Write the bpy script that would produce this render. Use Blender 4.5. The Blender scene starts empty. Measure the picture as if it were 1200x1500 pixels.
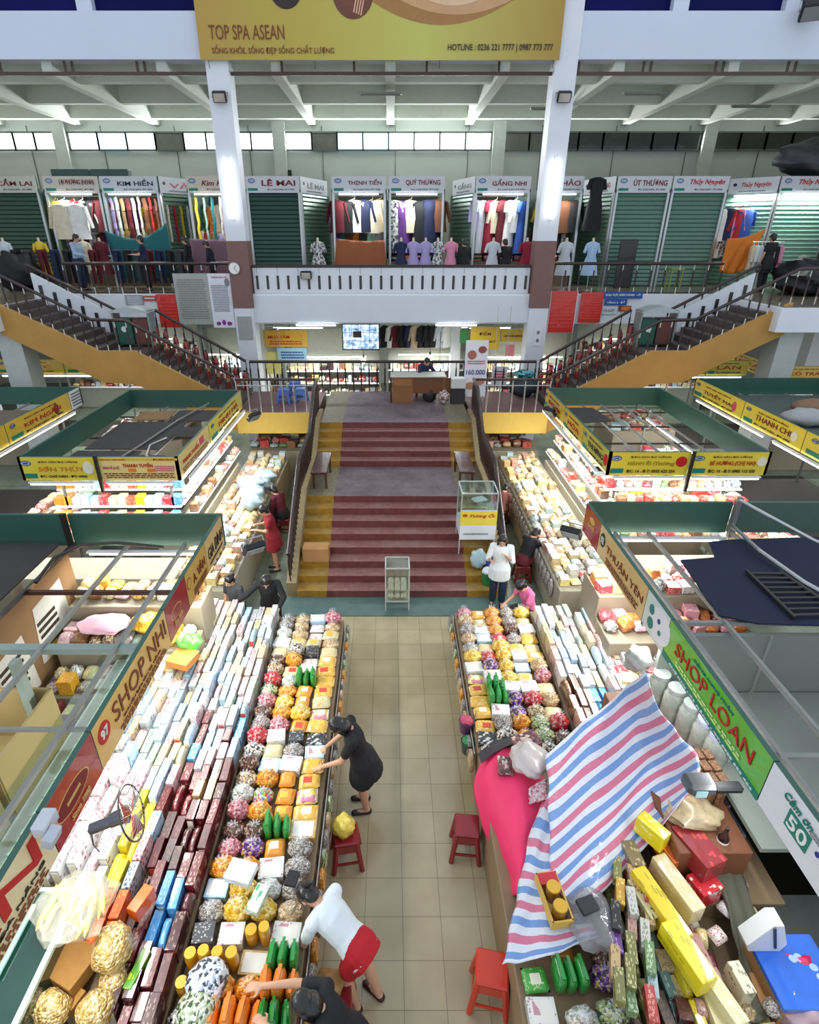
import bpy, bmesh, math, random
from math import sin, cos, pi, radians, atan2, sqrt
from mathutils import Vector, Matrix, Euler
S = bpy.context.scene
COL = S.collection
R = random.Random(7)
# ---------------------------------------------------------------- camera
PITCH = radians(26.4); CX, CY, F, CZ = 572.0, 750.0, 825.0, 6.48
cam = bpy.data.objects.new('camera', bpy.data.cameras.new('camera')); COL.objects.link(cam)
cam.location = (0, 0, CZ); cam.rotation_euler = (pi/2 - PITCH, 0, 0)
cam.data.sensor_fit = 'VERTICAL'; cam.data.sensor_height = 36; cam.data.lens = F/1500*36
cam.data.shift_x = 28/1500; cam.data.clip_start = .05; cam.data.clip_end = 200
S.camera = cam
# ---------------------------------------------------------------- world, exposure
w = bpy.data.worlds.new('world'); S.world = w; w.use_nodes = True
w.node_tree.nodes['Background'].inputs[0].default_value = (.80, .89, 1, 1)
w.node_tree.nodes['Background'].inputs[1].default_value = .72
S.view_settings.view_transform = 'Standard'; S.view_settings.look = 'None'
S.view_settings.exposure = 0.55; S.view_settings.gamma = 1; S.view_settings.use_curve_mapping = False
S.cycles.max_bounces = 6; S.cycles.diffuse_bounces = 3; S.cycles.glossy_bounces = 2
S.cycles.transmission_bounces = 4; S.cycles.transparent_max_bounces = 8
S.cycles.caustics_reflective = False; S.cycles.caustics_refractive = False
S.cycles.use_denoising = True; S.cycles.sample_clamp_indirect = 4
TUBE_W = 19.0       # watts per metre of fluorescent tube

def ray(px, py):
    u = (px-CX)/F; v = (CY-py)/F
    return Vector((u, cos(PITCH)+v*sin(PITCH), -sin(PITCH)+v*cos(PITCH)))
def atz(px, py, z):
    d = ray(px, py); return Vector((0, 0, CZ)) + d*((z-CZ)/d.z)
def aty(px, py, y):
    d = ray(px, py); return Vector((0, 0, CZ)) + d*(y/d.y)
# ---------------------------------------------------------------- colours, materials
def lin(c):
    if isinstance(c, str):
        c = tuple(int(c[i:i+2], 16)/255 for i in (0, 2, 4))
    return tuple((x/12.92 if x <= .04045 else ((x+.055)/1.055)**2.4) for x in c) + (1,)
MC = {}
def nodes(m):
    m.use_nodes = True; t = m.node_tree; return t, t.nodes['Principled BSDF']
def L(t, a, b): t.links.new(a, b)
def mat(c, rough=.6, metal=0, coat=0, var=.12, scale=6, bump=0, emit=0, alpha=1, trans=0, spec=.5, name=None):
    k = ('m', c, rough, metal, coat, var, scale, bump, emit, alpha, trans, spec)
    if k in MC: return MC[k]
    m = bpy.data.materials.new(name or 'paint_'+(c if isinstance(c, str) else 'x')); MC[k] = m
    t, b = nodes(m); col = lin(c)
    b.inputs['Base Color'].default_value = col; b.inputs['Roughness'].default_value = rough
    b.inputs['Metallic'].default_value = metal; b.inputs['Coat Weight'].default_value = coat
    b.inputs['Specular IOR Level'].default_value = spec
    if trans: b.inputs['Transmission Weight'].default_value = trans
    if alpha < 1: b.inputs['Alpha'].default_value = alpha
    if emit:
        b.inputs['Emission Color'].default_value = col; b.inputs['Emission Strength'].default_value = emit
    elif var or bump:
        tc = t.nodes.new('ShaderNodeTexCoord'); n = t.nodes.new('ShaderNodeTexNoise')
        n.inputs['Scale'].default_value = scale; n.inputs['Detail'].default_value = 4
        L(t, tc.outputs['Object'], n.inputs['Vector'])
        if var:
            h = t.nodes.new('ShaderNodeMix'); h.data_type = 'RGBA'
            h.inputs[6].default_value = tuple(x*(1-var) for x in col[:3])+(1,)
            h.inputs[7].default_value = tuple(min(1, x*(1+var)) for x in col[:3])+(1,)
            L(t, n.outputs['Fac'], h.inputs[0]); L(t, h.outputs[2], b.inputs['Base Color'])
        if bump:
            u = t.nodes.new('ShaderNodeBump'); u.inputs['Strength'].default_value = bump; u.inputs['Distance'].default_value = .02
            L(t, n.outputs['Fac'], u.inputs['Height']); L(t, u.outputs['Normal'], b.inputs['Normal'])
    return m
def ramp(t, fac, stops, const=False):
    r = t.nodes.new('ShaderNodeValToRGB'); e = r.color_ramp.elements
    if const: r.color_ramp.interpolation = 'CONSTANT'
    while len(e) < len(stops): e.new(.5)
    for i, (p, c) in enumerate(stops): e[i].position = p; e[i].color = lin(c)
    L(t, fac, r.inputs[0]); return r.outputs[0]
def carton_mat(c1, c2, seed=0, coat=.4, bs=22):
    """printed card: body colour, bands of small print and a brand block in the second colour"""
    k = ('c', c1, c2, seed, coat, bs)
    if k in MC: return MC[k]
    m = bpy.data.materials.new('printed_card'); MC[k] = m
    t, b = nodes(m); b.inputs['Roughness'].default_value = .35; b.inputs['Coat Weight'].default_value = coat
    tc = t.nodes.new('ShaderNodeTexCoord'); mp = t.nodes.new('ShaderNodeMapping')
    mp.inputs['Location'].default_value = (seed*.37, seed*.61, seed*.23); mp.inputs['Rotation'].default_value = (.0, pi/2*(seed % 2), pi/2)
    L(t, tc.outputs['Object'], mp.inputs[0])
    v = t.nodes.new('ShaderNodeTexVoronoi'); v.distance = 'CHEBYCHEV'; v.inputs['Scale'].default_value = bs*.36; v.inputs['Randomness'].default_value = .7
    L(t, mp.outputs[0], v.inputs['Vector'])
    a = ramp(t, v.outputs['Distance'], [(0, (1, 1, 1)), (.32, (0, 0, 0))], True)
    n = t.nodes.new('ShaderNodeTexNoise'); n.inputs['Scale'].default_value = bs*.12; L(t, mp.outputs[0], n.inputs['Vector'])
    g = ramp(t, n.outputs['Fac'], [(0, (0, 0, 0)), (.5, (1, 1, 1))], True)
    mu = t.nodes.new('ShaderNodeMath'); mu.operation = 'MULTIPLY'; L(t, a, mu.inputs[0]); L(t, g, mu.inputs[1])
    x = t.nodes.new('ShaderNodeMix'); x.data_type = 'RGBA'; x.inputs[6].default_value = lin(c1); x.inputs[7].default_value = lin(c2)
    L(t, mu.outputs[0], x.inputs[0]); L(t, x.outputs[2], b.inputs['Base Color'])
    return m
def candy_mat(cols, scale=34, coat=1, seed=0, bump=.6, alpha=1):
    """clear bag packed with wrapped sweets: one colour per cell"""
    k = ('v', tuple(cols), scale, coat, seed)
    if k in MC: return MC[k]
    m = bpy.data.materials.new('bagged_sweets'); MC[k] = m
    t, b = nodes(m); b.inputs['Roughness'].default_value = .3; b.inputs['Coat Weight'].default_value = coat; b.inputs['Coat Roughness'].default_value = .12
    tc = t.nodes.new('ShaderNodeTexCoord'); v = t.nodes.new('ShaderNodeTexVoronoi'); v.inputs['Scale'].default_value = scale*.24
    mp = t.nodes.new('ShaderNodeMapping'); mp.inputs['Location'].default_value = (seed, seed*2, 0); L(t, tc.outputs['Object'], mp.inputs[0]); L(t, mp.outputs[0], v.inputs['Vector'])
    sp = t.nodes.new('ShaderNodeSeparateColor'); L(t, v.outputs['Color'], sp.inputs[0])
    c = ramp(t, sp.outputs[0], [(i/len(cols), q) for i, q in enumerate(cols)], True)
    L(t, c, b.inputs['Base Color'])
    u = t.nodes.new('ShaderNodeBump'); u.inputs['Strength'].default_value = bump; u.inputs['Distance'].default_value = .03; u.invert = True
    L(t, v.outputs['Distance'], u.inputs['Height']); L(t, u.outputs['Normal'], b.inputs['Normal'])
    return m
def stripe_mat(cols, axis=0, scale=1, rough=.5, coat=0, warp=0, name='striped'):
    k = ('s', tuple(cols), axis, scale, rough, warp)
    if k in MC: return MC[k]
    m = bpy.data.materials.new(name); MC[k] = m
    t, b = nodes(m); b.inputs['Roughness'].default_value = rough; b.inputs['Coat Weight'].default_value = coat
    tc = t.nodes.new('ShaderNodeTexCoord'); se = t.nodes.new('ShaderNodeSeparateXYZ'); L(t, tc.outputs['Object'], se.inputs[0])
    mm = t.nodes.new('ShaderNodeMath'); mm.operation = 'MULTIPLY'; mm.inputs[1].default_value = scale; L(t, se.outputs[axis], mm.inputs[0])
    fr = t.nodes.new('ShaderNodeMath'); fr.operation = 'FRACT'; L(t, mm.outputs[0], fr.inputs[0])
    L(t, ramp(t, fr.outputs[0], [(i/len(cols), q) for i, q in enumerate(cols)], True), b.inputs['Base Color'])
    return m
def glass_mat():
    if 'glass' in MC: return MC['glass']
    m = bpy.data.materials.new('clear_glass'); MC['glass'] = m; t, b = nodes(m)
    tr = t.nodes.new('ShaderNodeBsdfTransparent'); tr.inputs[0].default_value = (.88, .95, .92, 1)
    gl = t.nodes.new('ShaderNodeBsdfGlossy'); gl.inputs['Roughness'].default_value = .05
    mx = t.nodes.new('ShaderNodeMixShader'); mx.inputs[0].default_value = .12
    L(t, tr.outputs[0], mx.inputs[1]); L(t, gl.outputs[0], mx.inputs[2]); L(t, mx.outputs[0], t.nodes['Material Output'].inputs[0])
    return m
def film_mat(tint=(.9, .92, .95), a=.3, rough=.2):
    k = ('f', tint, a, rough)
    if k in MC: return MC[k]
    m = bpy.data.materials.new('plastic_film'); MC[k] = m; t, b = nodes(m)
    b.inputs['Base Color'].default_value = lin(tint); b.inputs['Roughness'].default_value = rough; b.inputs['Alpha'].default_value = a
    b.inputs['Coat Weight'].default_value = 1
    return m
# ---------------------------------------------------------------- mesh builder
class MB:
    def __init__(s): s.v = []; s.f = []; s.m = []
    def add(s, vs, fs, mi=0):
        o = len(s.v); s.v += [tuple(q) for q in vs]; s.f += [tuple(i+o for i in f) for f in fs]; s.m += [mi]*len(fs); return s
    def box(s, cx, cy, cz, sx, sy, sz, rz=0, mi=0, ch=0, front=None, rx=0, ry=0):
        hx, hy, hz = sx/2, sy/2, sz/2
        E = Euler((rx, ry, rz)).to_matrix(); C = Vector((cx, cy, cz))
        if ch <= 0:
            vs = [Vector((x, y, z)) for x in (-hx, hx) for y in (-hy, hy) for z in (-hz, hz)]
            fs = [(0, 1, 3, 2), (4, 6, 7, 5), (0, 4, 5, 1), (2, 3, 7, 6), (0, 2, 6, 4), (1, 5, 7, 3)]
            s.add([C+E@q for q in vs], fs, mi)
            if front is not None: s.m[-4] = front      # the -y face
            return s
        c = min(ch, hx*.9, hy*.9, hz*.9); vs = []; ix = {}
        for X in (-1, 1):
            for Y in (-1, 1):
                for Z in (-1, 1):
                    for a in range(3):
                        q = [X*(hx-c), Y*(hy-c), Z*(hz-c)]; q[a] += (X, Y, Z)[a]*c
                        ix[(X, Y, Z, a)] = len(vs); vs.append(C+E@Vector(q))
        fs = []
        def quad(l):
            fs.append(tuple(l))
        for a in range(3):
            b_, c_ = [(1, 2), (2, 0), (0, 1)][a]
            for sg in (-1, 1):
                l = []
                for (p, q) in ((-1, -1), (1, -1), (1, 1), (-1, 1)):
                    k = [0, 0, 0]; k[a] = sg; k[b_] = p; k[c_] = q; l.append(ix[(*k, a)])
                if sg < 0: l.reverse()
                quad(l)
            for p in (-1, 1):           # edges parallel to axis a
                for q in (-1, 1):
                    k0 = [0]*3; k0[a] = -1; k0[b_] = p; k0[c_] = q; k1 = list(k0); k1[a] = 1
                    l = [ix[(*k0, b_)], ix[(*k1, b_)], ix[(*k1, c_)], ix[(*k0, c_)]]
                    if p*q > 0: l.reverse()
                    quad(l[::-1])
        for X in (-1, 1):
            for Y in (-1, 1):
                for Z in (-1, 1):
                    l = [ix[(X, Y, Z, 0)], ix[(X, Y, Z, 1)], ix[(X, Y, Z, 2)]]
                    if X*Y*Z < 0: l.reverse()
                    fs.append(tuple(l))
        s.add(vs, fs, mi); return s
    def cyl(s, p0, p1, r0, r1=None, n=10, mi=0, flat=1, cap=True):
        r1 = r0 if r1 is None else r1; p0 = Vector(p0); p1 = Vector(p1); d = (p1-p0).normalized()
        a = d.cross(Vector((0, 0, 1)) if abs(d.z) < .9 else Vector((1, 0, 0))).normalized(); b = d.cross(a)
        vs = []
        for p, r in ((p0, r0), (p1, r1)):
            for i in range(n):
                th = 2*pi*i/n; vs.append(p+a*cos(th)*r+b*sin(th)*r*flat)
        fs = [(i, n+i, n+(i+1) % n, (i+1) % n) for i in range(n)]
        if cap: fs += [tuple(range(n)), tuple(reversed(range(n, 2*n)))]
        s.add(vs, fs, mi); return s
    def tube(s, pts, r, n=8, mi=0):
        pts = [Vector(p) for p in pts]; rings = []; prev = None
        for i, p in enumerate(pts):
            d = (pts[min(i+1, len(pts)-1)]-pts[max(i-1, 0)]).normalized()
            if prev is None: a = d.cross(Vector((0, 0, 1)) if abs(d.z) < .9 else Vector((1, 0, 0))).normalized()
            else: a = (prev-d*prev.dot(d)).normalized()
            prev = a; b = d.cross(a); rr = r[i] if isinstance(r, (list, tuple)) else r
            rings.append([p+a*cos(2*pi*k/n)*rr+b*sin(2*pi*k/n)*rr for k in range(n)])
        vs = [q for g in rings for q in g]; fs = []
        for i in range(len(pts)-1):
            fs += [(i*n+k, (i+1)*n+k, (i+1)*n+(k+1) % n, i*n+(k+1) % n) for k in range(n)]
        fs += [tuple(range(n)), tuple(reversed(range(len(vs)-n, len(vs))))]
        s.add(vs, fs, mi); return s
    def loft(s, rings, mi=0):
        """rings: (centre, rx, ry, rot Matrix3 or None); closed ends"""
        n = 14; vs = []
        for c, rx, ry, M in rings:
            for k in range(n):
                q = Vector((cos(2*pi*k/n)*rx, sin(2*pi*k/n)*ry, 0)); vs.append(Vector(c)+(M@q if M else q))
        fs = []
        for i in range(len(rings)-1):
            fs += [(i*n+k, i*n+(k+1) % n, (i+1)*n+(k+1) % n, (i+1)*n+k) for k in range(n)]
        fs += [tuple(reversed(range(n))), tuple(range(len(vs)-n, len(vs)))]
        s.add(vs, fs, mi); return s
    def ell(s, c, r, n=10, m=7, mi=0, M=None, fn=None):
        c = Vector(c); vs = []
        for j in range(1, m):
            ph = pi*j/m
            for i in range(n):
                th = 2*pi*i/n; q = Vector((sin(ph)*cos(th)*r[0], sin(ph)*sin(th)*r[1], cos(ph)*r[2]))
                if fn: q = fn(q)
                vs.append(c+(M@q if M else q))
        t = Vector((0, 0, r[2])); u = Vector((0, 0, -r[2]))
        if fn: t = fn(t); u = fn(u)
        vs += [c+(M@t if M else t), c+(M@u if M else u)]; fs = []
        for j in range(m-2):
            for i in range(n): fs.append((j*n+i, (j+1)*n+i, (j+1)*n+(i+1) % n, j*n+(i+1) % n))
        T = len(vs)-2
        for i in range(n): fs.append((T, i, (i+1) % n)); fs.append((T+1, (m-2)*n+(i+1) % n, (m-2)*n+i))
        s.add(vs, fs, mi); return s
    def prism(s, poly, z0, z1, mi=0):
        n = len(poly); vs = [(x, y, z0) for x, y in poly]+[(x, y, z1) for x, y in poly]
        s.add(vs, [tuple(reversed(range(n))), tuple(range(n, 2*n))]+[(i, (i+1) % n, n+(i+1) % n, n+i) for i in range(n)], mi); return s
    def prismxz(s, poly, y0, y1, mi=0):
        n = len(poly); vs = [(x, y0, z) for x, z in poly]+[(x, y1, z) for x, z in poly]
        s.add(vs, [tuple(range(n)), tuple(reversed(range(n, 2*n)))]+[(i, n+i, n+(i+1) % n, (i+1) % n) for i in range(n)], mi); return s
    def mesh(s, name='mesh', smooth=0):
        me = bpy.data.meshes.new(name); me.from_pydata(s.v, [], s.f); me.polygons.foreach_set('material_index', s.m)
        bm = bmesh.new(); bm.from_mesh(me); bmesh.ops.recalc_face_normals(bm, faces=bm.faces); bm.to_mesh(me); bm.free()
        if smooth:
            me.polygons.foreach_set('use_smooth', [True]*len(me.polygons)); me.set_sharp_from_angle(angle=radians(smooth))
        return me
    def build(s, name, mats, parent=None, loc=None, rz=0, smooth=0, **kw):
        me = s.mesh(name, smooth)
        for m in (mats if isinstance(mats, (list, tuple)) else [mats]): me.materials.append(m)
        return link(name, me, parent, loc, rz, **kw)
def link(name, me, parent=None, loc=None, rz=0, **kw):
    o = bpy.data.objects.new(name, me); COL.objects.link(o)
    if parent: o.parent = parent
    if loc is not None: o.location = loc
    o.rotation_euler.z = rz
    tag(o, **kw); return o
def tag(o, label=None, cat=None, group=None, kind=None):
    if label: o['label'] = label
    if cat: o['category'] = cat
    if group: o['group'] = group
    if kind: o['kind'] = kind
    return o
def thing(name, label, cat, loc=(0, 0, 0), rz=0, group=None):
    o = bpy.data.objects.new(name, None); COL.objects.link(o); o.location = loc; o.rotation_euler = (0, 0, rz)
    o.empty_display_size = .1
    return tag(o, label, cat, group)
def struct(name, mb, mats, smooth=0, label=None): return mb.build(name, mats, kind='structure', smooth=smooth, label=label)
def dup(o, loc=None, rz=None, label=None, group=None):
    kids = [(c, [g for g in c.children]) for c in o.children]
    r = o.copy(); COL.objects.link(r)
    if loc is not None: r.location = loc
    if rz is not None: r.rotation_euler.z = rz
    if label: r['label'] = label
    if group: r['group'] = group
    for c, gs in kids:
        d = c.copy(); COL.objects.link(d); d.parent = r
        for g in gs:
            e = g.copy(); COL.objects.link(e); e.parent = d
    return r
# ---------------------------------------------------------------- lettering
TC = {}
def text_obj(s, w, h, m, parent, loc, rot=(pi/2, 0, 0), shear=0, thick=.004, bold=.0, name='lettering', label=None):
    """raised letters fitted into a w x h box whose lower-left corner is loc (local to parent)"""
    k = (s, shear, bold)
    if k not in TC:
        c = bpy.data.curves.new('t', 'FONT'); c.body = s; c.size = 1; c.extrude = .01; c.shear = shear; c.offset = bold; c.resolution_u = 3
        o = bpy.data.objects.new('t', c); COL.objects.link(o)
        dg = bpy.context.evaluated_depsgraph_get(); me = bpy.data.meshes.new_from_object(o.evaluated_get(dg))
        COL.objects.unlink(o); bpy.data.objects.remove(o)
        xs = [v.co.x for v in me.vertices] or [0, 1]; ys = [v.co.y for v in me.vertices] or [0, 1]
        x0, x1, y0, y1 = min(xs), max(xs), min(ys), max(ys)
        for v in me.vertices: v.co = ((v.co.x-x0)/(x1-x0+1e-6), (v.co.y-y0)/(y1-y0+1e-6), v.co.z*100)
        TC[k] = me
    me = TC[k].copy(); me.materials.clear(); me.materials.append(m)
    o = link(name, me, parent); o.location = loc; o.rotation_euler = rot; o.scale = (w, h, thick)
    if label: o['label'] = label
    return o
def dashes(w, h, rows, m, parent, loc, name='small_print'):
    """lines of print too small to read in the photo: short raised strokes"""
    mb = MB(); rh = h/rows
    for r in range(rows):
        x = R.uniform(0, .04)*w
        while x < w*.96:
            l = min(R.uniform(.025, .09)*w, w-x); mb.box(x+l/2, 0, rh*(r+.5), l, .004, rh*.5); x += l+.018*w
    return mb.build(name, m, parent, loc)
# ================================================================= STRUCTURE
WHITE = mat('dfe3ea', .6, var=.06, scale=1.5); CREAM = mat('d9d2bd', .6, var=.1)
DARK = mat('23201f', .35, coat=.3); BROWN = mat('2c1715', .35, coat=.3); STEEL = mat('b9bcbc', .3, metal=.8)
GREY = mat('8b8d88', .6); BLACK = mat('101012', .5); OCHRE = mat('b98b45', .7, var=.2, scale=2)
GREENM = mat('2f5a4e', .45, var=.15, scale=3); SHUT = mat('47685a', .4, metal=.2)
def tile_mat(c1, c2, grout, size, rough=.16, off=(0, 0)):
    m = bpy.data.materials.new('glazed_tiles'); t, b = nodes(m); b.inputs['Roughness'].default_value = rough; b.inputs['Specular IOR Level'].default_value = .5
    tc = t.nodes.new('ShaderNodeTexCoord'); mp = t.nodes.new('ShaderNodeMapping'); mp.inputs['Location'].default_value = (off[0], off[1], 0)
    L(t, tc.outputs['Object'], mp.inputs[0]); br = t.nodes.new('ShaderNodeTexBrick'); br.offset = 0; br.squash = 1
    for i, q in (('Color1', c1), ('Color2', c2), ('Mortar', grout)): br.inputs[i].default_value = lin(q)
    br.inputs['Scale'].default_value = 1; br.inputs['Brick Width'].default_value = size; br.inputs['Row Height'].default_value = size
    br.inputs['Mortar Size'].default_value = .004; br.inputs['Mortar Smooth'].default_value = .3
    L(t, mp.outputs[0], br.inputs['Vector'])
    n = t.nodes.new('ShaderNodeTexNoise'); n.inputs['Scale'].default_value = 1.3; n.inputs['Detail'].default_value = 6; L(t, tc.outputs['Object'], n.inputs['Vector'])
    x = t.nodes.new('ShaderNodeMix'); x.data_type = 'RGBA'; x.blend_type = 'MULTIPLY'; x.inputs[0].default_value = 1
    L(t, br.outputs['Color'], x.inputs[6]); L(t, ramp(t, n.outputs['Fac'], [(.25, (.86, .84, .8)), (.7, (1, 1, 1))]), x.inputs[7])
    L(t, x.outputs[2], b.inputs['Base Color']); return m
FLOOR = tile_mat('b9ad8e', 'b2a687', '857a62', .4, off=(-.13, -8.63+8.8))
struct('floor', MB().box(.1, 3.3, -.05, 6.6, 10.66, .1), FLOOR)
struct('floor_side_aisles', MB().box(-10.7, 3.3, -.05, 15, 10.66, .1).box(10.9, 3.3, -.05, 15, 10.66, .1).box(0, 18.1, -.05, 38, 18.9, .1),
       tile_mat('7c877c', '76816f', '4f5850', .3))
struct('floor_stair_kerb', MB().box(.2, 8.95, .002, 4.7, .62, .012), mat('56706c', .35, var=.35, scale=5))
# shell
struct('wall_back', MB().box(0, 27.1, 6.9, 38, .2, 8.0).box(0, 27.1, 1.4, 38, .2, 3.0), mat('c6cdc7', .7, var=.08, scale=.7))
struct('wall_west', MB().box(-18.6, 20.5, 5.5, .2, 14, 11), CREAM)
struct('wall_east', MB().box(18.6, 20.5, 5.5, .2, 14, 11), CREAM)
mb = MB()
for i in range(-6, 7): mb.box(i*2.95+.2, 26.98, 8.2, .03, .04, 4.2)
struct('trim_1', mb, mat('7d857f', .7))          # joints of the back wall panels
mb = MB()
for x in (-13.2, -4.45, 4.35, 12.75): mb.box(x, 26.85, 7.6, .5, .3, 5.6)
struct('trim_2', mb, mat('cfd5cf', .7), label='pale pilasters on the back wall')
struct('ceiling', MB().box(0, 23, 11.0, 38, 8.2, .2), mat('d6dad0', .8, var=.08, scale=1))
CB = mat('d2d8cd', .8, var=.06)
mb = MB()
for i in range(-6, 7): mb.box(i*3.1, 23, 10.6, .28, 8, .6)
for y in (20.4, 23.4, 26.2): mb.box(0, y, 10.65, 37, .28, .5)
struct('ceiling_beams', mb, CB)
# second floor slab
mb = MB(); mb.box(0, 23.1, 4.6, 37, 8.2, .3).box(0, 19.1, 4.3, 9.0, .5, .9, ch=.05)
mb.box(-10.9, 19.1, 4.3, 12.2, .4, .9).box(11.0, 19.1, 4.3, 12.2, .4, .9)
mb.box(-14.3, 17.2, 4.45, 8.2, 4, .6).box(14.1, 17.2, 4.45, 8.2, 4, .6)
struct('floor_upper', mb, WHITE)
struct('floor_upper_tiles', MB().box(0, 23, 4.76, 37, 7.6, .02).box(-14.3, 17.2, 4.76, 8, 3.9, .02).box(14.1, 17.2, 4.76, 8, 3.9, .02), tile_mat('8d8272', '857a6a', '4f463c', .4))
# columns of the front
MAUVE = mat('7d5c57', .6, var=.15)
for n_, x in ((1, -4.62), (2, 4.68)):
    struct(f'column_{n_}', MB().box(x, 19.0, 6.8, .6, .6, 13.6), WHITE)
    struct(f'column_{n_}_paint', MB().box(x, 18.99, 5.3, .62, .62, 1.9), MAUVE)
for n_, x in ((3, -13.9), (4, 13.9)): struct(f'column_{n_}', MB().box(x, 19.0, 6.8, .6, .6, 13.6), WHITE)
for n_, x in ((5, -10.25), (6, 10.75)): struct(f'column_{n_}', MB().box(x, 15.9, 2.1, .62, .62, 4.2), mat('b8bcb8', .6))
BEAM = mat('cfd6e6', .6, var=.05, scale=1)
struct('beam_front', MB().box(0, 19.0, 11.1, 38, .5, 1.0), BEAM)
mb = MB()
for x in (-16, -12.0, -7.9, 7.5, 10.4, 13.5): mb.box(x, 19.0, 12.6, .4, .4, 2.1)
mb.box(0, 19.0, 13.7, 38, .4, .3)
struct('trim_3', mb, BEAM, label='white posts between the blue clerestory windows')
NAVY = mat('0a1150', .6, var=.6, scale=.4, spec=.1)
for i, (a, b) in enumerate(((-16, -12), (-12, -7.9), (-7.9, 7.5), (7.5, 10.4), (10.4, 13.5))):
    struct(f'window_{i+1}', MB().box((a+b)/2, 19.05, 12.6, b-a-.4, .05, 2.0), NAVY)
# hanging rail below the beam
t = thing('hanging_rail', 'long thin brown rail hung by short rods under the white front beam', 'rail', (0, 18.95, 10.33))
RB = mat('4a3530', .5)
MB().box(0, 0, 0, 37, .06, .08).build('rail_bar', RB, t)
for i in range(-9, 10):
    if i == 0: continue
    x = i*1.95 - (0.97 if i > 0 else -.97)
    d = .0 if abs(x) < 4.3 else .12
    mb = MB().box(x, 0, .16, .06, .04, .3)
    if d: mb.box(x+.2, 0, .16, .06, .04, .3); mb.box(x+.1, 0, .02, .26, .03, .03)
    mb.build('rod', RB, t)
# clerestory windows of the back wall
WF = mat('5d645f', .5)
wn = 10
SKYW = mat('f4faff', .5, emit=2.2); SKYB = mat('bfe6f5', .5, emit=1.5); DIM = mat('5e5f55', .3, var=.3, coat=.3); DK = mat('2c3331', .2, var=.3, coat=.4)
def strip(x0, x1, kinds):
    global wn
    n = len(kinds); w_ = (x1-x0)/n
    for i, k in enumerate(kinds):
        x = x0+(i+.5)*w_
        struct(f'window_{wn}', MB().box(x, 26.93, 9.76, w_-.06, .04, .56), {'w': SKYW, 'b': SKYB, 'd': DIM, 'k': DK}[k])
        struct(f'window_{wn}_frame', MB().box(x-w_/2, 26.9, 9.76, .05, .1, .66).box(x+w_/2, 26.9, 9.76, .05, .1, .66).box(x, 26.9, 10.06, w_, .1, .06).box(x, 26.9, 9.46, w_, .1, .06), WF)
        wn += 1
strip(-16.8, -13.45, 'wwww'); strip(-12.9, -8.3, 'wbwd'); strip(-8.3, -4.7, 'wwww')
strip(-4.2, 4.05, 'wdbbwwww'); strip(4.6, 12.5, 'ddkkkkkk'); strip(13.0, 17.2, 'kkkk')
# ---------------------------------------------------------------- main staircase
TREAD = bpy.data.materials.new('worn_painted_steps'); t, b = nodes(TREAD); b.inputs['Roughness'].default_value = .55
tc = t.nodes.new('ShaderNodeTexCoord'); se = t.nodes.new('ShaderNodeSeparateXYZ'); L(t, tc.outputs['Object'], se.inputs[0])
def mathn(t, op, a, bv=None, c=None):
    n = t.nodes.new('ShaderNodeMath'); n.operation = op
    for i, q in enumerate((a, bv, c)):
        if q is None: continue
        if isinstance(q, (int, float)): n.inputs[i].default_value = q
        else: L(t, q, n.inputs[i])
    return n.outputs[0]
off = mathn(t, 'ABSOLUTE', mathn(t, 'SUBTRACT', se.outputs[0], .13))
side = mathn(t, 'GREATER_THAN', off, 1.39)
ns = t.nodes.new('ShaderNodeTexNoise'); ns.inputs['Scale'].default_value = 1.6; ns.inputs['Detail'].default_value = 5; L(t, tc.outputs['Object'], ns.inputs['Vector'])
n2 = t.nodes.new('ShaderNodeTexNoise'); n2.inputs['Scale'].default_value = 9; n2.inputs['Detail'].default_value = 5; L(t, tc.outputs['Object'], n2.inputs['Vector'])
def mixc(t, f, a, b_, mode='MIX'):
    x = t.nodes.new('ShaderNodeMix'); x.data_type = 'RGBA'; x.blend_type = mode
    for i, q in ((0, f), (6, a), (7, b_)):
        if isinstance(q, (int, float)): x.inputs[i].default_value = q
        elif isinstance(q, (str, tuple)): x.inputs[i].default_value = lin(q)
        else: L(t, q, x.inputs[i])
    return x.outputs[2]
geo = t.nodes.new('ShaderNodeNewGeometry'); sn = t.nodes.new('ShaderNodeSeparateXYZ'); L(t, geo.outputs['True Normal'], sn.inputs[0])
up = mathn(t, 'GREATER_THAN', sn.outputs[2], .5)
worn = ramp(t, ns.outputs['Fac'], [(.35, '8f5e58'), (.7, '96746f')])
mar = mixc(t, up, '743c3c', worn)                      # riser maroon has its shade painted in, treads are worn
yel = mixc(t, up, 'a87f28', ramp(t, ns.outputs['Fac'], [(.35, 'b0842b'), (.7, '9a8a5c')]))
base = mixc(t, side, mar, yel)
high = mathn(t, 'GREATER_THAN', se.outputs[2], 1.22)   # the landings lost most of their paint
dusty = ramp(t, ns.outputs['Fac'], [(.3, '66565c'), (.7, '83747a')])
flat = mathn(t, 'MULTIPLY', high, mathn(t, 'MULTIPLY', up, mathn(t, 'ADD', mathn(t, 'LESS_THAN', se.outputs[2], 1.3), mathn(t, 'GREATER_THAN', se.outputs[2], 1.95))))
edge = mixc(t, side, dusty, '857c66')
dirt = ramp(t, n2.outputs['Fac'], [(.2, (.8, .78, .76)), (.7, (1, 1, 1))])
L(t, mixc(t, 1.0, mixc(t, flat, base, edge), dirt, 'MULTIPLY'), b.inputs['Base Color'])
SX0, SX1, SXC = -1.85, 2.12, .135
Y1, RISE, RUN = 9.25, .155, .3
mb = MB(); prof = [(Y1, 0)]
y, z = Y1, 0
for i in range(8):
    z += RISE; prof.append((y, z))
    if i < 7: y += RUN; prof.append((y, z))
y = 13.09; prof.append((y, z))
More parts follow.
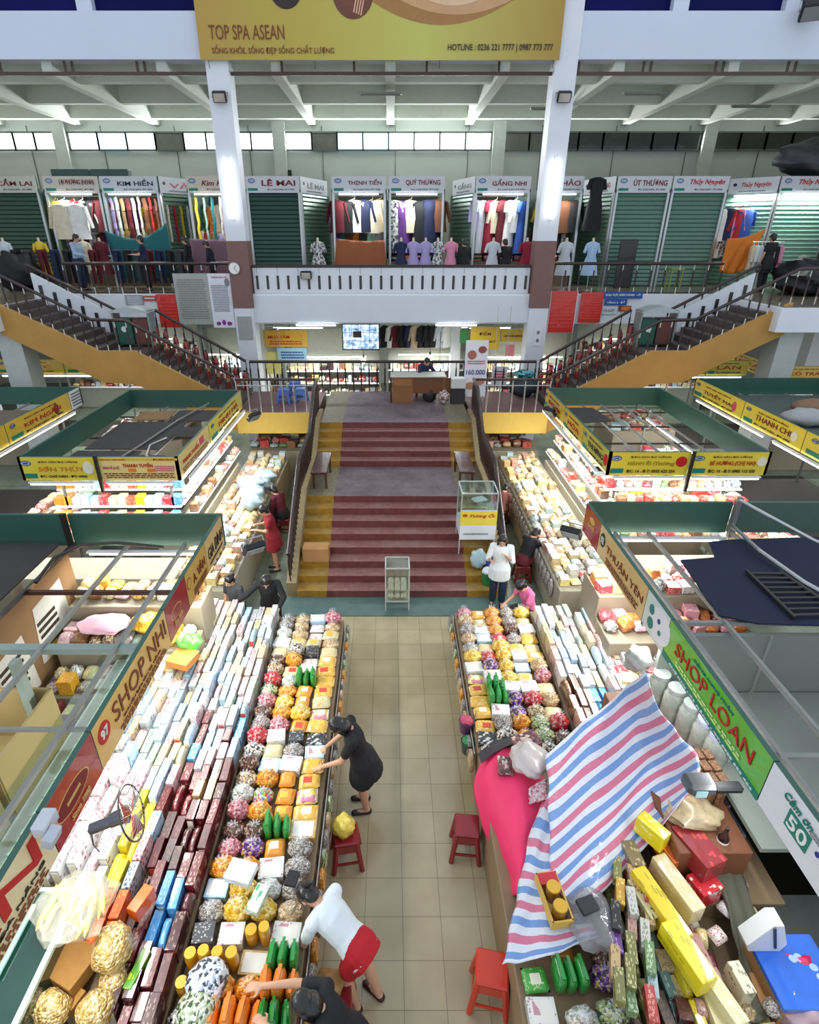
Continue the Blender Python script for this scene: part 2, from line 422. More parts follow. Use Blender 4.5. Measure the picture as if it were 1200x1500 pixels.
for i in range(5):
    z += RISE; prof.append((y, z))
    if i < 4: y += RUN; prof.append((y, z))
LZ = z; prof += [(17.5, z), (17.5, 0)]
n = len(prof); vs = [(SX0, a, b_) for a, b_ in prof]+[(SX1, a, b_) for a, b_ in prof]
mb.add(vs, [tuple(range(n)), tuple(reversed(range(n, 2*n)))]+[(i, n+i, n+(i+1) % n, (i+1) % n) for i in range(n)])
struct('floor_staircase', mb, TREAD, label='worn maroon steps with ochre painted sides')
# cheek walls under the rails
for nm, x in (('trim_4', -1.95), ('trim_5', 2.22)):
    poly = [(9.3, 0), (9.3, .3), (11.35, 1.42), (13.1, 1.42), (14.35, 2.12), (15.2, 2.12), (15.2, 0)]
    n = len(poly); vs = [(x-.1, a, b_) for a, b_ in poly]+[(x+.1, a, b_) for a, b_ in poly]
    struct(nm, MB().add(vs, [tuple(range(n)), tuple(reversed(range(n, 2*n)))]+[(i, n+i, n+(i+1) % n, (i+1) % n) for i in range(n)]), mat('8d7b58', .6, var=.2))
YEL = mat('d8b455', .6, var=.08)
struct('floor_landing', MB().box(-3.15, 16.35, LZ-.3, 2.25, 2.3, .6).box(3.3, 16.35, LZ-.3, 2.15, 2.3, .6), [mat('6d4f4e', .5, var=.2)])
struct('trim_6', MB().box(-3.15, 15.19, LZ-.3, 2.25, .03, .6).box(3.3, 15.19, LZ-.3, 2.15, .03, .6), YEL, label='yellow painted edge of the upper landing')
struct('wall_under_landing', MB().box(-3.1, 17.4, .7, 2.3, .1, 1.4).box(3.2, 17.4, .7, 2.3, .1, 1.4), mat('6b5b4a', .7))
# ---------------------------------------------------------------- side stairs
STEP = mat('4d4340', .6, var=.3, scale=4)
def side_stair(sg, off_, name):
    x0 = 4.3+off_
    pr = []; x = x0; z = LZ
    pr.append((x, z))
    for i in range(10): z += .15; pr.append((x, z)); x += .27; pr.append((x, z))
    x += .85; pr.append((x, z))
    r2 = (4.75-z)/8
    for i in range(8): z += r2; pr.append((x, z)); x += .3; pr.append((x, z))
    xe = x; xm = x0+2.7
    body = pr+[(xe, z-.75), (xm+.95, 3.5-.75), (xm, 3.5-.8), (x0, LZ-.75)]
    P = [(sg*a, b_) for a, b_ in body]
    struct('floor_'+name, MB().prismxz(P, 15.6, 17.35), STEP)
    st = [(x0-.1, LZ-.75), (x0-.1, LZ+.12), (xm-.1, 3.62), (xm+.85, 3.62), (xe+.05, 4.85), (xe+.05, 4.05), (xm+.9, 3.5-.72), (xm, 3.5-.78)]
    struct('trim_'+name, MB().prismxz([(sg*a, b_) for a, b_ in st], 15.48, 15.62), OCHRE, label='ochre painted side of the flight of stairs')
    # white slotted parapet along the upper flight, far side
    bx = [(xm+1.0, 3.5), (xm+1.0, 4.25), (xe, 5.45), (xe, 4.75)]
    struct('wall_'+name, MB().prismxz([(sg*a, b_) for a, b_ in bx], 17.36, 17.46), WHITE)
    mb = MB()
    for i in range(6):
        q = xm+1.25+i*.36; zc = 3.5+(q-xm-1)*.52+.35
        mb.box(sg*q, 17.35, zc, .09, .04, .42)
    struct('trim_'+name+'_slots', mb, DARK)
    return x0, xm, xe
side_stair(-1, 0, 'stair_west'); side_stair(1, .15, 'stair_east')
# ---------------------------------------------------------------- railings
TIP = mat('cfcfc8', .4)
def railing(label, pts, base, spacing, style='tip', bal=None, name='stair_railing', r=.045, col=None, kick=False):
    """pts: handrail polyline; base: matching polyline of the baluster feet"""
    t = thing(name, label, 'railing', tuple(base[0]))
    o = Vector(base[0]); pts = [Vector(p)-o for p in pts]; base = [Vector(p)-o for p in base]
    MB().tube(pts, r, 8).build('handrail', col or BROWN, t, smooth=60)
    for i in range(len(pts)-1):
        l = (base[i+1]-base[i]).length; n = max(1, int(l/spacing))
        for k in range(n + (1 if i == len(pts)-2 else 0)):
            f = k/n; a = base[i].lerp(base[i+1], f); b_ = pts[i].lerp(pts[i+1], f)
            d = (b_-a); mb = MB()
            mb.cyl(a, a+d*.22, .014, n=6, mi=1).cyl(a+d*.22, a+d*.78, .024, n=6).cyl(a+d*.78, b_, .014, n=6, mi=1)
            mb.build('baluster', [bal or col or BROWN, TIP if style == 'tip' else (col or BROWN)], t, smooth=40)
    if kick:
        MB().tube([b_.lerp(a, .82) for a, b_ in zip(pts, base)][::1], .014, 6).build('lower_rail', STEEL, t)
    return t
for x, lab in ((-1.97, 'brown handrail of the main steps beside the cardboard box'), (2.24, 'brown handrail beside the main steps, behind the snack cart')):
    railing(lab, [(x, 9.35, .92), (x, 11.35, 2.12), (x, 13.1, 2.15), (x, 14.35, 2.92), (x, 15.15, 2.95)],
            [(x, 9.35, .32), (x, 11.35, 1.42), (x, 13.1, 1.42), (x, 14.35, 2.12), (x, 15.15, 2.12)], .13, style='plain')
railing('chrome and brown railing on the upper landing beside the blue stools', [(-4.2, 15.22, 2.92), (-2.0, 15.22, 2.92)], [(-4.2, 15.22, LZ), (-2.0, 15.22, LZ)], .3, kick=True, bal=STEEL, r=.035, name='landing_railing')
railing('chrome and brown railing on the upper landing beside the poster stand', [(2.3, 15.22, 2.92), (4.35, 15.22, 2.92)], [(2.3, 15.22, LZ), (4.35, 15.22, LZ)], .33, kick=True, bal=STEEL, r=.035, name='landing_railing')
railing('long dark railing along the back of the upper landing behind the desk', [(-4.3, 17.42, 2.95), (4.45, 17.42, 2.95)], [(-4.3, 17.42, LZ), (4.45, 17.42, LZ)], .24, name='landing_railing', style='plain')
for sg, o_, lab in ((-1, 0, 'by the tall notices'), (1, .15, 'by the blue signs')):
    x0 = 4.3+o_; xm = x0+2.7; xe = x0+2.7+.85+2.4
    P = lambda x, y, z: (sg*x, y, z)
    railing('dark front railing of the side stairs '+lab, [P(x0, 15.55, 2.92), P(xm, 15.55, 4.4), P(xm+.9, 15.55, 4.42), P(xe, 15.55, 5.65), P(xe+1.6, 15.55, 5.68)],
            [P(x0, 15.55, 2.1), P(xm, 15.55, 3.6), P(xm+.9, 15.55, 3.6), P(xe, 15.55, 4.8), P(xe+1.6, 15.55, 4.8)], .27)
    railing('dark back railing of the side stairs '+lab, [P(x0+.1, 17.38, 2.97), P(xm-.1, 17.38, 4.45)], [P(x0+.1, 17.38, 2.1), P(xm-.1, 17.38, 3.5)], .27, style='plain')
    railing('dark upper railing topping the slotted white parapet '+lab, [P(xm+1.0, 17.41, 4.42), P(xe, 17.41, 5.62), P(xe+.1, 17.41, 5.65)], [P(xm+1.0, 17.41, 4.25), P(xe, 17.41, 5.43), P(xe+.1, 17.41, 5.45)], .5, style='plain')
    railing('dark upper floor railing before the clothes stalls '+lab, [P(5.0, 18.98, 5.62), P(xe-.1, 18.98, 5.62)], [P(5.0, 18.98, 4.75), P(xe-.1, 18.98, 4.75)], .42, name='gallery_railing')
    railing('dark railing at the stair head '+lab, [P(xe+1.6, 15.3, 5.68), P(xe+5.5, 15.3, 5.7)], [P(xe+1.6, 15.3, 4.75), P(xe+5.5, 15.3, 4.75)], .16, name='gallery_railing')
# central parapet with slots
t = thing('parapet', 'white slotted parapet with a dark cap between the two mauve columns', 'balustrade', (0, 19.0, 4.75))
MB().box(.03, 0, .38, 8.62, .12, .76, ch=.02).build('parapet_wall', WHITE, t)
MB().box(.03, 0, .8, 8.62, .2, .07, ch=.02).build('cap', BROWN, t)
for i in range(27):
    MB().box(-4.15+i*.322, -.065, .33, .075, .02, .4, ch=.008).build('slot', DARK, t)
for i in range(27):
    if i % 2 == 0: MB().box(-4.15+i*.322, -.062, .67, .012, .008, .2).build('slot', GREY, t)

# area lamps added at the clerestory windows, dark panes too, to brighten the upper floor
for x, wd, e in ((-14.9, 3.4, 90), (-9.6, 6.5, 170), (-2.2, 4, 130), (1.9, 4, 200), (8.5, 8, 90), (14.6, 4, 50)):
    ld = bpy.data.lights.new('window_fill_lamp', 'AREA'); ld.shape = 'RECTANGLE'; ld.size = wd; ld.size_y = .5; ld.energy = e; ld.color = (.95, .98, 1)
    lo = bpy.data.objects.new('window_fill_lamp', ld); COL.objects.link(lo); lo.location = (x, 26.8, 9.76); lo.rotation_euler = (-pi/2, 0, 0)
# ================================================================= SIGNS, KIOSKS
ONES = 'first second third fourth fifth sixth seventh eighth ninth tenth eleventh twelfth thirteenth fourteenth fifteenth sixteenth seventeenth eighteenth nineteenth'.split()
TENS = {2: 'twent', 3: 'thirt', 4: 'fort', 5: 'fift', 6: 'sixt', 7: 'sevent', 8: 'eight', 9: 'ninet'}
def nth(i):
    if i < 19: return ONES[i]
    a, b = divmod(i+1, 10)
    return TENS[a]+'ieth' if b == 0 else TENS[a]+'y-'+ONES[b-1]
YS = mat('e9d23e', .35, coat=.3, var=.04); YS2 = mat('dcb83a', .35, coat=.3, var=.06); PALE = mat('ece6cf', .4, coat=.3, var=.05)
GOLD = mat('d6ad56', .35, coat=.4, var=.08); GOLD2 = mat('dcbc7c', .35, coat=.4, var=.08); REDS = mat('a3141f', .3, coat=.5, var=.1)
GRN = mat('5cb52a', .3, coat=.5, var=.15, scale=2); WS = mat('e6e8ee', .35, coat=.3, var=.05)
T_RED = mat('c01818', .5, var=0); T_MAR = mat('7a1220', .5, var=0); T_BLUE = mat('1c2f86', .5, var=0); T_TEAL = mat('0f7f6d', .5, var=0)
T_DK = mat('3a3126', .5, var=0); T_WHITE = mat('f2f0ea', .5, var=0); T_PINK = mat('d05075', .5, var=0); T_GOLD = mat('d9b36b', .4, var=0)
T_BRN = mat('7c3b1e', .5, var=0); T_NAVY = mat('18204a', .5, var=0); T_GRY = mat('7c7f86', .5, var=0)
def oval(mb, x, z, rx, rz, mi=0, n=20, y=-.006):
    mb.prismxz([(x+cos(2*pi*i/n)*rx, z+sin(2*pi*i/n)*rz) for i in range(n)], y, .0, mi)
def panel(parent, a, b, z0, z1, face, inner, items=(), name='sign_board', label=None, th=.05):
    """one board from a to b (xy); its printed face looks to the right-hand normal (local -y)"""
    a = Vector((a[0], a[1])); b = Vector((b[0], b[1])); d = b-a; l = d.length; h = z1-z0
    o = MB().box(l/2, th/2, h/2, l, th, h, front=0, mi=1).build(name, [face, inner], parent, (a.x, a.y, z0), atan2(d.y, d.x))
    if label: o['label'] = label
    for ii, it in enumerate(items):
        k = it[0]
        if k == 't':      # text, fx, fz, fw, fh, mat, shear
            text_obj(it[1], it[4]*l, it[5]*h, it[6], o, (it[2]*l, -.005-.0015*ii, it[3]*h), shear=(it[7] if len(it) > 7 else 0), bold=(it[8] if len(it) > 8 else .012))
        elif k == 'd':    # rows of small print: fx, fz, fw, fh, rows, mat
            dashes(it[3]*l, it[4]*h, it[5], it[6], o, (it[1]*l, -.004-.0015*ii, it[2]*h))
        elif k == 'o':    # oval: fx, fz, rx, rz (m), mat
            mb = MB(); oval(mb, it[1]*l, it[2]*h, it[3], it[4], y=-.003-.0015*ii); mb.build('emblem', it[5], o)
        elif k == 'r':    # rectangle patch fx fz fw fh mat
            MB().box((it[1]+it[3]/2)*l, -.003, (it[2]+it[4]/2)*h, it[3]*l, .006, it[4]*h).build('printed_patch', it[5], o)
    return o
LOGO = lambda x=.09, z=.72, s=1: [('o', x, z, .1*s, .05*s, T_NAVY), ('o', x, z, .085*s, .037*s, mat('9fb6dc', .5, var=0)), ('t', 'CHỢ', x-.03, z-.05, .06, .1, T_NAVY)]
TUBEM = mat('ffffff', .5, emit=9, name='tube_glow')
SOFFIT = mat('8d8a84', .5)
NL = [0]
def tube_light(label, p0, p1, watts=None, r=.018, name='hanging_tube_light', group=None, down=True, wall=None):
    """batten, glowing tube and the light it gives"""
    p0 = Vector(p0); p1 = Vector(p1); d = p1-p0; l = d.length; c = (p0+p1)/2
    t = thing(name, label, 'light', c, group=group)
    M = d.to_track_quat('X', 'Z').to_matrix()
    MB().cyl(p0-c, p1-c, r, n=8).build('glowing_tube', TUBEM, t, smooth=60)
    off = Vector(wall) if wall else Vector((0, 0, .035))
    mb = MB(); q = Vector((l+.06, .05, .03)); a = atan2(d.y, d.x)
    if abs(d.z) > l*.9: mb.box(off.x, off.y, 0, .06, .04, l+.06)
    else: mb.box(off.x, off.y, off.z, l+.06, .06, .03, rz=a, ry=-math.asin(max(-1, min(1, d.z/l))))
    mb.build('batten', WS, t)
    ld = bpy.data.lights.new('tube_shine', 'AREA'); ld.shape = 'RECTANGLE'; ld.size = l; ld.size_y = .06
    ld.energy = (watts if watts is not None else TUBE_W*l); ld.color = (.97, 1, .96) if watts is None or True else (1, 1, 1)
    lo = bpy.data.objects.new('tube_shine', ld); COL.objects.link(lo); lo.parent = t
    # the rectangle faces down (or away from the wall for upright tubes)
    if abs(d.z) > l*.9:
        out = -off.normalized(); X = Vector((0, 0, 1)); Zl = -out; Yl = Zl.cross(X)
    else:
        X = d.normalized(); Zl = Vector((0, 0, 1)); Yl = Zl.cross(X).normalized(); Zl = X.cross(Yl)
    lo.matrix_local = Matrix((X, Yl, Zl)).transposed().to_4x4() @ Matrix.Translation((0, 0, -.03))
    return t
def kiosk(label, x0, x1, y0, y1, z0=2.45, z1=2.9, posts=True, bars=(3, 4)):
    t = thing('market_kiosk', label, 'market stall', (0, 0, 0))
    struct('floor_kiosk_shade', MB().box((x0+x1)/2, (y0+y1)/2, -.004, x1-x0-.05, y1-y0-.05, .012), mat('2f2a25', .7, var=.3))  # dark floor sheet added so the kiosk interior reads as deep shade
    if posts:
        for x in (x0+.4, x1-.4):
            for y in (y0+.45, y1-.45):
                if y0 < 1 and abs(x) < 3.1: continue
                MB().box(x, y, z0/2, .04, .04, z0).build('post', mat('5a5c58', .5), t)
    for i in range(1, bars[0]+1):
        x = x0+(x1-x0)*i/(bars[0]+1); MB().box(x, (y0+y1)/2, z0+.02, .035, y1-y0-.1, .035).build('roof_bar', GREY, t)
    for i in range(bars[1]):
        y = y0+.05+(y1-y0-.1)*(i+.5)/bars[1]; MB().box((x0+x1)/2, y, z0-.02, x1-x0-.1, .035, .035).build('roof_bar', DARK, t)
    return t
FLD = mat('2f2a25', .7, var=.3)
SHEET = mat('3a3636', .8, var=.3, scale=5, bump=.5)
def sheet(parent, pts, z, m, name='roof_sheet', th=.02):
    n = len(pts); return MB().prism([(p[0], p[1]) for p in pts], z, z+th).build(name, m, parent)
# ---- near west kiosks (red and gold sign)
KW1 = kiosk('nearest large kiosk with the red and gold sign facing the aisle'.replace('nearest ', ''), -7.6, -2.4, .9, 7.1, bars=(0, 0))
for x in (-2.95, -3.75, -4.55): MB().box(x, 4.0, 2.47, .04, 6.1, .05).build('roof_bar', GREY if x > -4 else DARK, KW1)
MB().box(-3.5, 5.87, 2.44, 2.2, .05, .05).build('roof_bar', mat('4a2a26', .5), KW1)
MB().box(-5.0, 4.8, 2.44, 5.0, .1, .07).build('roof_bar', mat('8d9c94', .4), KW1)
MB().box(-3.9, 3.7, 2.44, 2.9, .03, .04).build('roof_bar', GREY, KW1)
MB().box(-3.95, 4.6, 1.8, .08, .1, 1.3, ry=.0).build('post', mat('8d9c94', .4), KW1)
MB().tube([(-4.5, 6.0, 2.5), (-4.45, 6.4, 2.62), (-4.2, 6.7, 2.66), (-3.8, 6.85, 2.6), (-3.2, 6.9, 2.5)], .025).build('bent_pipe', DARK, KW1)
X = -2.4
panel(KW1, (-7.6, 7.12), (-4.62, 7.12), 2.4, 2.9, GREENM, GREENM); panel(KW1, (-4.58, 7.12), (-2.4, 7.12), 2.4, 2.9, GREENM, GREENM)
MB().box(-4.6, 7.05, 2.65, .06, .06, .6).build('post', DARK, KW1)
panel(KW1, (X, .9), (X, 2.55), 2.45, 2.9, mat('ecdcab', .4, coat=.3, var=.05), GREENM, [('t', 'HAN', .12, .42, .8, .5, T_RED), ('t', 'ĐẶC SẢN ĐÀ NẴNG', .3, .26, .62, .11, T_DK), ('d', .3, .04, .62, .18, 3, T_BRN)], label='cream sign board with big red letters')
panel(KW1, (X, 2.56), (X, 3.25), 2.45, 2.9, REDS, GREENM, [('o', .44, .5, .24, .1, T_GOLD), ('o', .44, .5, .225, .09, T_MAR), ('d', .3, .44, .28, .12, 1, T_GOLD), ('t', 'Since 1990', .3, .12, .4, .1, T_GOLD, .3)], label='glossy red sign board with a gold emblem')
panel(KW1, (X, 3.26), (X, 4.88), 2.45, 2.9, mat('e0b866', .4, coat=.3, var=.12), GREENM, [('t', 'SHOP NHI', .2, .42, .76, .42, T_BRN, .0, .0), ('o', .09, .62, .1, .1, T_RED), ('t', '97', .055, .52, .07, .2, T_WHITE), ('t', 'CHUYÊN ĐẶC SẢN ĐÀ NẴNG', .28, .28, .55, .08, T_BRN), ('d', .22, .05, .7, .18, 3, T_BRN)], label='gold sign board reading SHOP NHI')
panel(KW1, (X, 4.89), (X, 5.53), 2.45, 2.9, REDS, GREENM, [('o', .42, .52, .16, .07, T_GOLD), ('o', .42, .52, .145, .06, REDS), ('t', 'Sao Việt', .25, .2, .4, .16, T_GOLD, .3)], label='red sign board with a gold crest')
panel(KW1, (X, 5.54), (X, 6.3), 2.45, 2.9, GOLD, GREENM, [('o', .12, .62, .075, .075, T_BRN), ('o', .12, .62, .06, .06, GOLD), ('t', 'A. VÂN', .3, .42, .6, .34, T_BRN, .0, .0), ('d', .25, .08, .7, .22, 3, T_BRN)], label='gold sign board with a round number badge')
panel(KW1, (X, 6.31), (X, 7.1), 2.45, 2.9, GOLD2, GREENM, [('t', 'GIA ĐÌNH', .1, .3, .85, .45, T_DK, .2, .0), ('d', .1, .1, .8, .12, 1, T_DK)], label='pale gold sign board at the far corner')
# plywood partition with torn white posters
PLY = mat('8b6a45', .7, var=.2, scale=3)
pp = MB().box(-4.66, 5.85, 1.7, .03, 2.3, 1.4).build('plywood_partition', PLY, KW1)
for (ya, yb, za, zb) in ((5.0, 5.7, 1.2, 1.95), (5.85, 6.7, 1.3, 2.15)):
    q = MB().add([(-4.64, ya, za), (-4.64, yb, za-.1), (-4.64, yb-.05, zb), (-4.64, ya+.12, zb-.05)], [(0, 1, 2, 3)]).build('torn_poster', mat('cfcbc0', .7), pp)
    dashes(.45, .5, 5, T_DK, q, (-4.635, ya+.1, za+.1)).rotation_euler.z = pi/2
    MB().box(-4.635, ya+.25, za+.08, .01, .25, .12).build('yellow_blot', YS2, q)
sheet(KW1, [(-7.5, 4.9), (-7.5, 7.0), (-4.7, 7.0), (-4.7, 4.9)], 2.5, SHEET)
# open store boxes of plywood near the camera
for (xa, xb, ya, yb, zt) in ((-4.9, -3.75, 2.0, 3.6, 1.9), (-4.9, -3.75, 3.7, 4.7, 2.0), (-6.6, -5.0, 2.0, 4.7, 2.0)):
    mb = MB(); cx, cy = (xa+xb)/2, (ya+yb)/2
    mb.box(cx, cy, zt-.75, xb-xa, yb-ya, .04).box(cx, ya, zt-.4, xb-xa, .03, .75).box(cx, yb, zt-.4, xb-xa, .03, .75).box(xa, cy, zt-.4, .03, yb-ya, .75).box(xb, cy, zt-.4, .03, yb-ya, .75)
    mb.build('plywood_store_box', mat('8f7d52', .6, var=.15, scale=2), KW1)
tube_light('glowing tube above the open plywood store boxes of the gold-sign kiosk', (-4.5, 2.6, 2.3), (-4.5, 4.5, 2.3), watts=16)
tube_light('long tube glowing along the foot of the red and gold sign', (-2.47, 1.2, 2.40), (-2.47, 4.0, 2.40), watts=34)
tube_light('long tube glowing below the gold sign near the stairs end', (-2.47, 4.2, 2.40), (-2.47, 6.9, 2.40))
tube_light('glowing tube along the green panel at the back of the gold-sign kiosk', (-4.3, 6.95, 2.36), (-2.7, 6.95, 2.36))
# ---- near east kiosks (green sign)
KE1 = kiosk('large kiosk with the bright green sign and navy roof sheet', 2.9, 8.3, .9, 7.5, bars=(0, 0))
X = 2.9; EL = lambda a, b, *k, **kw: panel(KE1, (X, a), (X, b), 2.45, 2.9, *k, **kw)
EL(7.5, 6.86, REDS, GREENM, [('t', 'Sao Việt', .3, .4, .4, .18, T_GOLD, .3), ('o', .5, .7, .1, .05, T_GOLD)], label='short red sign board at the far corner')
EL(6.85, 5.28, GOLD2, GREENM, [('t', 'THUẬN YÊN', .2, .38, .76, .34, T_BRN, .0, .0), ('o', .09, .6, .09, .1, mat('24452f', .5, var=0)), ('t', '52', .06, .5, .06, .2, T_WHITE), ('d', .22, .08, .7, .22, 3, T_BRN)], label='gold sign board reading THUẬN YÊN')
EL(5.27, 4.72, mat('cfdcd6', .35, coat=.3), GREENM, [('o', .7, .5, .24, .19, WS), ('o', .3, .65, .06, .06, T_TEAL), ('o', .35, .3, .07, .07, T_TEAL), ('o', .65, .6, .03, .03, T_BLUE), ('o', .75, .35, .03, .03, T_TEAL)], label='pale sign board with green dots')
EL(4.71, 2.98, GRN, GREENM, [('t', 'CÔNG NGHỆ PHẨM', .3, .8, .4, .1, T_TEAL), ('t', 'SHOP LOAN', .12, .42, .78, .32, T_RED, .0, .0), ('r', 0, 0, 1, .14, T_TEAL), ('t', 'CHỢ HÀN - ĐÀ NẴNG - ĐT: 0905 623 464', .1, .035, .86, .075, T_WHITE), ('d', .14, .2, .7, .14, 2, mat('d8ef9a', .5, var=0))], label='bright green sign board reading SHOP LOAN')
EL(2.97, 2.0, WS, GREENM, [('r', .28, .3, .24, .36, T_TEAL), ('t', '50', .3, .35, .2, .26, T_WHITE), ('t', 'Cảm ơn', .2, .72, .3, .16, T_TEAL, .3), ('o', .6, .55, .02, .02, T_BLUE), ('o', .66, .5, .02, .02, T_BLUE), ('o', .7, .4, .025, .025, T_TEAL), ('d', .5, .7, .3, .12, 2, T_GRY)], label='white sign board with a teal 50')
EL(1.99, .9, GRN, GREENM, [('t', 'CHỢ HÀN', .2, .1, .6, .1, T_WHITE)])
panel(KE1, (2.95, 7.52), (5.08, 7.52), 2.4, 2.9, GREENM, GREENM); panel(KE1, (5.12, 7.52), (8.3, 7.52), 2.4, 2.9, mat('49625a', .5), mat('49625a', .5))
MB().box(5.1, 7.44, 2.7, .06, .06, .65).build('post', STEEL, KE1)
NAVYC = mat('141c38', .8, var=.25, scale=4, bump=.3)
bl = [atz(px, py, 2.5) for px, py in ((997, 822), (1047, 818), (1038, 795), (1067, 792), (1300, 785), (1300, 920), (1110, 915), (1053, 903))]
sheet(KE1, bl, 2.5, NAVYC)
for x in (3.35, 3.85, 5.1): MB().box(x, 4.9, 2.46, .04, 5.0, .05).build('roof_bar', GREY, KE1)
for y in (5.25, 3.4): MB().box(5.5, y, 2.44, 5.2, .05, .05).build('roof_bar', GREY, KE1)
MB().tube([(5.08, 7.4, 3.0), (5.5, 6.4, 2.9), (6.6, 4.4, 2.8)], .022).build('slanting_cable', STEEL, KE1)
MB().tube([(5.05, 7.4, 2.6), (5.0, 6.6, 2.62), (5.15, 5.9, 2.58), (5.5, 5.0, 2.56)], .03).build('slanting_cable', STEEL, KE1)
PL = mat('7a8078', .6, var=.12, scale=2)
MB().box(5.6, 5.1, 1.2, 5.0, .06, 2.4).build('partition_board', PL, KE1)
MB().box(5.75, 4.1, 1.55, 4.9, 1.9, .05).build('store_shelf', PL, KE1)
MB().box(4.9, 2.7, 1.15, .05, 3.2, 2.3).build('partition_board', mat('4c4f4c', .6), KE1)
MB().box(6.4, 2.7, .9, 2.9, 3.0, .06).build('store_shelf', mat('3e423f', .6, var=.3), KE1)
for x in (4.3, 5.3, 6.3): MB().box(x, 5.06, 1.9, .03, .02, 1.0).build('joint_strip', GREY, KE1)
lad = thing('roof_ladder', 'dark metal ladder lying on the navy roof sheet', 'ladder', (0, 0, 0))
a0, a1, b0, b1 = [atz(px, py, 2.56) for px, py in ((1094, 836), (1165, 905), (1143, 837), (1240, 903))]
for p, q in ((a0, a1), (b0, b1)): MB().tube([p, q], .025).build('side_rail', DARK, lad)
for i in range(9):
    f = (i+.5)/9; MB().tube([a0.lerp(a1, f), b0.lerp(b1, f)], .018).build('rung', DARK, lad)
tube_light('glowing tube on the green panel at the back of the navy-roofed kiosk', (3.15, 7.35, 2.36), (4.9, 7.35, 2.36))
tube_light('glowing tube below the gold sign beside the navy-roofed kiosk', (2.98, 5.0, 2.40), (2.98, 7.3, 2.40))
tube_light('glowing tube under the bright green sign above the striped sheet', (2.98, 2.0, 2.40), (2.98, 4.7, 2.40), watts=12)
# ---- second pair of kiosks
def yellow_items(name, sub=None, shear=0, col=T_RED, dark=T_TEAL, top='ĐẶC SẢN ĐÀ NẴNG'):
    return LOGO(.09, .74, 1)+[('r', .04, .1, .16, .2, dark), ('t', top, .26, .76, .5, .1, T_BRN), ('t', name, .24, .4, .58, .26, col, shear, .0), ('t', sub or 'ĐC: CHỢ HÀN - ĐT: 0905', .24, .12, .6, .14, T_DK)]
KW2 = kiosk('kiosk with yellow signs and dark roof mats beside the stairs', -6.65, -3.8, 9.4, 14.2, bars=(2, 3))
panel(KW2, (-6.65, 9.4), (-5.25, 9.4), 2.45, 2.9, YS, GREENM, yellow_items('SƠN THỦY', col=mat('d9852c', .5, var=0))+[('o', .88, .55, .1, .12, PALE)], label='yellow sign board reading SƠN THỦY')
panel(KW2, (-5.22, 9.4), (-3.8, 9.4), 2.45, 2.9, mat('efd98a', .35, coat=.3), GREENM, [('r', 0, .86, 1, .1, YS2), ('t', 'ĐẶC SẢN - THỰC PHẨM', .04, .86, .3, .09, T_RED), ('t', 'ĐT: 0905 218 516', .7, .86, .26, .09, T_RED), ('t', 'THANH TUYẾN', .3, .58, .38, .22, T_RED), ('t', 'BÁN SỈ & LẺ', .05, .5, .2, .14, T_PINK), ('d', .7, .4, .26, .26, 3, T_PINK), ('d', .04, .1, .9, .25, 3, T_BRN), ('r', .36, .38, .1, .14, mat('e8812a', .5, var=0)), ('r', .6, .38, .1, .14, mat('e8812a', .5, var=0))], label='pale yellow sign board reading THANH TUYẾN')
MB().box(-5.235, 9.36, 2.6, .05, .05, .7).build('post', DARK, KW2)
panel(KW2, (-3.8, 9.4), (-3.8, 11.3), 2.45, 2.9, mat('ead48a', .35, coat=.3), GREENM, [('t', 'THANH TUYẾN', .12, .5, .5, .25, T_RED), ('r', .66, .5, .14, .3, T_PINK), ('d', .08, .1, .85, .28, 3, T_BRN)])
panel(KW2, (-3.8, 11.32), (-3.8, 14.2), 2.45, 2.9, mat('dccf52', .35, coat=.3), GREENM, yellow_items('MINH HÀ'))
panel(KW2, (-3.8, 14.2), (-6.65, 14.2), 2.45, 2.9, GREENM, GREENM); panel(KW2, (-6.65, 14.2), (-6.65, 9.4), 2.45, 2.9, GREENM, GREENM)
for xa, xb, ya, yb in ((-6.3, -5.0, 9.6, 10.7), (-4.98, -4.4, 9.6, 10.4), (-6.2, -4.7, 10.8, 12.6), (-4.9, -4.0, 11.6, 12.2), (-5.2, -3.95, 12.7, 13.6)):
    e = R.uniform(-.04, .04); sheet(KW2, [(xa, ya), (xb, ya+e), (xb+e, yb), (xa, yb-e)], 2.52+R.random()*.02, SHEET)
sheet(KW2, [(-6.1, 12.8), (-5.25, 12.9), (-5.3, 13.6), (-6.1, 13.5)], 2.51, PLY)
MB().tube([(-5.3, 9.5, 2.6), (-5.1, 11.0, 2.58), (-4.9, 12.6, 2.6), (-4.6, 14.0, 2.6)], .02).build('loose_cable', mat('8b857c', .5), KW2)
MB().tube([(-4.75, 11.4, 2.58), (-4.95, 11.0, 2.56), (-4.8, 10.4, 2.56), (-4.45, 10.0, 2.57), (-4.4, 9.7, 2.56)], .018).build('loose_cable', mat('c8c4bb', .5), KW2)
for i in range(5):
    x = -4.9+i*.2; MB().tube([(x, 9.6, 2.56), (x+.15, 10.0, 2.6), (x+.45, 10.25, 2.55)], .012).build('loose_cable', mat('c8c4bb', .5), KW2)
tube_light('glowing tube under the front of the kiosk with dark roof mats', (-6.5, 9.35, 2.4), (-5.4, 9.35, 2.4))
tube_light('second glowing tube under the front of the kiosk with dark roof mats', (-5.1, 9.35, 2.4), (-3.95, 9.35, 2.4))
tube_light('glowing tube along the side of the kiosk with dark roof mats', (-3.7, 9.6, 2.4), (-3.7, 13.9, 2.4))
tube_light('glowing tube inside the kiosk with dark roof mats', (-4.3, 9.9, 2.36), (-4.3, 11.4, 2.36))
KE2 = kiosk('kiosk with yellow signs and an open barred roof beside the stairs', 4.0, 6.95, 9.65, 14.4, bars=(5, 4))
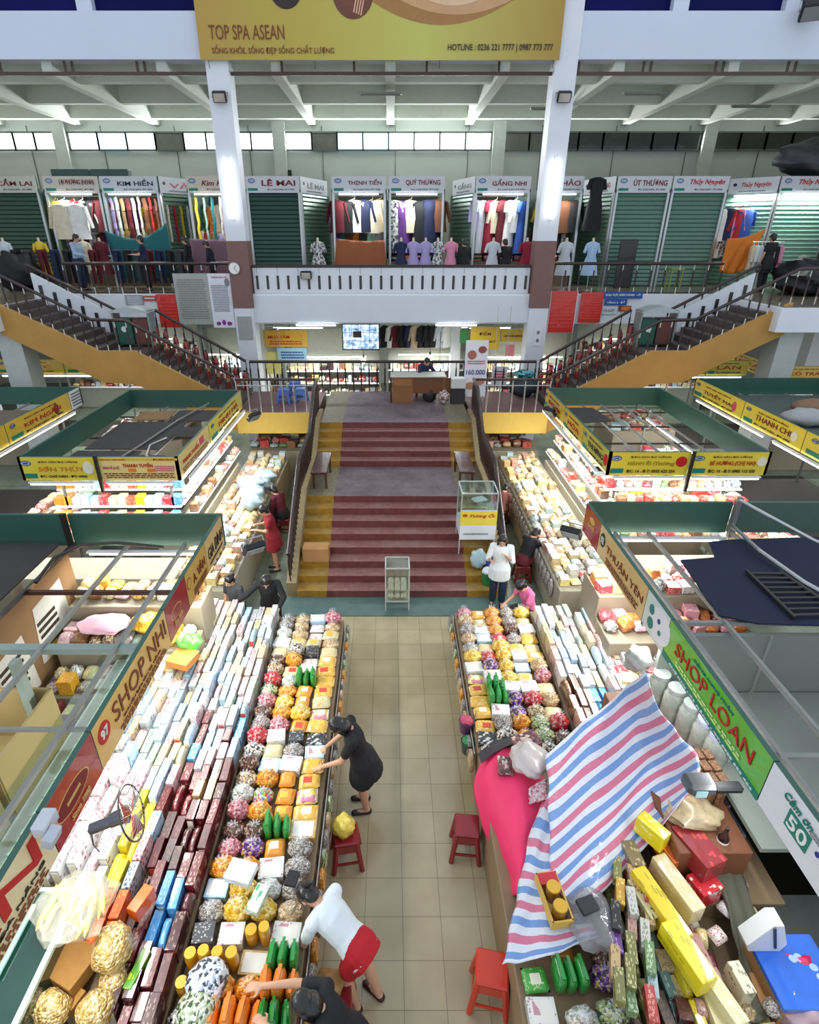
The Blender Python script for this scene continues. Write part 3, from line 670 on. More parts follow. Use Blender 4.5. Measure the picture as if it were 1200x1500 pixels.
panel(KE2, (4.0, 9.65), (5.48, 9.65), 2.45, 2.9, YS, GREENM, yellow_items('HẠNH ỚI (Thương)', 'ĐC: 14 - Đ.T: 0935 622 254', col=mat('a88a2a', .5, var=0))+[('o', .9, .6, .1, .1, T_RED)], label='yellow sign board with a round red badge')
panel(KE2, (5.52, 9.65), (6.95, 9.65), 2.45, 2.9, YS, GREENM, yellow_items('BÉ HƯƠNG (CHỊ HAI)', 'ĐC: 14 - Đ.T: 0905 112 332')+[('o', .9, .6, .09, .09, PALE)], label='yellow sign board with pink-red letters')
MB().box(5.5, 9.6, 2.55, .05, .05, .8).build('post', DARK, KE2)
panel(KE2, (4.0, 14.4), (4.0, 12.6), 2.45, 2.9, YS2, GREENM, yellow_items('THANH VÂN')); panel(KE2, (4.0, 12.58), (4.0, 11.2), 2.45, 2.9, YS2, GREENM, yellow_items('HÒA')); panel(KE2, (4.0, 11.18), (4.0, 9.65), 2.45, 2.9, mat('c9c04e', .35, coat=.3), GREENM, yellow_items('THƯƠNG', col=T_DK)+[('o', .9, .55, .09, .11, T_RED)])
panel(KE2, (6.95, 14.4), (4.0, 14.4), 2.45, 2.9, GREENM, GREENM); panel(KE2, (6.95, 9.65), (6.95, 14.4), 2.45, 2.9, GREENM, GREENM)
sheet(KE2, [(4.15, 9.8), (5.1, 9.8), (5.0, 10.5), (4.15, 10.6)], 2.5, mat('5a5048', .7)); sheet(KE2, [(5.1, 9.8), (6.6, 9.8), (6.5, 10.5), (5.05, 10.6)], 2.5, mat('8a93a6', .5))
sheet(KE2, [(4.1, 12.6), (5.2, 12.8), (5.1, 13.9), (4.1, 13.9)], 2.5, SHEET)
tube_light('glowing tube under the front of the kiosk with the barred roof', (4.15, 9.6, 2.4), (5.4, 9.6, 2.4))
tube_light('second glowing tube under the front of the kiosk with the barred roof', (5.6, 9.6, 2.4), (6.8, 9.6, 2.4))
tube_light('glowing tube along the side of the kiosk with the barred roof', (3.9, 9.9, 2.4), (3.9, 14.0, 2.4))
tube_light('glowing tube seen through the barred roof', (6.4, 10.6, 2.3), (6.4, 13.6, 2.3))
tube_light('second glowing tube seen through the barred roof', (4.6, 11.0, 2.3), (4.6, 13.6, 2.3))
# ---- outer kiosks
KW3 = kiosk('outer kiosk with a long yellow sign across the narrow aisle from the dark mats', -12.2, -8.05, 8.0, 14.5, bars=(2, 3))
panel(KW3, (-8.05, 8.0), (-8.05, 11.3), 2.45, 2.9, YS2, GREENM, yellow_items('THÀNH CHÂU')); panel(KW3, (-8.05, 11.32), (-8.05, 13.9), 2.45, 2.9, YS2, GREENM, yellow_items('KIM NGÂN')+[('o', .75, .5, .1, .12, T_BRN)]); panel(KW3, (-8.05, 13.92), (-8.05, 14.5), 2.45, 2.9, WS, GREENM, [('d', .1, .1, .8, .8, 5, T_GRY)])
panel(KW3, (-8.05, 14.5), (-12.2, 14.5), 2.45, 2.9, GREENM, GREENM); sheet(KW3, [(-12, 8.2), (-8.4, 8.2), (-8.4, 11.6), (-12, 11.6)], 2.52, mat('5f5648', .8, var=.3)); sheet(KW3, [(-11.5, 12.2), (-8.8, 12.2), (-8.8, 13.6), (-11.5, 13.6)], 2.52, mat('6b6152', .8, var=.3))
tube_light('glowing tube below the long yellow sign of the outer kiosk', (-7.95, 9.0, 2.4), (-7.95, 13.8, 2.4))
KE3 = kiosk('outer kiosk with a long yellow sign and cloth bundles on its roof', 8.4, 12.2, 7.6, 15.5, bars=(2, 3))
panel(KE3, (8.4, 15.5), (8.4, 13.1), 2.45, 2.9, YS, GREENM, yellow_items('TUYẾT MAI', col=T_MAR)+[('o', .85, .5, .08, .12, T_PINK)]); panel(KE3, (8.4, 13.08), (8.4, 10.9), 2.45, 2.9, YS, GREENM, yellow_items('THANH CHI', col=T_MAR)+[('o', .87, .5, .1, .1, PALE)]); panel(KE3, (8.4, 10.88), (8.4, 7.6), 2.45, 2.9, YS, GREENM, yellow_items('THƯƠNG')); panel(KE3, (12.2, 15.5), (8.4, 15.5), 2.45, 2.9, GREENM, GREENM)
panel(KE3, (12.2, 9), (12.2, 15.5), 2.45, 2.9, GREENM, GREENM)
sheet(KE3, [(8.6, 7.8), (12, 7.8), (12, 15.2), (8.6, 15.2)], 2.48, mat('54605a', .8, var=.3))
tube_light('glowing tube below the long yellow sign near the cloth bundles', (8.3, 8.4, 2.4), (8.3, 11.6, 2.4)); tube_light('second glowing tube below the yellow sign near the cloth bundles', (8.3, 12.0, 2.4), (8.3, 15.0, 2.4))
for i, (x, y, c, lab) in enumerate(((9.6, 12.6, 'a7a9a8', 'pale grey cloth bundle'), (10.6, 12.4, '2d6fa8', 'blue cloth bundle'), (10.0, 11.2, '9da3a6', 'grey tarpaulin roll'), (11.4, 11.4, '2f8f8c', 'teal cloth bundle'), (10.4, 13.4, '8a6a52', 'brown sack'), (11.5, 13.0, '3c4346', 'dark sack'))):
    mb = MB(); mb.ell((0, 0, .16), (.55, .38, .2), 14, 9, fn=lambda q: q*(1+.12*sin(q.x*17+i)*cos(q.y*13)))
    mb.build('cloth_bundle', mat(c, .8, bump=.6, scale=8), None, (x, y, 2.5), i*.7, smooth=60, label=lab+' on the roof of the outer kiosk', cat='bundle')
for (x0, x1, y0, y1, nm, lab) in ((-12.5, -8.2, 18.0, 21, 'PHƯỚC', 'ground floor kiosk with a yellow sign under the stairs by the tall notices'), (8.6, 11.2, 17.8, 20.6, 'THU', 'ground floor kiosk with a yellow sign under the stairs by the blue signs'), (11.6, 14.8, 17.0, 20.6, 'CÔ TRÀ', 'ground floor kiosk beside the thick pale pillar')):
    k = kiosk(lab, x0, x1, y0, y1, bars=(1, 1)); m_ = (x0+x1)/2
    panel(k, (x0, y0), (m_, y0), 2.45, 2.9, YS2, GREENM, yellow_items(nm)); panel(k, (m_+.03, y0), (x1, y0), 2.45, 2.9, mat('c9c04e', .35), GREENM, yellow_items('LAN'))
    xs = x0 if x0 > 0 else x1
    panel(k, (xs, y1) if x0 > 0 else (xs, y0), (xs, y0) if x0 > 0 else (xs, y1), 2.45, 2.9, YS2, GREENM, yellow_items('HOA'))
    tube_light('glowing tube of the '+lab.replace('ground floor ', '').replace('with a yellow sign ', ''), (x0+.2, y0-.08, 2.4), (x1-.2, y0-.08, 2.4))
# ---- big banner across the columns
t = thing('banner', 'wide yellow-green spa banner hung across the two columns under the clerestory', 'banner', (-5.0, 18.6, 10.55))
def curve_poly(pts, y=-.02): return pts
bw, bh = 9.45, 2.3
BF = bpy.data.materials.new('banner_print'); tt, b = nodes(BF); b.inputs['Roughness'].default_value = .5
tc = tt.nodes.new('ShaderNodeTexCoord'); se = tt.nodes.new('ShaderNodeSeparateXYZ'); L(tt, tc.outputs['Object'], se.inputs[0])
L(tt, ramp(tt, mathn(tt, 'DIVIDE', se.outputs[0], bw), [(0, 'b4933f'), (.3, 'b9a748'), (.62, 'c4c061'), (1, 'a9893a')]), b.inputs['Base Color'])
MB().box(bw/2, 0, bh/2, bw, .03, bh).build('printed_sheet', BF, t)
text_obj('TOP SPA ASEAN', 1.95, .3, T_BRN, t, (.3, -.03, .42), thick=.005, bold=0)
text_obj('SỐNG KHỎE, SỐNG ĐẸP SỐNG CHẤT LƯỢNG', 3.2, .22, T_BRN, t, (.33, -.03, .1), thick=.005, bold=0)
text_obj('HOTLINE : 0236 221 7777 | 0987 773 777', 2.75, .17, T_DK, t, (6.5, -.03, .16), thick=.005, bold=.01)
SK = mat('c79b6e', .5, var=.2, scale=1.5)
def arcband(x0, x1, zc, dz, th0, m, y, nm='printed_curve'):
    n = 24; top = []; bot = []
    for i in range(n+1):
        f = i/n; x = x0+(x1-x0)*f; z = zc+dz*(2*f-1)**2; top.append((x, bh)); bot.append((x, min(z, bh)))
    MB().prismxz(bot+top[::-1], y-.004, y, 0).build(nm, m, t)
arcband(3.2, 9.4, .72, 1.45, .2, mat('a5763f', .5), -.017); arcband(3.9, 9.43, .92, 1.1, .2, SK, -.022); arcband(4.4, 8.8, 1.1, 1.3, .2, mat('e0bd9a', .5), -.027)
mb = MB(); mb.ell((6.3, -.03, 1.75), (.75, .01, .5), 20, 9); mb.build('dark_bowl_print', mat('3a1712', .5), t)
for x, z, r, c in ((2.35, 1.45, .42, '2b1a14'), (4.05, 1.35, .52, '6d3d2c')):
    mb = MB(); oval(mb, x, z, r, r, y=-.024); q = mb.build('round_picture', mat(c, .5, var=.4, scale=3), t)
mb = MB(); [mb.box(4.1+i*.06, -.03, 1.12-i*.02, .035, .008, .32, ry=.25) for i in range(4)]; mb.build('hand_print', mat('d8a688', .5), t)
for x in (.2, 3.0, 6.3, 9.3): MB().tube([(x, .0, .02), (x, .02, -.18)], .008).build('tie_cord', DARK, t)

MB().box(4.3, 2.05, .5, 1.8, 2.1, .95).build('store_box', mat('454845', .6, var=.3), KE1)
# ================================================================= UPPER FLOOR CLOTHES STALLS
CN = dict(white='e8e8e4', cream='ddd3b8', black='17171b', navy='1b2547', blue='2f56a8', maroon='5e1420', red='b01c28', crimson='8f1430', pink='d98aa5',
          lilac='a99bcb', yellow='e3c23c', orange='dd7a22', brown='6b4128', tan='a98a62', green='2f6f46', teal='1f6f74', grey='8a8d92', mint='a9d8cc', pale='c9cfd6', purple='5c2f78', beige='c9b490')
CN['pale grey'] = CN['pale']; CN['pale blue'] = 'a5c2e0'; CN['dark grey'] = '3b3c40'; CN['floral grey'] = '7c8086'
def cloth(c):
    if c.startswith('floral'): return candy_mat(['8a8d90', 'd5d5d0', '3f4348', 'b9bab5'], 90, 0, 3, .1)
    return mat(CN[c], .8, bump=.5, scale=9, var=.2)
GM = {}
def garment(kind):
    if kind in GM: return GM[kind]
    mb = MB()
    if kind == 'shirt':
        mb.loft([((0, 0, -.05), .06, .04, None), ((0, 0, -.08), .2, .06, None), ((0, 0, -.22), .22, .09, None), ((0, 0, -.5), .19, .08, None), ((0, 0, -.78), .23, .1, None)])
        for s in (-1, 1): mb.cyl((s*.19, 0, -.11), (s*.3, 0, -.55), .075, .05, 8, flat=.7)
        mb.tube([(-.2, 0, -.08), (0, 0, -.01), (0, 0, .06)], .008, 5)
    elif kind == 'dress':
        mb.loft([((0, 0, -.05), .06, .04, None), ((0, 0, -.08), .19, .06, None), ((0, 0, -.22), .2, .1, None), ((0, 0, -.45), .15, .09, None), ((0, 0, -.7), .21, .12, None), ((0, 0, -1.25), .27, .14, None)])
        for s in (-1, 1): mb.cyl((s*.17, 0, -.1), (s*.24, 0, -.32), .07, .055, 8, flat=.7)
    elif kind == 'trousers':
        for s in (-1, 1): mb.cyl((s*.09, 0, -.1), (s*.11, 0, -1.05), .1, .06, 9, flat=.6)
        mb.box(0, 0, -.08, .34, .1, .12, ch=.03)
    elif kind == 'scarf':
        pts = [(0.012*sin(i*2.1), .02*cos(i*1.7), -i*.14) for i in range(9)]
        for i in range(8): mb.cyl(pts[i], pts[i+1], .075, .078, 8, flat=.35, cap=i in (0, 7))
    elif kind == 'folded':
        mb.box(0, 0, .03, .3, .22, .06, ch=.025)
    GM[kind] = mb.mesh(kind, 50); return GM[kind]
KN = {'shirt': 'hanging_shirt', 'dress': 'hanging_dress', 'trousers': 'hanging_trousers', 'scarf': 'hanging_scarf', 'folded': 'folded_garment'}
CATG = {'shirt': 'shirt', 'dress': 'dress', 'trousers': 'trousers', 'scarf': 'scarf', 'folded': 'folded clothes'}
def put_garment(kind, c, loc, rz, label, group, s=1):
    me = garment(kind); o = bpy.data.objects.new(KN[kind], me); COL.objects.link(o)
    if not me.materials: me.materials.append(WHITE)
    o.material_slots[0].link = 'OBJECT'; o.material_slots[0].material = cloth(c)
    o.location = loc; o.rotation_euler.z = rz; o.scale = (s, s, s)
    return tag(o, label, CATG[kind], group)
def shutter(parent, a, b, z0, z1, m, label=None):
    a = Vector((*a, 0)); b = Vector((*b, 0)); d = b-a; l = d.length; n = int((z1-z0)/.13); vs = []; fs = []
    for i in range(n+1):
        z = (z1-z0)*i/n
        for y, dz in ((0, 0), (-.035, .045)): vs += [(0, y, min(z+dz, z1-z0)), (l, y, min(z+dz, z1-z0))]
    for i in range(len(vs)//2-1): fs.append((2*i, 2*i+1, 2*i+3, 2*i+2))
    o = MB().add(vs, fs).build('roller_shutter', m, parent, (a.x, a.y, z0), atan2(d.y, d.x))
    if label: o['label'] = label
    for x in (0, l): MB().box(x, -.02, (z1-z0)/2, .06, .08, z1-z0).build('guide_rail', STEEL, o)
    return o
FZ = 4.77; SZ0, SZ1 = 7.66, 8.14; FY = 21.5
SHG = mat('5f8474', .4, metal=.15); SHB = mat('86b6a2', .4, metal=.1)
WB = lambda name, col=T_MAR, sh=0: [('o', .12, .72, .12, .07, T_NAVY), ('o', .12, .72, .1, .05, mat('9fb6dc', .5, var=0)), ('r', .04, .12, .18, .16, T_TEAL), ('t', name, .3, .42, .62, .42, col, sh, .02), ('t', 'ĐC: CHỢ HÀN - ĐT: 0905', .4, .12, .5, .16, T_GRY)]
BW = mat('d6dadf', .5, var=.06)
def stall(label, x0, x1, name, mode='open', col=T_MAR, sh=0, face=None, shm=None, lit=True, depth=2.6, fy=FY):
    t = thing('clothes_stall', label, 'market stall', (0, 0, 0))
    MB().box((x0+x1)/2, fy+depth, FZ+1.5, x1-x0, .05, 3.0).build('back_board', mat('6f6a5f', .7), t)
    for x in (x0, x1): MB().box(x, fy+depth/2, FZ+1.5, .04, depth, 3.0).build('side_board', mat('557064', .6), t)
    panel(t, (x0, fy), (x1, fy), SZ0, SZ1, face or BW, GREENM, WB(name, col, sh))
    for x in (x0+.04, x1-.04): MB().box(x, fy+.02, FZ+1.45, .07, .07, 2.9).build('post', STEEL, t)
    if mode == 'shut': shutter(t, (x0+.05, fy+.08), (x1-.05, fy+.08), FZ, SZ0, shm or SHG, 'closed green roller shutter')
    if mode == 'open':
        MB().cyl((x0, fy+.3, SZ0-.08), (x1, fy+.3, SZ0-.08), .018, n=6).build('clothes_rail', STEEL, t)
        MB().box((x0+x1)/2, fy+.3, FZ+.4, x1-x0-.2, .5, .8).build('counter', mat('6d5c4a', .7), t)
        if lit: tube_light('glowing tube under the sign of the '+label, (x0+.25, fy-.1, SZ0-.05), (x1-.25, fy-.1, SZ0-.05), watts=18*(x1-x0)/1.5)
    return t
def fill(where, x0, x1, plan, fy=FY, zt=7.55, kinds='shirt', step=.27, back=True, lower='folded', grp=None):
    """plan: colour names across the rail from the west end"""
    plan = plan.split(','); n = len(plan); g = 'clothes on the rail of the '+where
    for i, c in enumerate(plan):
        k = kinds if isinstance(kinds, str) else kinds[i % len(kinds)]
        x = x0+(x1-x0)*(i+.5)/n
        put_garment(k, c, (x, fy+.3, zt+R.uniform(-.05, .0)), R.uniform(-.25, .25) if n < 7 else R.uniform(.6, 1.3), f'{c} {CATG[k]}, {nth(i)} on the front rail of the {where}', g, 1.35)
    if back:
        m = int((x1-x0)/.24); cs = [R.choice(list(CN)) for _ in range(m)]
        for i, c in enumerate(cs):
            put_garment(R.choice(['shirt', 'dress']), c, (x0+.12+i*.24, fy+1.5, zt-.1-R.random()*.1), R.uniform(.8, 1.4), f'{c} garment, {nth(i)} on the deep rail of the {where}', 'clothes on the deep rail of the '+where, 1.2)
        for i in range(m):
            c = R.choice(list(CN))
            put_garment('shirt', c, (x0+.15+i*.24, fy+.75, 6.5+R.random()*.1), R.uniform(.3, 1.2), f'{c} shirt, {nth(i)} on the low rail of the {where}', 'clothes on the low rail of the '+where, 1.15)
    if lower:
        for i in range(int((x1-x0)/.36)):
            for k in range(3):
                c = R.choice(list(CN))
                put_garment('folded', c, (x0+.25+i*.36, fy+.3, FZ+.8+k*.062), R.uniform(-.1, .1), f'folded {c} garment, {["lowest", "middle", "top"][k]} of {ONES[i]} pile, {where}', 'folded clothes on the counter of the '+where)
A_ = 'stall with two big white blouses'; B_ = 'stall above the draped teal cloth'; C_ = 'stall above the mauve cloth'; D_ = 'stall above the orange-brown cloth'
E_ = 'stall behind the pale mannequins'; F_ = 'stall by the red-poster column'; G_ = 'stall behind the pale blue dresses'
stall(A_, -11.5, -9.65, 'LỢI PHƯỢNG (HẠNH)', face=mat('d3cfc2', .5)); stall(B_, -9.6, -7.7, 'KIM HIỀN', col=T_NAVY); stall(C_, -6.75, -5.1, 'Kim Hiền', sh=.3, face=mat('d8cdbb', .5))
stall('closed clothes stall with a dark green shutter beside the clock column', -4.8, -3.0, 'LÊ MAI', 'shut', shm=mat('2d4f46', .4, metal=.2))
stall(D_, -1.95, -.15, 'THỊNH TIẾN'); stall(E_, -.05, 1.8, 'QUÝ THƯƠNG'); stall(F_, 2.82, 4.65, 'GẤNG NHI'); stall(G_, 5.1, 6.4, 'THẢO')
stall('closed clothes stall with a dark doorway before its shutter', 7.5, 9.3, 'ÚT THƯƠNG', 'shut'); stall('closed clothes stall between two others behind the upper railing', 9.35, 11.2, 'Thủy Nguyên', 'shut', col=T_RED, sh=.3)
stall('closed clothes stall with a pale glowing shutter behind the black heap', 12.9, 14.9, 'Thủy Nguyên', 'shut', col=T_RED, sh=.3, shm=SHB); stall('dark closed stall at the west end of the upper floor', -13.6, -11.7, 'CẨM LAI', 'shut', shm=mat('3a5648', .4, metal=.2), face=mat('cfd0c4', .5))
# angled side faces
for (a, b, nm, c, lab) in (((-7.65, 21.5), (-6.9, 23.2), 'VẢI', T_PINK, 'stall end with coloured fabrics hung beneath'), ((-2.98, 21.5), (-2.3, 23.6), 'LÊ MAI', T_GRY, 'shuttered stall end beside the orange-brown cloth'), ((2.25, 23.4), (2.8, 21.5), 'GẤNG', T_GRY, 'stall end beside the seated black figure'), ((6.9, 23.2), (7.45, 21.5), 'ÚT THƯƠNG', T_MAR, 'shuttered stall end beside the hanging black gown'), ((11.8, 22.6), (12.85, 21.5), 'Thủy Nguyên', T_RED, 'bright shuttered stall end beside the orange cloth')):
    t = thing('stall_end', lab, 'market stall', (0, 0, 0)); panel(t, a, b, SZ0, SZ1, BW, GREENM, [('t', nm, .25, .35, .6, .4, c), ('o', .12, .6, .06, .05, T_NAVY), ('d', .2, .1, .6, .14, 1, T_GRY)])
    shutter(t, a, b, FZ, SZ0, SHB if '12.85' in str(b) else mat('6f8f7c', .35, metal=.2))
tube_light('glowing tube on the bright shuttered stall end beside the orange cloth', (11.9, 22.3, 7.6), (12.8, 21.4, 7.6), 26); tube_light('glowing tube before the pale shutter behind the black heap', (13.0, 21.4, 7.62), (14.8, 21.4, 7.62), 34)
for x, lab in ((-9.3, 'long green box on top of the stalls with white blouses'), (-10.6, 'second green box on top of the stalls with white blouses')):
    MB().box(0, 0, .1, 1.25, .3, .22, ch=.02).build('roof_box', mat('35544d', .5), None, (x, 21.8, 8.14), label=lab, cat='box')
fill(A_, -11.5, -9.65, 'yellow,white,red,white,black,maroon'); fill(B_, -9.6, -7.7, 'lilac,white,tan,maroon,white,cream,brown,red,brown,tan', kinds='scarf'); fill(C_, -6.75, -5.1, 'yellow,mint,teal,white,orange,lilac', kinds='scarf')
fill(D_, -1.95, -.15, 'maroon,black,white,navy,cream,beige'); fill(E_, -.05, 1.8, 'floral grey,purple,cream,black,navy,brown', kinds=['dress', 'dress', 'shirt']); fill(F_, 2.82, 4.65, 'lilac,pale grey,crimson,cream,maroon,white,white,blue', kinds=['shirt', 'dress', 'dress']); fill(G_, 5.1, 6.4, 'yellow,white,brown,black')
fill('gap above the orange cloth', 11.3, 12.3, 'white,navy,pink,red,blue', lower=None, zt=7.3)
for i, c in enumerate(('cream', 'red', 'yellow', 'white', 'black', 'yellow')): put_garment('scarf', c, (-7.55+i*.13, 21.6+i*.3, 7.3), 1, f'{c} fabric length on the stall end, {nth(i)} from its front', 'fabric lengths on the stall end')
put_garment('dress', 'black', (6.75, 21.2, 8.15), .2, 'black gown with pale embroidery hung high beside the shutter', None, 1.3)
for i, (x, c, k) in enumerate(((-11.0, 'white', 'shirt'), (-10.45, 'yellow', 'shirt'))): put_garment('shirt', 'white' if i else 'cream', (x, 21.25, 7.4), 0, ['big cream blouse hung outside with yellow trim', 'big white blouse hung outside beside the cream one'][i], None, 1.45)
# draped cloths over goods
def drape(name, label, pts, m, sag=.12, th=.02, n=12):
    """four corners (3d); sagging pleated cloth"""
    a, b, c, d = [Vector(p) for p in pts]; vs = []; fs = []; nn = ((b-a).cross(d-a)).normalized()
    for j in range(n+1):
        for i in range(n+1):
            u, v = i/n, j/n; p = a.lerp(b, u).lerp(d.lerp(c, u), v); top = 1-v
            p = p+Vector((0, 0, -sag*sin(pi*u)*(1-.3*v)))+nn*(.05*sin(u*pi*5+v*2)*v+.02*sin(u*23+v*9)); vs.append(p)
    for j in range(n):
        for i in range(n): fs.append((j*(n+1)+i, j*(n+1)+i+1, (j+1)*(n+1)+i+1, (j+1)*(n+1)+i))
    o = MB().add(vs, fs).build(name, m, None, smooth=180, label=label, cat='cloth'); s = o.modifiers.new('thick', 'SOLIDIFY'); s.thickness = th
    return o
drape('draped_cloth', 'teal cloth draped over goods in front of the stall with scarves', [(-9.5, 20.9, 6.55), (-7.4, 20.9, 6.75), (-7.3, 20.8, 5.2), (-9.3, 20.8, 5.2)], mat('1d6669', .8), sag=.35)
drape('draped_cloth', 'orange-brown cloth draped over the counter behind the white parapet', [(-1.8, 20.9, 6.3), (-.2, 20.9, 6.25), (-.1, 20.7, 4.9), (-1.95, 20.7, 4.9)], mat('96501f', .6, bump=.5), sag=.05)
drape('draped_cloth', 'mauve cloth draped over a counter beside the clock column', [(-6.75, 21.0, 6.3), (-5.0, 21.0, 6.3), (-5.0, 20.9, 5.0), (-6.75, 20.9, 5.0)], mat('7d5d6a', .8), sag=.04)
drape('draped_cloth', 'bright orange cloth hung between two closed stalls', [(11.2, 20.8, 6.3), (12.4, 20.8, 6.6), (11.9, 20.7, 5.3), (11.15, 20.7, 5.3)], mat('d87a1f', .7), sag=.1)
# mannequins
def mannequin(label, x, y, c, s=1.0, kind='dress', head=False, rz=0):
    t = thing('mannequin', label, 'mannequin', (x, y, FZ), rz)
    MB().cyl((0, 0, 0), (0, 0, .02), .16, n=14).cyl((0, 0, .02), (0, 0, .9), .014).build('stand', STEEL, t)
    mb = MB(); mb.loft([((0, 0, .45), .26*s, .2, None), ((0, 0, .85), .19*s, .14, None), ((0, 0, 1.05), .13*s, .1, None), ((0, 0, 1.25), .17*s, .12, None), ((0, 0, 1.4), .17*s, .08, None), ((0, 0, 1.45), .06, .05, None)])
    for q in (-1, 1): mb.cyl((q*.16, 0, 1.38), (q*.24, 0, 1.12), .055, .05, 8)
    mb.build('dress', cloth(c), t, smooth=60)
    MB().cyl((0, 0, 1.44), (0, 0, 1.56), .045, .035).build('neck', mat('d9c9b0', .4), t, smooth=60)
    return t
for i, (x, c, d) in enumerate(((.35, 'navy', 'navy'), (.75, 'lilac', 'pale lilac'), (1.15, 'lilac', 'second pale lilac'), (1.55, 'floral grey', 'grey floral'), (1.98, 'pink', 'pale pink'), (3.35, 'pale', 'pale grey'), (4.45, 'crimson', 'crimson'))):
    mannequin(f'{d} dress on a mannequin behind the white parapet', x, 20.3, c)
mannequin('pale grey long dress on a mannequin behind the upper railing', 5.65, 20.0, 'pale', 1.1); mannequin('pale blue long dress on a mannequin behind the upper railing', 6.5, 20.0, 'pale blue', 1.1); mannequin('pink dress on a mannequin beside the mauve column', 5.15, 20.7, 'pink')
mannequin('maroon gown on a stand beside the draped teal cloth', -9.6, 20.6, 'maroon', 1.2); mannequin('white blouse on a stand behind the man in pale blue', -10.3, 20.9, 'cream', 1.1); mannequin('yellow and pink child dress at the stall with white blouses', -11.6, 20.6, 'yellow', .8)
mannequin('floral skirt stand beside the orange-brown cloth', -2.4, 20.6, 'floral grey', 1.2); mannequin('white gown at the dark closed stall', -12.6, 20.3, 'pale', 1.1)
for i, c in enumerate(('cream', 'white', 'pale grey', 'navy', 'pink', 'pale grey', 'black', 'pink')):
    put_garment('shirt', c, (11.95+i*.1, 20.47-i*.05, 6.15), 1.2, f'{c} shirt, {nth(i)} on the floor rack before the pale shutter', 'shirts on the floor rack')
rk = thing('clothes_rack', 'metal clothes rack standing before the pale shutter', 'clothes rack', (0, 0, 0))
MB().tube([(11.9, 20.5, 6.2), (12.7, 20.1, 6.2)], .015).build('top_rail', STEEL, rk)
for p in ((11.93, 20.48), (12.67, 20.12)): MB().tube([(p[0], p[1], 6.2), (p[0], p[1], FZ)], .015).build('leg', STEEL, rk)
def lump(name, label, cat, c, r, m, seed=0, n=20, amp=.14, parent=None):
    rr = random.Random(seed); ph = [rr.uniform(0, 6) for _ in range(6)]
    mb = MB(); mb.ell((0, 0, 0), r, n, n*2//3, fn=lambda q: q*(1+amp*(sin(q.x*6/r[0]+ph[0])*cos(q.y*5/r[1]+ph[1])+.6*sin(q.z*8/r[2]+ph[2]+q.x*5/r[0]))))
    return mb.build(name, m, parent, c, smooth=70, label=label, cat=cat)
BH = mat('131418', .6, bump=1, scale=7, var=.5)
lump('heap_of_clothes', 'black heap of bagged clothes before the pale shutter', 'heap', (12.95, 19.4, 5.25), (.6, .65, .5), BH, 1, amp=.2); lump('heap_of_clothes', 'taller black heap of clothes at the stair head', 'heap', (15.4, 20.0, 5.9), (1.3, .9, 1.2), BH, 2, amp=.2)
lump('heap_of_clothes', 'small black heap of clothes beside the person in black', 'heap', (12.6, 18.3, 5.1), (.7, .6, .35), BH, 8, amp=.2)
lump('tarpaulin_bundle', 'dark grey tarpaulin bundle piled on top of the shuttered stalls', 'bundle', (15.0, 22.2, 8.75), (1.9, 1.0, .6), mat('4a4c50', .5, bump=1, scale=5, var=.4), 4, amp=.16)
lump('clothes_sacks', 'white sack leaning at the stair head railing', 'sack', (14.9, 17.6, 5.2), (.4, .35, .5), mat('b9bcc4', .6, bump=.5), 5)
lump('heap_of_clothes', 'dark heap of cloth at the west stair head', 'heap', (-12.2, 20.0, 5.3), (.7, .6, .6), mat('1b1a1d', .7, bump=1), 6, amp=.2)
for i in range(14):
    put_garment('trousers', ['black', 'dark grey', 'maroon', 'navy'][i % 4], (-12.3+i*.42 if i < 7 else -9.0+(i-7)*.35, 20.35, 6.0), 1.2, f'dark trousers hung low behind the upper railing, {nth(i)} from the west end', 'dark trousers behind the upper railing')
dk = thing('dark_doorway_screen', 'dark screen standing before the closed shutter', 'screen', (8.0, 20.9, FZ)); MB().box(0, 0, .75, .6, .06, 1.5, ch=.02).build('screen_panel', DARK, dk)
st = thing('stool', 'small yellow-green wooden frame stool before the shutters', 'stool', (9.6, 20.6, FZ))
for x in (-.18, .18):
    for y in (-.15, .15): MB().box(x, y, .3, .04, .04, .6).build('leg', mat('8f9a4a', .5), st)
MB().box(0, 0, .62, .44, .38, .04).build('seat', mat('8f9a4a', .5), st)
# ceiling lamps (unlit), floodlights, upright tubes on the columns, clock
for i, (x, y) in enumerate(((-12.6, 20.6), (-.3, 20.9), (7.7, 20.9), (12.0, 22.8), (5.4, 23.2))):
    MB().box(0, 0, 0, 1.3, .12, .06, ch=.01).cyl((-.6, 0, -.04), (.6, 0, -.04), .018).build('ceiling_tube_lamp', GREY, None, (x, y, 10.25), label=f'unlit tube lamp under the upper ceiling, {nth(i)} from the west end', cat='lamp')
def floodlight(label, loc, rz, s=1, tilt=.5):
    t = thing('floodlight', label, 'floodlight', loc, rz); t.rotation_euler.x = tilt; t.scale = (s, s, s)
    MB().box(0, 0, 0, .36, .12, .26, ch=.02).build('housing', BLACK, t); MB().box(0, -.065, 0, .3, .01, .2).build('lens', mat('aeb4b8', .15, metal=.5), t)
    MB().tube([(-.2, 0, 0), (-.2, .16, .05), (.2, .16, .05), (.2, 0, 0)], .014).build('bracket', STEEL, t)
floodlight('small floodlight high on the column with the clock', (-4.6, 18.55, 9.75), 0); floodlight('small floodlight high on the column by the red posters', (4.68, 18.55, 9.75), 0); floodlight('big black floodlight on the white beam under the blue windows', (10.7, 18.35, 11.5), -.4, 1.7, .9); floodlight('little black floodlight clipped on the white slotted parapet', (-2.6, 18.8, 5.3), 0, .9, .3)
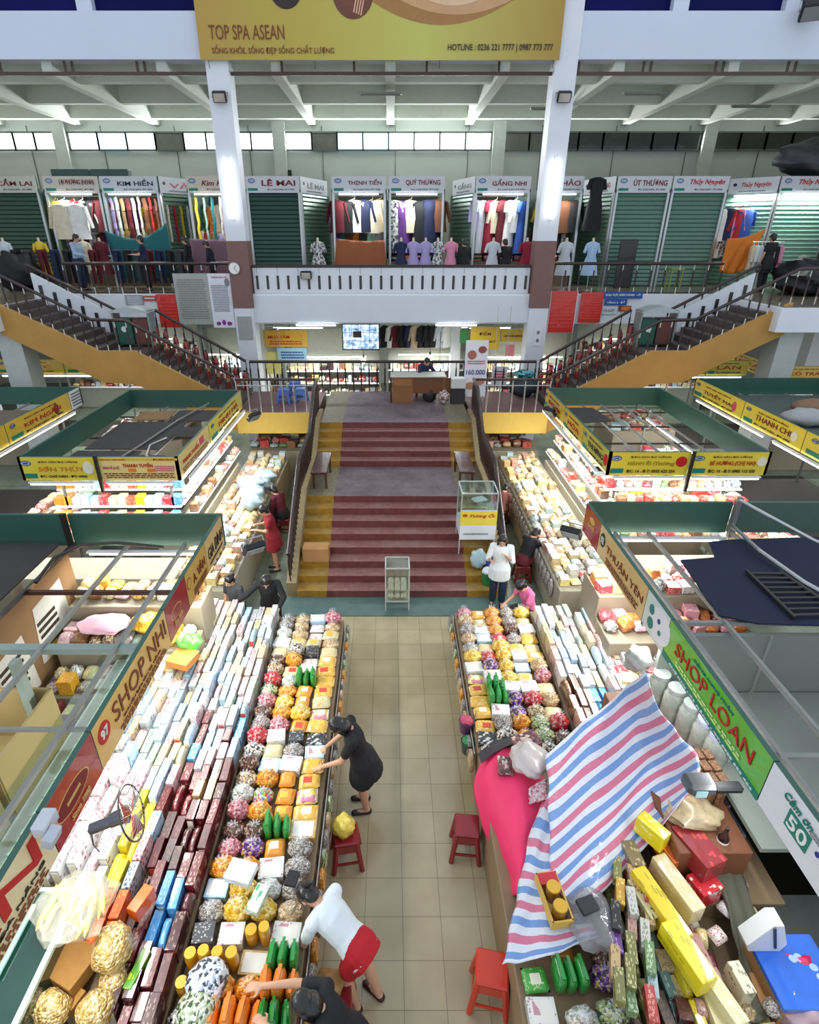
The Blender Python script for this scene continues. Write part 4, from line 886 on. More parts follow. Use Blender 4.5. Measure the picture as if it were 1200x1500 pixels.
for (x, lab) in ((-4.62, 'upright glowing tube on the column with the clock'), (4.68, 'upright glowing tube on the column by the red posters')):
    for k, dx in enumerate((0,)): tube_light(lab, (x+dx, 18.62, 6.85), (x+dx, 18.62, 8.35), 40, r=.035, wall=(0, .045, 0))
ck = thing('wall_clock', 'round white wall clock on the mauve column', 'clock', (-4.75, 18.66, 5.5)); mb = MB(); mb.cyl((0, .02, 0), (0, -.03, 0), .17, n=24); mb.build('rim', STEEL, ck, smooth=40); MB().cyl((0, -.03, 0), (0, -.036, 0), .15, n=24).build('dial', T_WHITE, ck)
for a, l in ((.6, .1), (2.4, .13)): MB().tube([(0, -.04, 0), (sin(a)*l, -.04, cos(a)*l)], .006, 5).build('hand', BLACK, ck)
MB().box(0, 0, 0, .14, .1, .3).build('wall_speaker', BLACK, None, (-4.1, 26.7, 8.6), label='small black speaker on the pale pilaster of the back wall', cat='speaker')
# ================================================================= POSTERS ON THE SLAB EDGE
def poster(name, label, cat, x0, x1, z0, z1, m, items=(), y=18.86):
    t = thing(name, label, cat, (0, 0, 0)); panel(t, (x0, y), (x1, y), z0, z1, m, m, items, name='sheet', th=.02); return t
RP = mat('c9281f', .35, coat=.5, var=.1)
poster('poster', 'red poster on the slab edge beside the grey notice', 'poster', -7.35, -6.7, 3.75, 4.75, RP, [('d', .1, .2, .8, .6, 6, mat('d8463a', .5, var=0))], 18.8)
poster('notice', 'large grey notice sheet of close print on the railing', 'notice', -6.72, -5.65, 3.85, 5.35, mat('a8aaa4', .5), [('d', .08, .1, .84, .8, 18, mat('7e807c', .5, var=0))], 18.78)
poster('notice', 'white notice with red heading and purple ornaments beside the clock column', 'notice', -5.64, -4.95, 3.75, 5.35, mat('dfe2ea', .5), [('t', 'THÔNG BÁO SỐ', .15, .92, .7, .04, T_RED), ('o', .84, .84, .08, .12, T_GRY), ('d', .1, .3, .75, .5, 16, T_GRY), ('o', .25, .08, .07, .06, mat('8e2f8a', .5, var=0)), ('o', .5, .1, .06, .08, mat('8e2f8a', .5, var=0)), ('o', .75, .08, .08, .06, mat('8e2f8a', .5, var=0))], 18.76)
poster('plaque', 'grey plate with print on the slab edge above the grey bins', 'sign', -8.35, -7.8, 4.42, 4.72, mat('9a9ea6', .5), [('d', .1, .1, .8, .8, 5, WHITE)], 18.85); poster('plaque', 'small red and white plate on the slab edge', 'sign', -7.78, -7.38, 4.55, 4.7, mat('b8483e', .5), [('d', .1, .2, .8, .6, 1, WHITE)], 18.85)
poster('poster', 'tall red lined poster beside the mauve column', 'poster', 5.02, 5.86, 3.6, 4.85, RP, [('d', .08, .1, .84, .8, 9, mat('d8463a', .5, var=0)), ('r', 0, 0, .02, 1, WHITE), ('r', .98, 0, .02, 1, WHITE)], 18.78); poster('poster', 'shorter red poster beside the blue direction signs', 'poster', 5.98, 6.68, 3.9, 4.8, RP, [('d', .08, .1, .84, .8, 9, mat('d8463a', .5, var=0))], 18.8)
poster('direction_sign', 'upper blue direction sign with a white arrow', 'sign', 6.7, 7.9, 4.62, 4.82, T_BLUE if False else mat('1d4c9c', .4), [('t', 'KHU VỰC BÁN HÀNG', .04, .3, .75, .45, T_WHITE), ('t', '→', .84, .25, .12, .5, T_WHITE)], 18.82); poster('direction_sign', 'lower blue direction sign beneath the first', 'sign', 6.75, 7.45, 4.42, 4.6, mat('1d4c9c', .4), [('t', 'TẦNG 2', .1, .3, .5, .45, T_WHITE), ('t', '↩', .7, .25, .2, .5, T_WHITE)], 18.82)
poster('plaque', 'pale plate below the blue direction signs', 'sign', 6.72, 7.2, 4.15, 4.38, mat('c8ccd2', .5), [('t', 'H-GIF', .1, .3, .7, .4, T_GRY)], 18.84); poster('plaque', 'small orange and brown sign below the blue direction signs', 'sign', 7.24, 7.62, 4.24, 4.4, mat('7d3a22', .5), [('r', .2, .15, .7, .7, mat('d9742e', .5, var=0))], 18.84)
poster('switch_panel', 'white switch panel low on the column by the tall red poster', 'switch', 4.6, 4.85, 3.2, 3.75, WS, [('o', .5, .75, .05, .06, T_GRY), ('o', .5, .3, .05, .06, T_GRY)], 18.67); poster('fuse_box', 'pale grey fuse box on the column with the clock', 'box', -4.85, -4.4, 3.4, 4.1, mat('9fa3a0', .5), [], 18.67)
# bins at the stair bends
for sg, xx, lab in ((-1, 7.35, 'grey twin recycling bin with a curved roof on the stair bend below the tall notices'), (1, 7.6, 'grey twin recycling bin with a curved roof on the stair bend below the blue signs')):
    t = thing('recycling_bin', lab, 'bin', (sg*xx, 16.9, 3.51))
    for s, c in ((-1, '1f5a4a'), (1, '6a3a32')): MB().box(s*.24, 0, .42, .44, .4, .72, ch=.02).build('bin_box', mat(c, .5), t)
    for s in (-1, 1): MB().box(s*.5, 0, .5, .05, .44, 1.0).build('side_frame', mat('8d9694', .4, metal=.5), t)
    mb = MB(); mb.prismxz([(-.55, .95)]+[(-.55+1.1*i/10, .95+.16*sin(pi*i/10)) for i in range(1, 10)]+[(.55, .95)], -.3, .3); mb.build('roof', mat('b6bec0', .3, metal=.4), t, smooth=40)
    mb = MB(); oval(mb, .24*-1, .5, .08, .08, y=-.01); q = mb.build('emblem', WHITE, t, (0, -.2, 0))
# fire extinguishers standing along the side stairs
EXR = mat('8a0e14', .3, coat=.6, var=.05)
ext = thing('fire_extinguisher', '', 'fire extinguisher', (0, 0, 0)); MB().loft([((0, 0, 0), .075, .075, None), ((0, 0, .42), .075, .075, None), ((0, 0, .5), .05, .05, None), ((0, 0, .54), .022, .022, None)]).build('cylinder', EXR, ext, smooth=50)
MB().box(0, 0, .57, .1, .03, .05, ch=.008).build('valve', BLACK, ext); MB().tube([(.03, 0, .56), (.12, 0, .5), (.1, 0, .2)], .012, 6).build('hose', BLACK, ext); MB().cyl((0, 0, .22), (0, 0, .32), .077, n=14).build('paper_label', mat('9a8258', .5), ext)
def step_z(f):  # height on the lower side flight
    return LZ+.15*(int(f/.27)+1)
first = True
for sg, o_, wh in ((-1, 0, 'by the tall notices'), (1, .15, 'by the blue signs')):
    for i in range(19):
        f = .1+i*.137; row = i % 2
        if f > 2.65: break
        lab = f'red fire extinguisher, {nth(i)} from the bottom on the stairs {wh}'
        loc = (sg*(4.3+o_+f), 17.1-.45*row, step_z(f))
        if first: ext.location = loc; ext['label'] = lab; ext['group'] = 'fire extinguishers on the side stairs'; first = False
        else: dup(ext, loc, R.uniform(0, 6), lab)
# ================================================================= GROUND FLOOR SHOPS BEHIND THE LANDING
def box_item(name, label, cat, loc, size, m, rz=0, group=None, ch=.006, parent=None):
    return MB().box(0, 0, size[2]/2, *size, ch=ch).build(name, m, parent, loc, rz, label=label, cat=cat, group=group)
BOXC = [('red', '8f3430'), ('pink', 'c09a94'), ('cream', 'cfc2a0'), ('white', 'd4d4ce'), ('tan', 'b08a5c'), ('pale blue', '98acb8'), ('brown', '6f4a34'), ('pale yellow', 'd4bf78'), ('black', '2a2426'), ('beige', 'c8b28c')]
PCACHE = {}
def pmesh(kind):
    if kind in PCACHE: return PCACHE[kind]
    mb = MB()
    if kind == 'box': mb.box(0, 0, .5, 1, 1, 1, ch=.022)
    elif kind == 'pillow':
        def fn(q):
            f = 1-.35*(abs(q.x)*2)**4-.35*(abs(q.y)*2)**4; return q
        n = 8; top = []; bot = []
        for j in range(n+1):
            for i in range(n+1):
                u, v = i/n*2-1, j/n*2-1; h = ((1-u**4)*(1-v**4))**.5
                w_ = .02*sin(9*u+5*v)*h; top.append((u/2, v/2, .5+h*.5+w_)); bot.append((u/2, v/2, .5-h*.5))
        fs = []
        for j in range(n):
            for i in range(n):
                a = j*(n+1)+i; fs.append((a, a+1, a+n+2, a+n+1)); b_ = a+(n+1)**2; fs.append((b_, b_+n+1, b_+n+2, b_+1))
        N = (n+1)**2; ring = [i for i in range(n+1)]+[(j+1)*(n+1)-1 for j in range(1, n+1)]+[n*(n+1)+i for i in range(n-1, -1, -1)]+[j*(n+1) for j in range(n-1, 0, -1)]
        for i in range(len(ring)):
            a, b_ = ring[i], ring[(i+1) % len(ring)]; fs.append((b_, a, a+N, b_+N))
        mb.add(top+bot, fs)
    elif kind == 'bag':      # round clear bag, gathered neck
        ph = R.uniform(0, 6)
        def fn(q):
            r = 1+.09*sin(q.x*19+ph)*cos(q.y*17)+.05*sin(q.z*23+q.x*11); q = q*r
            if q.z > .3: q.x *= .7; q.y *= .7; q.z += .06
            if q.z < -.34: q.z = -.34
            return q
        mb.ell((0, 0, .38), (.52, .52, .5), 18, 12, fn=fn)
    elif kind == 'tuft':
        mb.cyl((0, 0, .86), (0, 0, .96), .09, .07, 8, cap=False)
        for i in range(8):
            a = i*pi/4; mb.add([(cos(a)*.07, sin(a)*.07, .94), (cos(a+.8)*.07, sin(a+.8)*.07, .94), (cos(a+.6)*.24, sin(a+.6)*.24, 1.06), (cos(a+.2)*.26, sin(a+.2)*.26, 1.1)], [(0, 1, 2, 3)])
    elif kind == 'slim':     # upright slim pouch, pinched ends
        mb.box(0, 0, .5, 1, 1, 1, ch=.2); mb.box(0, 0, 1.02, .3, .9, .1)
    elif kind == 'jar':
        mb.loft([((0, 0, 0), .5, .5, None), ((0, 0, .75), .5, .5, None), ((0, 0, .82), .4, .4, None), ((0, 0, .84), .4, .4, None)])
    elif kind == 'lid': mb.loft([((0, 0, .84), .46, .46, None), ((0, 0, 1), .46, .46, None)])
    elif kind == 'plate': mb.box(0, 0, 0, 1, 1, 1)
    PCACHE[kind] = mb.mesh(kind, 0 if kind in ('box', 'plate') else 60); return PCACHE[kind]
def item(kind, name, label, cat, loc, size, m, rz=0, group=None, rx=0, ry=0, parent=None):
    me = pmesh(kind)
    if not me.materials: me.materials.append(WHITE)
    o = bpy.data.objects.new(name, me); COL.objects.link(o); s = o.material_slots[0]; s.link = 'OBJECT'; s.material = m
    o.location = loc; o.scale = size; o.rotation_euler = (rx, ry, rz)
    if parent: o.parent = parent
    return tag(o, label, cat, group)
def shelf_shop(label, short, x0, x1, y, zs, back='b9bcae', depth=.5, n=None, topz=3.3):
    t = thing('shop_shelving', label, 'shelving', (0, 0, 0)); MB().box((x0+x1)/2, y+depth/2, topz/2, x1-x0, .05, topz).build('back_board', mat(back, .6), t)
    for z in zs: MB().box((x0+x1)/2, y, z-.02, x1-x0, depth, .035).build('shelf', WS, t)
    for x in (x0, x1): MB().box(x, y, topz/2, .05, depth, topz).build('upright', STEEL, t)
    for si, z in enumerate(zs):
        k = 0; x = x0+.1
        while x < x1-.15:
            w_ = R.uniform(.13, .26); h = R.uniform(.12, .3); nm, c = R.choice(BOXC); x += w_/2
            item('box' if R.random() < .6 else 'pillow', 'shelf_box', f'{nm} box, {nth(k)} on the {["lowest", "second", "third", "fourth", "top"][si]} shelf of the {short}', 'box', (x, y-.02, z), (w_, .3, h), carton_mat(c, 'e8e2cf' if R.random() < .6 else '8a2a2a', R.randint(0, 3)), 0, 'boxes on the shelves of the '+short)
            x += w_/2+.03; k += 1
    return t
shelf_shop('white shop shelving full of boxes behind the landing, below the wall of clothes pictures', 'shop behind the blue stools', -6.9, -4.2, 21.6, (1.0, 1.5, 2.0)); shelf_shop('long shop shelving of boxed goods behind the landing rail', 'shop behind the screen', -3.9, -.4, 21.4, (.95, 1.4, 1.85))
shelf_shop('shop shelving behind the seated person at the desk', 'shop behind the desk', -.1, 2.9, 21.6, (.95, 1.4, 1.85)); shelf_shop('shop shelving behind the white poster stand', 'shop behind the poster stand', 3.2, 6.6, 21.4, (.95, 1.4, 1.85)); shelf_shop('shop shelving under the side stairs by the blue signs', 'shop by the blue signs', 7.2, 12.5, 22.6, (.95, 1.4, 1.9, 2.4)); shelf_shop('shop shelving under the side stairs by the tall notices', 'shop by the tall notices', -12.8, -7.4, 22.6, (.95, 1.4, 1.9, 2.4))
for i, (a, b, y, z) in enumerate(((-6.6, -4.6, 20.9, 2.5), (-3.6, -.9, 20.7, 2.45), (.3, 2.5, 20.9, 2.5), (3.5, 6.2, 20.7, 2.45), (8, 11.5, 21.8, 2.9), (-12, -8.2, 21.8, 2.9), (-5.5, -2.6, 22.5, 3.2), (1.6, 4.6, 22.5, 3.2))):
    tube_light(f'glowing tube over the ground floor shops behind the landing, {nth(i)} of the row', (a, y, z), (b, y, z), watts=55)
tube_light('glowing tube under the slab edge above the blue stools', (-3.0, 18.75, 3.82), (-1.75, 18.75, 3.82), watts=22); tube_light('glowing tube under the slab edge beside the yellow shop sign', (1.45, 18.75, 3.82), (2.75, 18.75, 3.82), watts=22)
for i, (x, z) in enumerate(((-3.5, 2.45), (-.95, 2.4), (1.4, 2.5), (1.75, 2.2), (5.3, 2.55), (-9.4, 2.5), (4.85, 2.2))):
    t = thing('hanging_lamp_bulb', f'round glowing lamp bulb over the ground floor shops, {nth(i)} from the tall notices', 'lamp', (x, 20.3, z)); MB().ell((0, 0, 0), (.09, .09, .11), 12, 8).build('bulb', mat('fff6e0', .5, emit=14), t, smooth=60); MB().cyl((0, 0, .1), (0, 0, 1.2), .01, n=6).cyl((0, 0, .1), (0, 0, .2), .045, .03).build('cable', BLACK, t)
# screen wall and shop signs below the slab
t = thing('security_screen', 'large wall screen showing a grid of camera pictures below the slab', 'screen', (-1.6, 19.35, 2.95)); MB().box(.62, .03, .42, 1.26, .06, .86, ch=.01).build('casing', BLACK, t)
SC = bpy.data.materials.new('screen_picture'); tt, b = nodes(SC); tc = tt.nodes.new('ShaderNodeTexCoord'); vo = tt.nodes.new('ShaderNodeTexVoronoi'); vo.inputs['Scale'].default_value = 9; vo.distance = 'CHEBYCHEV'
nz = tt.nodes.new('ShaderNodeTexNoise'); nz.inputs['Scale'].default_value = 7; nz.inputs['Detail'].default_value = 6; L(tt, tc.outputs['Object'], nz.inputs['Vector'])
cc = ramp(tt, nz.outputs['Fac'], [(.3, '2d4a6e'), (.45, '8fb2d8'), (.6, 'dfeaf5')]); L(tt, cc, b.inputs['Emission Color']); b.inputs['Emission Strength'].default_value = 1.0; b.inputs['Base Color'].default_value = (.02, .02, .02, 1)
scr = MB().box(.62, -.003, .42, 1.18, .01, .78).build('screen', SC, t)
for i in range(1, 4): MB().box(.03+1.18*i/4, -.01, .42, .012, .004, .78).build('grid_line', BLACK, scr)
for i in range(1, 3): MB().box(.62, -.01, .03+.78*i/3, 1.18, .004, .012).build('grid_line', BLACK, scr)
MB().box(.5, -.012, .5, .28, .004, .2).build('dark_view', DARK, scr); MB().box(.62, .08, 1.1, .04, .04, .82).build('hanger', STEEL, t)
def shop_sign(label, x, y, z, w_, h, m, items=(), name='shop_sign'): t = thing(name, label, 'sign', (0, 0, 0)); panel(t, (x, y), (x+w_, y), z, z+h, m, m, items, name='board', th=.03); [MB().tube([(x+w_*f, y+.02, z+h), (x+w_*f, y+.02, 4.45)], .008, 5).build('hanger', STEEL, t) for f in (.1, .9)]; return t
shop_sign('yellow and green shop sign beside the poster stand', 2.75, 20.0, 2.85, 1.0, .75, YS2, [('t', 'ĐIỂM', .3, .62, .4, .2, T_BRN), ('t', 'BÁN GIÁ ĐÚNG NIÊM YẾT', .1, .3, .8, .13, T_BRN)]); shop_sign('narrow yellow shop board under the slab', 3.8, 20.1, 3.1, .95, .4, YS2, [('d', .1, .3, .8, .3, 1, T_BRN)]); shop_sign('green board beside the yellow shop sign', 2.4, 20.1, 3.05, .3, .45, mat('2f7a3d', .5)); shop_sign('orange-yellow shop sign above the blue stools', -4.4, 20.2, 2.9, 1.5, .55, mat('d9a72f', .5), [('t', 'MUA SẮM', .1, .5, .5, .3, T_RED), ('d', .1, .1, .8, .3, 2, T_RED)]); shop_sign('pale blue scalloped sign above the blue stools', -3.9, 19.9, 2.45, 1.0, .45, mat('9cc8d8', .5), [('d', .1, .2, .8, .6, 3, T_BLUE)])
shop_sign('pale yellow hanging sign beside the chrome railing', -4.35, 20.0, 2.0, .5, .75, mat('d8cf7a', .5)); shop_sign('small pink notice beside the poster stand', 4.0, 20.0, 2.6, .3, .4, mat('dd8a90', .5)); shop_sign('white notice with red print beside the poster stand', 3.3, 18.4, 2.0, .5, .6, WS, [('d', .1, .2, .8, .6, 4, T_RED)])
tt_ = thing('pillar_shop', 'white pillar between two ground floor shops', 'pillar', (0, 0, 0)); tt_['kind'] = 'structure'; MB().box(2.35, 21.0, 1.9, .35, .35, 3.8).box(-4.7, 21.0, 1.9, .3, .3, 3.8).build('pillar_shaft', WHITE, tt_)
for x0 in (-5.6, 2.7): # roller-slat grilles
    g = thing('vent_grille', 'grey slatted vent above the shops '+('near the orange-yellow sign' if x0 < 0 else 'beside the white pillar'), 'vent', (x0+.2, 22.0, 3.2)); [MB().box(.5, 0, i*.09, 1.0, .04, .035).build('slat', GREY, g) for i in range(4)]
bs = thing('shopping_bag', 'red bag hung beside the white pillar of the shops', 'bag', (3.3, 21.3, 2.75)); MB().box(0, 0, 0, .28, .1, .3, ch=.04).build('pouch', mat('b3202a', .5), bs); MB().tube([(-.08, 0, .14), (0, 0, .3), (.08, 0, .14)], .01).build('handle', T_RED, bs)
box_item('shopping_bag', 'small red bag beside the seated person at the desk', 'bag', (1.15, 19.6, 2.2), (.22, .1, .3), mat('c02838', .5))
for i in range(11):
    put_garment('shirt', R.choice(['black', 'pale', 'beige', 'navy', 'maroon', 'white']), (-1.0+i*.22+.8, 20.6, 3.6), R.uniform(.5, 1), f'small garment hung high over the ground floor shops, {nth(i)} from the screen', 'garments over the ground floor shops')
# ---- things on the landing
dk = thing('desk', 'brown wooden desk with a pale top at the head of the stairs', 'desk', (.55, 16.45, LZ)); WD = mat('8a5a34', .5, var=.2, scale=4)
MB().box(.25, 0, .76, 1.6, .62, .04, ch=.01).build('desk_top', mat('c9c4b8', .4), dk); MB().box(-.2, 0, .37, .6, .56, .74).build('drawer_box', WD, dk); MB().box(.65, -.25, .5, 1.1, .03, .45).build('front_panel', mat('6f4527', .5), dk)
MB().box(1.0, 0, .37, .05, .56, .74).build('leg', WD, dk); MB().box(-.2, -.29, .6, .5, .015, .2).build('drawer', mat('9a683c', .5), dk)
MB().box(-.53, 0, .38, .04, .5, .76).build('leg', DARK, dk)
bx = box_item('carton', 'small white carton stacked on dark bags beside the desk', 'box', (1.95, 16.2, LZ+.45), (.42, .3, .28), mat('cfd0cc', .5)); box_item('crate', 'dark crate under the white carton beside the desk', 'crate', (1.95, 16.2, LZ), (.4, .32, .45), mat('2c2a2c', .6)); lump('bag', 'dark bag on the floor under the desk', 'bag', (1.15, 16.35, LZ+.22), (.22, .2, .22), mat('2a2226', .5, bump=.6), 3); lump('bag', 'pale floral bag beside the crate by the desk', 'bag', (1.55, 16.1, LZ+.2), (.15, .15, .2), candy_mat(['c9b0b0', '6b3a3a', 'e0d8d0'], 125, .3), 9)
def plastic_stool(label, x, y, z, h=.45, s=.3, c='3f67b0', rz=0):
    t = thing('plastic_stool', label, 'stool', (x, y, z), rz); m = mat(c, .35, coat=.3, var=.05)
    MB().box(0, 0, h-.02, s, s, .04, ch=.015).build('seat', m, t)
    for sx in (-1, 1):
        for sy in (-1, 1):
            mb = MB(); a = Vector((sx*(s/2-.03), sy*(s/2-.03), h-.03)); b = Vector((sx*(s/2+.02), sy*(s/2+.02), 0)); mb.cyl(b, a, .03, .035, 6); mb.build('leg', m, t)
    for sy in (-1, 1): MB().box(0, sy*(s/2-.01), h-.1, s-.02, .015, .12).box(0, sy*(s/2+.005), .13, s, .015, .035).build('apron', m, t)
    for sx in (-1, 1): MB().box(sx*(s/2-.01), 0, h-.1, .015, s-.02, .12).box(sx*(s/2+.005), 0, .13, .015, s, .035).build('apron', m, t)
    return t
plastic_stool('blue plastic stool on the landing, touching the railing corner', -3.1, 16.2, LZ, .42, c='4a76c0'); plastic_stool('blue plastic stool on the landing, closer to the stairs', -2.6, 16.25, LZ, .42, c='4a76c0')
plastic_stool('blue plastic stool stacked behind the other two on the landing', -2.85, 16.75, LZ, .5, c='4a76c0')
t = thing('poster_stand', 'tall white poster stand at the head of the stairs', 'sign', (2.45, 16.3, LZ)); panel(t, (-.32, 0), (.32, 0), .15, 1.75, WS, WS, [('t', '160.000', .08, .4, .84, .09, T_BLUE), ('o', .3, .75, .13, .13, mat('b06a5a', .5)), ('o', .75, .84, .12, .1, mat('8a4a3e', .5)), ('o', .3, .2, .15, .11, mat('c08a6a', .5)), ('o', .72, .28, .14, .1, mat('b97a6a', .5)), ('d', .1, .58, .8, .08, 2, T_PINK)], name='poster', th=.02)
for x in (-.25, .25): MB().tube([(x, .02, .9), (x, .35, 0)], .012).build('leg', STEEL, t); MB().tube([(x, .0, .2), (x, -.02, 0)], .012).build('leg', STEEL, t)
t = thing('covered_bundle', 'dark teal covered thing beside the poster stand', 'bag', (4.0, 16.9, LZ)); lump('cover', None, None, (0, 0, .3), (.45, .3, .3), mat('223036', .5, bump=.4), 2, parent=t); lump('cover_top', None, None, (0, 0, .68), (.32, .22, .12), candy_mat(['2e7f8c', '123a44', '5fb0b8'], 60, .2), 3, parent=t)
# benches on the half landing
def bench(label, x, y, z, l=.95):
    t = thing('wooden_bench', label, 'bench', (x, y, z)); m = mat('4a2a20', .25, coat=.7, var=.15)
    MB().box(0, 0, .44, .36, l+.35, .04, ch=.01).build('seat', m, t)
    for sx in (-1, 1):
        for sy in (-1, 1): MB().box(sx*.14, sy*l/2, .21, .05, .05, .42).build('leg', m, t)
        MB().box(sx*.14, 0, .38, .03, l, .07).build('rail', m, t)
    for sy in (-1, 1): MB().box(0, sy*l/2, .38, .26, .03, .07).build('rail', m, t)
bench('dark wooden bench on the half landing by the handrail above the cardboard box', -1.6, 12.25, 1.24); bench('dark wooden bench on the half landing behind the snack cart', 1.72, 12.3, 1.24)
# showcases
def showcase(name, label, x, y, z, w_, d, h, zb, m=STEEL):
    t = thing(name, label, 'display case', (x, y, z)); e = .022
    for sx in (-1, 1):
        for sy in (-1, 1): MB().box(sx*w_/2, sy*d/2, h/2, e, e, h).build('leg', m, t)
    for zz in (zb, h):
        for s in (-1, 1): MB().box(0, s*d/2, zz, w_, e, e).build('rail', m, t); MB().box(s*w_/2, 0, zz, e, d, e).build('rail', m, t)
    MB().box(0, 0, zb, w_-.01, d-.01, .012).build('bottom_plate', m, t)
    for nm, a in (('glass_top', (0, 0, h, w_-.02, d-.02, .006)), ('glass_front', (0, -d/2, (zb+h)/2, w_-.02, .006, h-zb-.02)), ('glass_side', (-w_/2, 0, (zb+h)/2, .006, d-.02, h-zb-.02)), ('glass_side', (w_/2, 0, (zb+h)/2, .006, d-.02, h-zb-.02)), ('glass_back', (0, d/2, (zb+h)/2, w_-.02, .006, h-zb-.02))): MB().box(*a).build(nm, glass_mat(), t)
    return t
ALU = mat('c9ccc8', .35, metal=.4)
showcase('glass_case', 'small aluminium glass case of snack packs at the foot of the stairs', .13, 9.0, 0, .44, .4, .95, .22, ALU)
for i in range(6):
    for k in range(2): item('pillow', 'snack_pack', f'pink and white snack pack in the small glass case, {["lower", "upper"][k]} layer, {nth(i)}', 'snack', (.13-.12+.12*(i % 3), 9.0-.1+.2*(i//3), .24+k*.16), (.12, .18, .14), carton_mat('d8c9b4', 'c03a4c', i % 4, bs=30), 0, 'packs in the small glass case')
sc = showcase('snack_cart', 'tall glass snack cart with a yellow and red front on the steps', 1.74, 10.2, .62, .7, .6, 1.34, .62, ALU)
panel(sc, (-.36, -.325), (.36, -.325), .66, .98, mat('f0d84a', .4, var=.03), WS, [('t', 'Tương Ớt', .25, .5, .7, .32, T_RED, .3), ('o', .12, .68, .05, .03, T_RED), ('r', .08, .6, .1, .1, mat('d9542a', .5, var=0))], name='yellow_front_panel'); panel(sc, (-.36, -.325), (.36, -.325), .34, .66, WS, WS, [('d', .1, .3, .7, .2, 1, T_GRY)], name='white_front_panel')
MB().box(0, 0, .5, .7, .6, .3).build('cabinet_body', WS, sc); MB().box(.0, 0, 1.02, .68, .58, .012).build('glass_shelf', glass_mat(), sc); item('pillow', 'white_towel', 'folded white towel inside the snack cart', 'towel', (1.78, 10.2, .62+1.04), (.3, .2, .08), WS, .4)
bag = lump('plastic_bag', 'pale blue plastic bag standing on the step below the snack cart', 'bag', (1.78, 9.78, .31+.26), (.16, .1, .22), mat('b5cfd8', .4, bump=.4), 2)
item('jar', 'water_jug', 'blue-capped purple bottle beside the pale blue plastic bag', 'bottle', (2.0, 9.8, .31), (.14, .14, .34), mat('4450a8', .3, coat=.5))
bk = thing('bucket', 'green bucket with a white bag behind the woman in white', 'bucket', (1.95, 9.5, .155)); MB().loft([((0, 0, 0), .11, .11, None), ((0, 0, .28), .14, .14, None)]).build('pail', mat('2e7a48', .4), bk, smooth=50); lump('liner', None, None, (0, 0, .3), (.12, .12, .07), WS, 4, parent=bk)
cb = thing('cardboard_box', 'brown cardboard box on the yellow edge of the steps', 'box', (-1.52, 9.98, .465)); CBM = mat('b08252', .7, var=.08); MB().box(0, 0, .14, .52, .3, .28).build('carton_body', CBM, cb)
for s in (-1, 1): MB().box(0, s*.075, .285, .51, .145, .006, rx=s*.03).build('flap', CBM, cb)
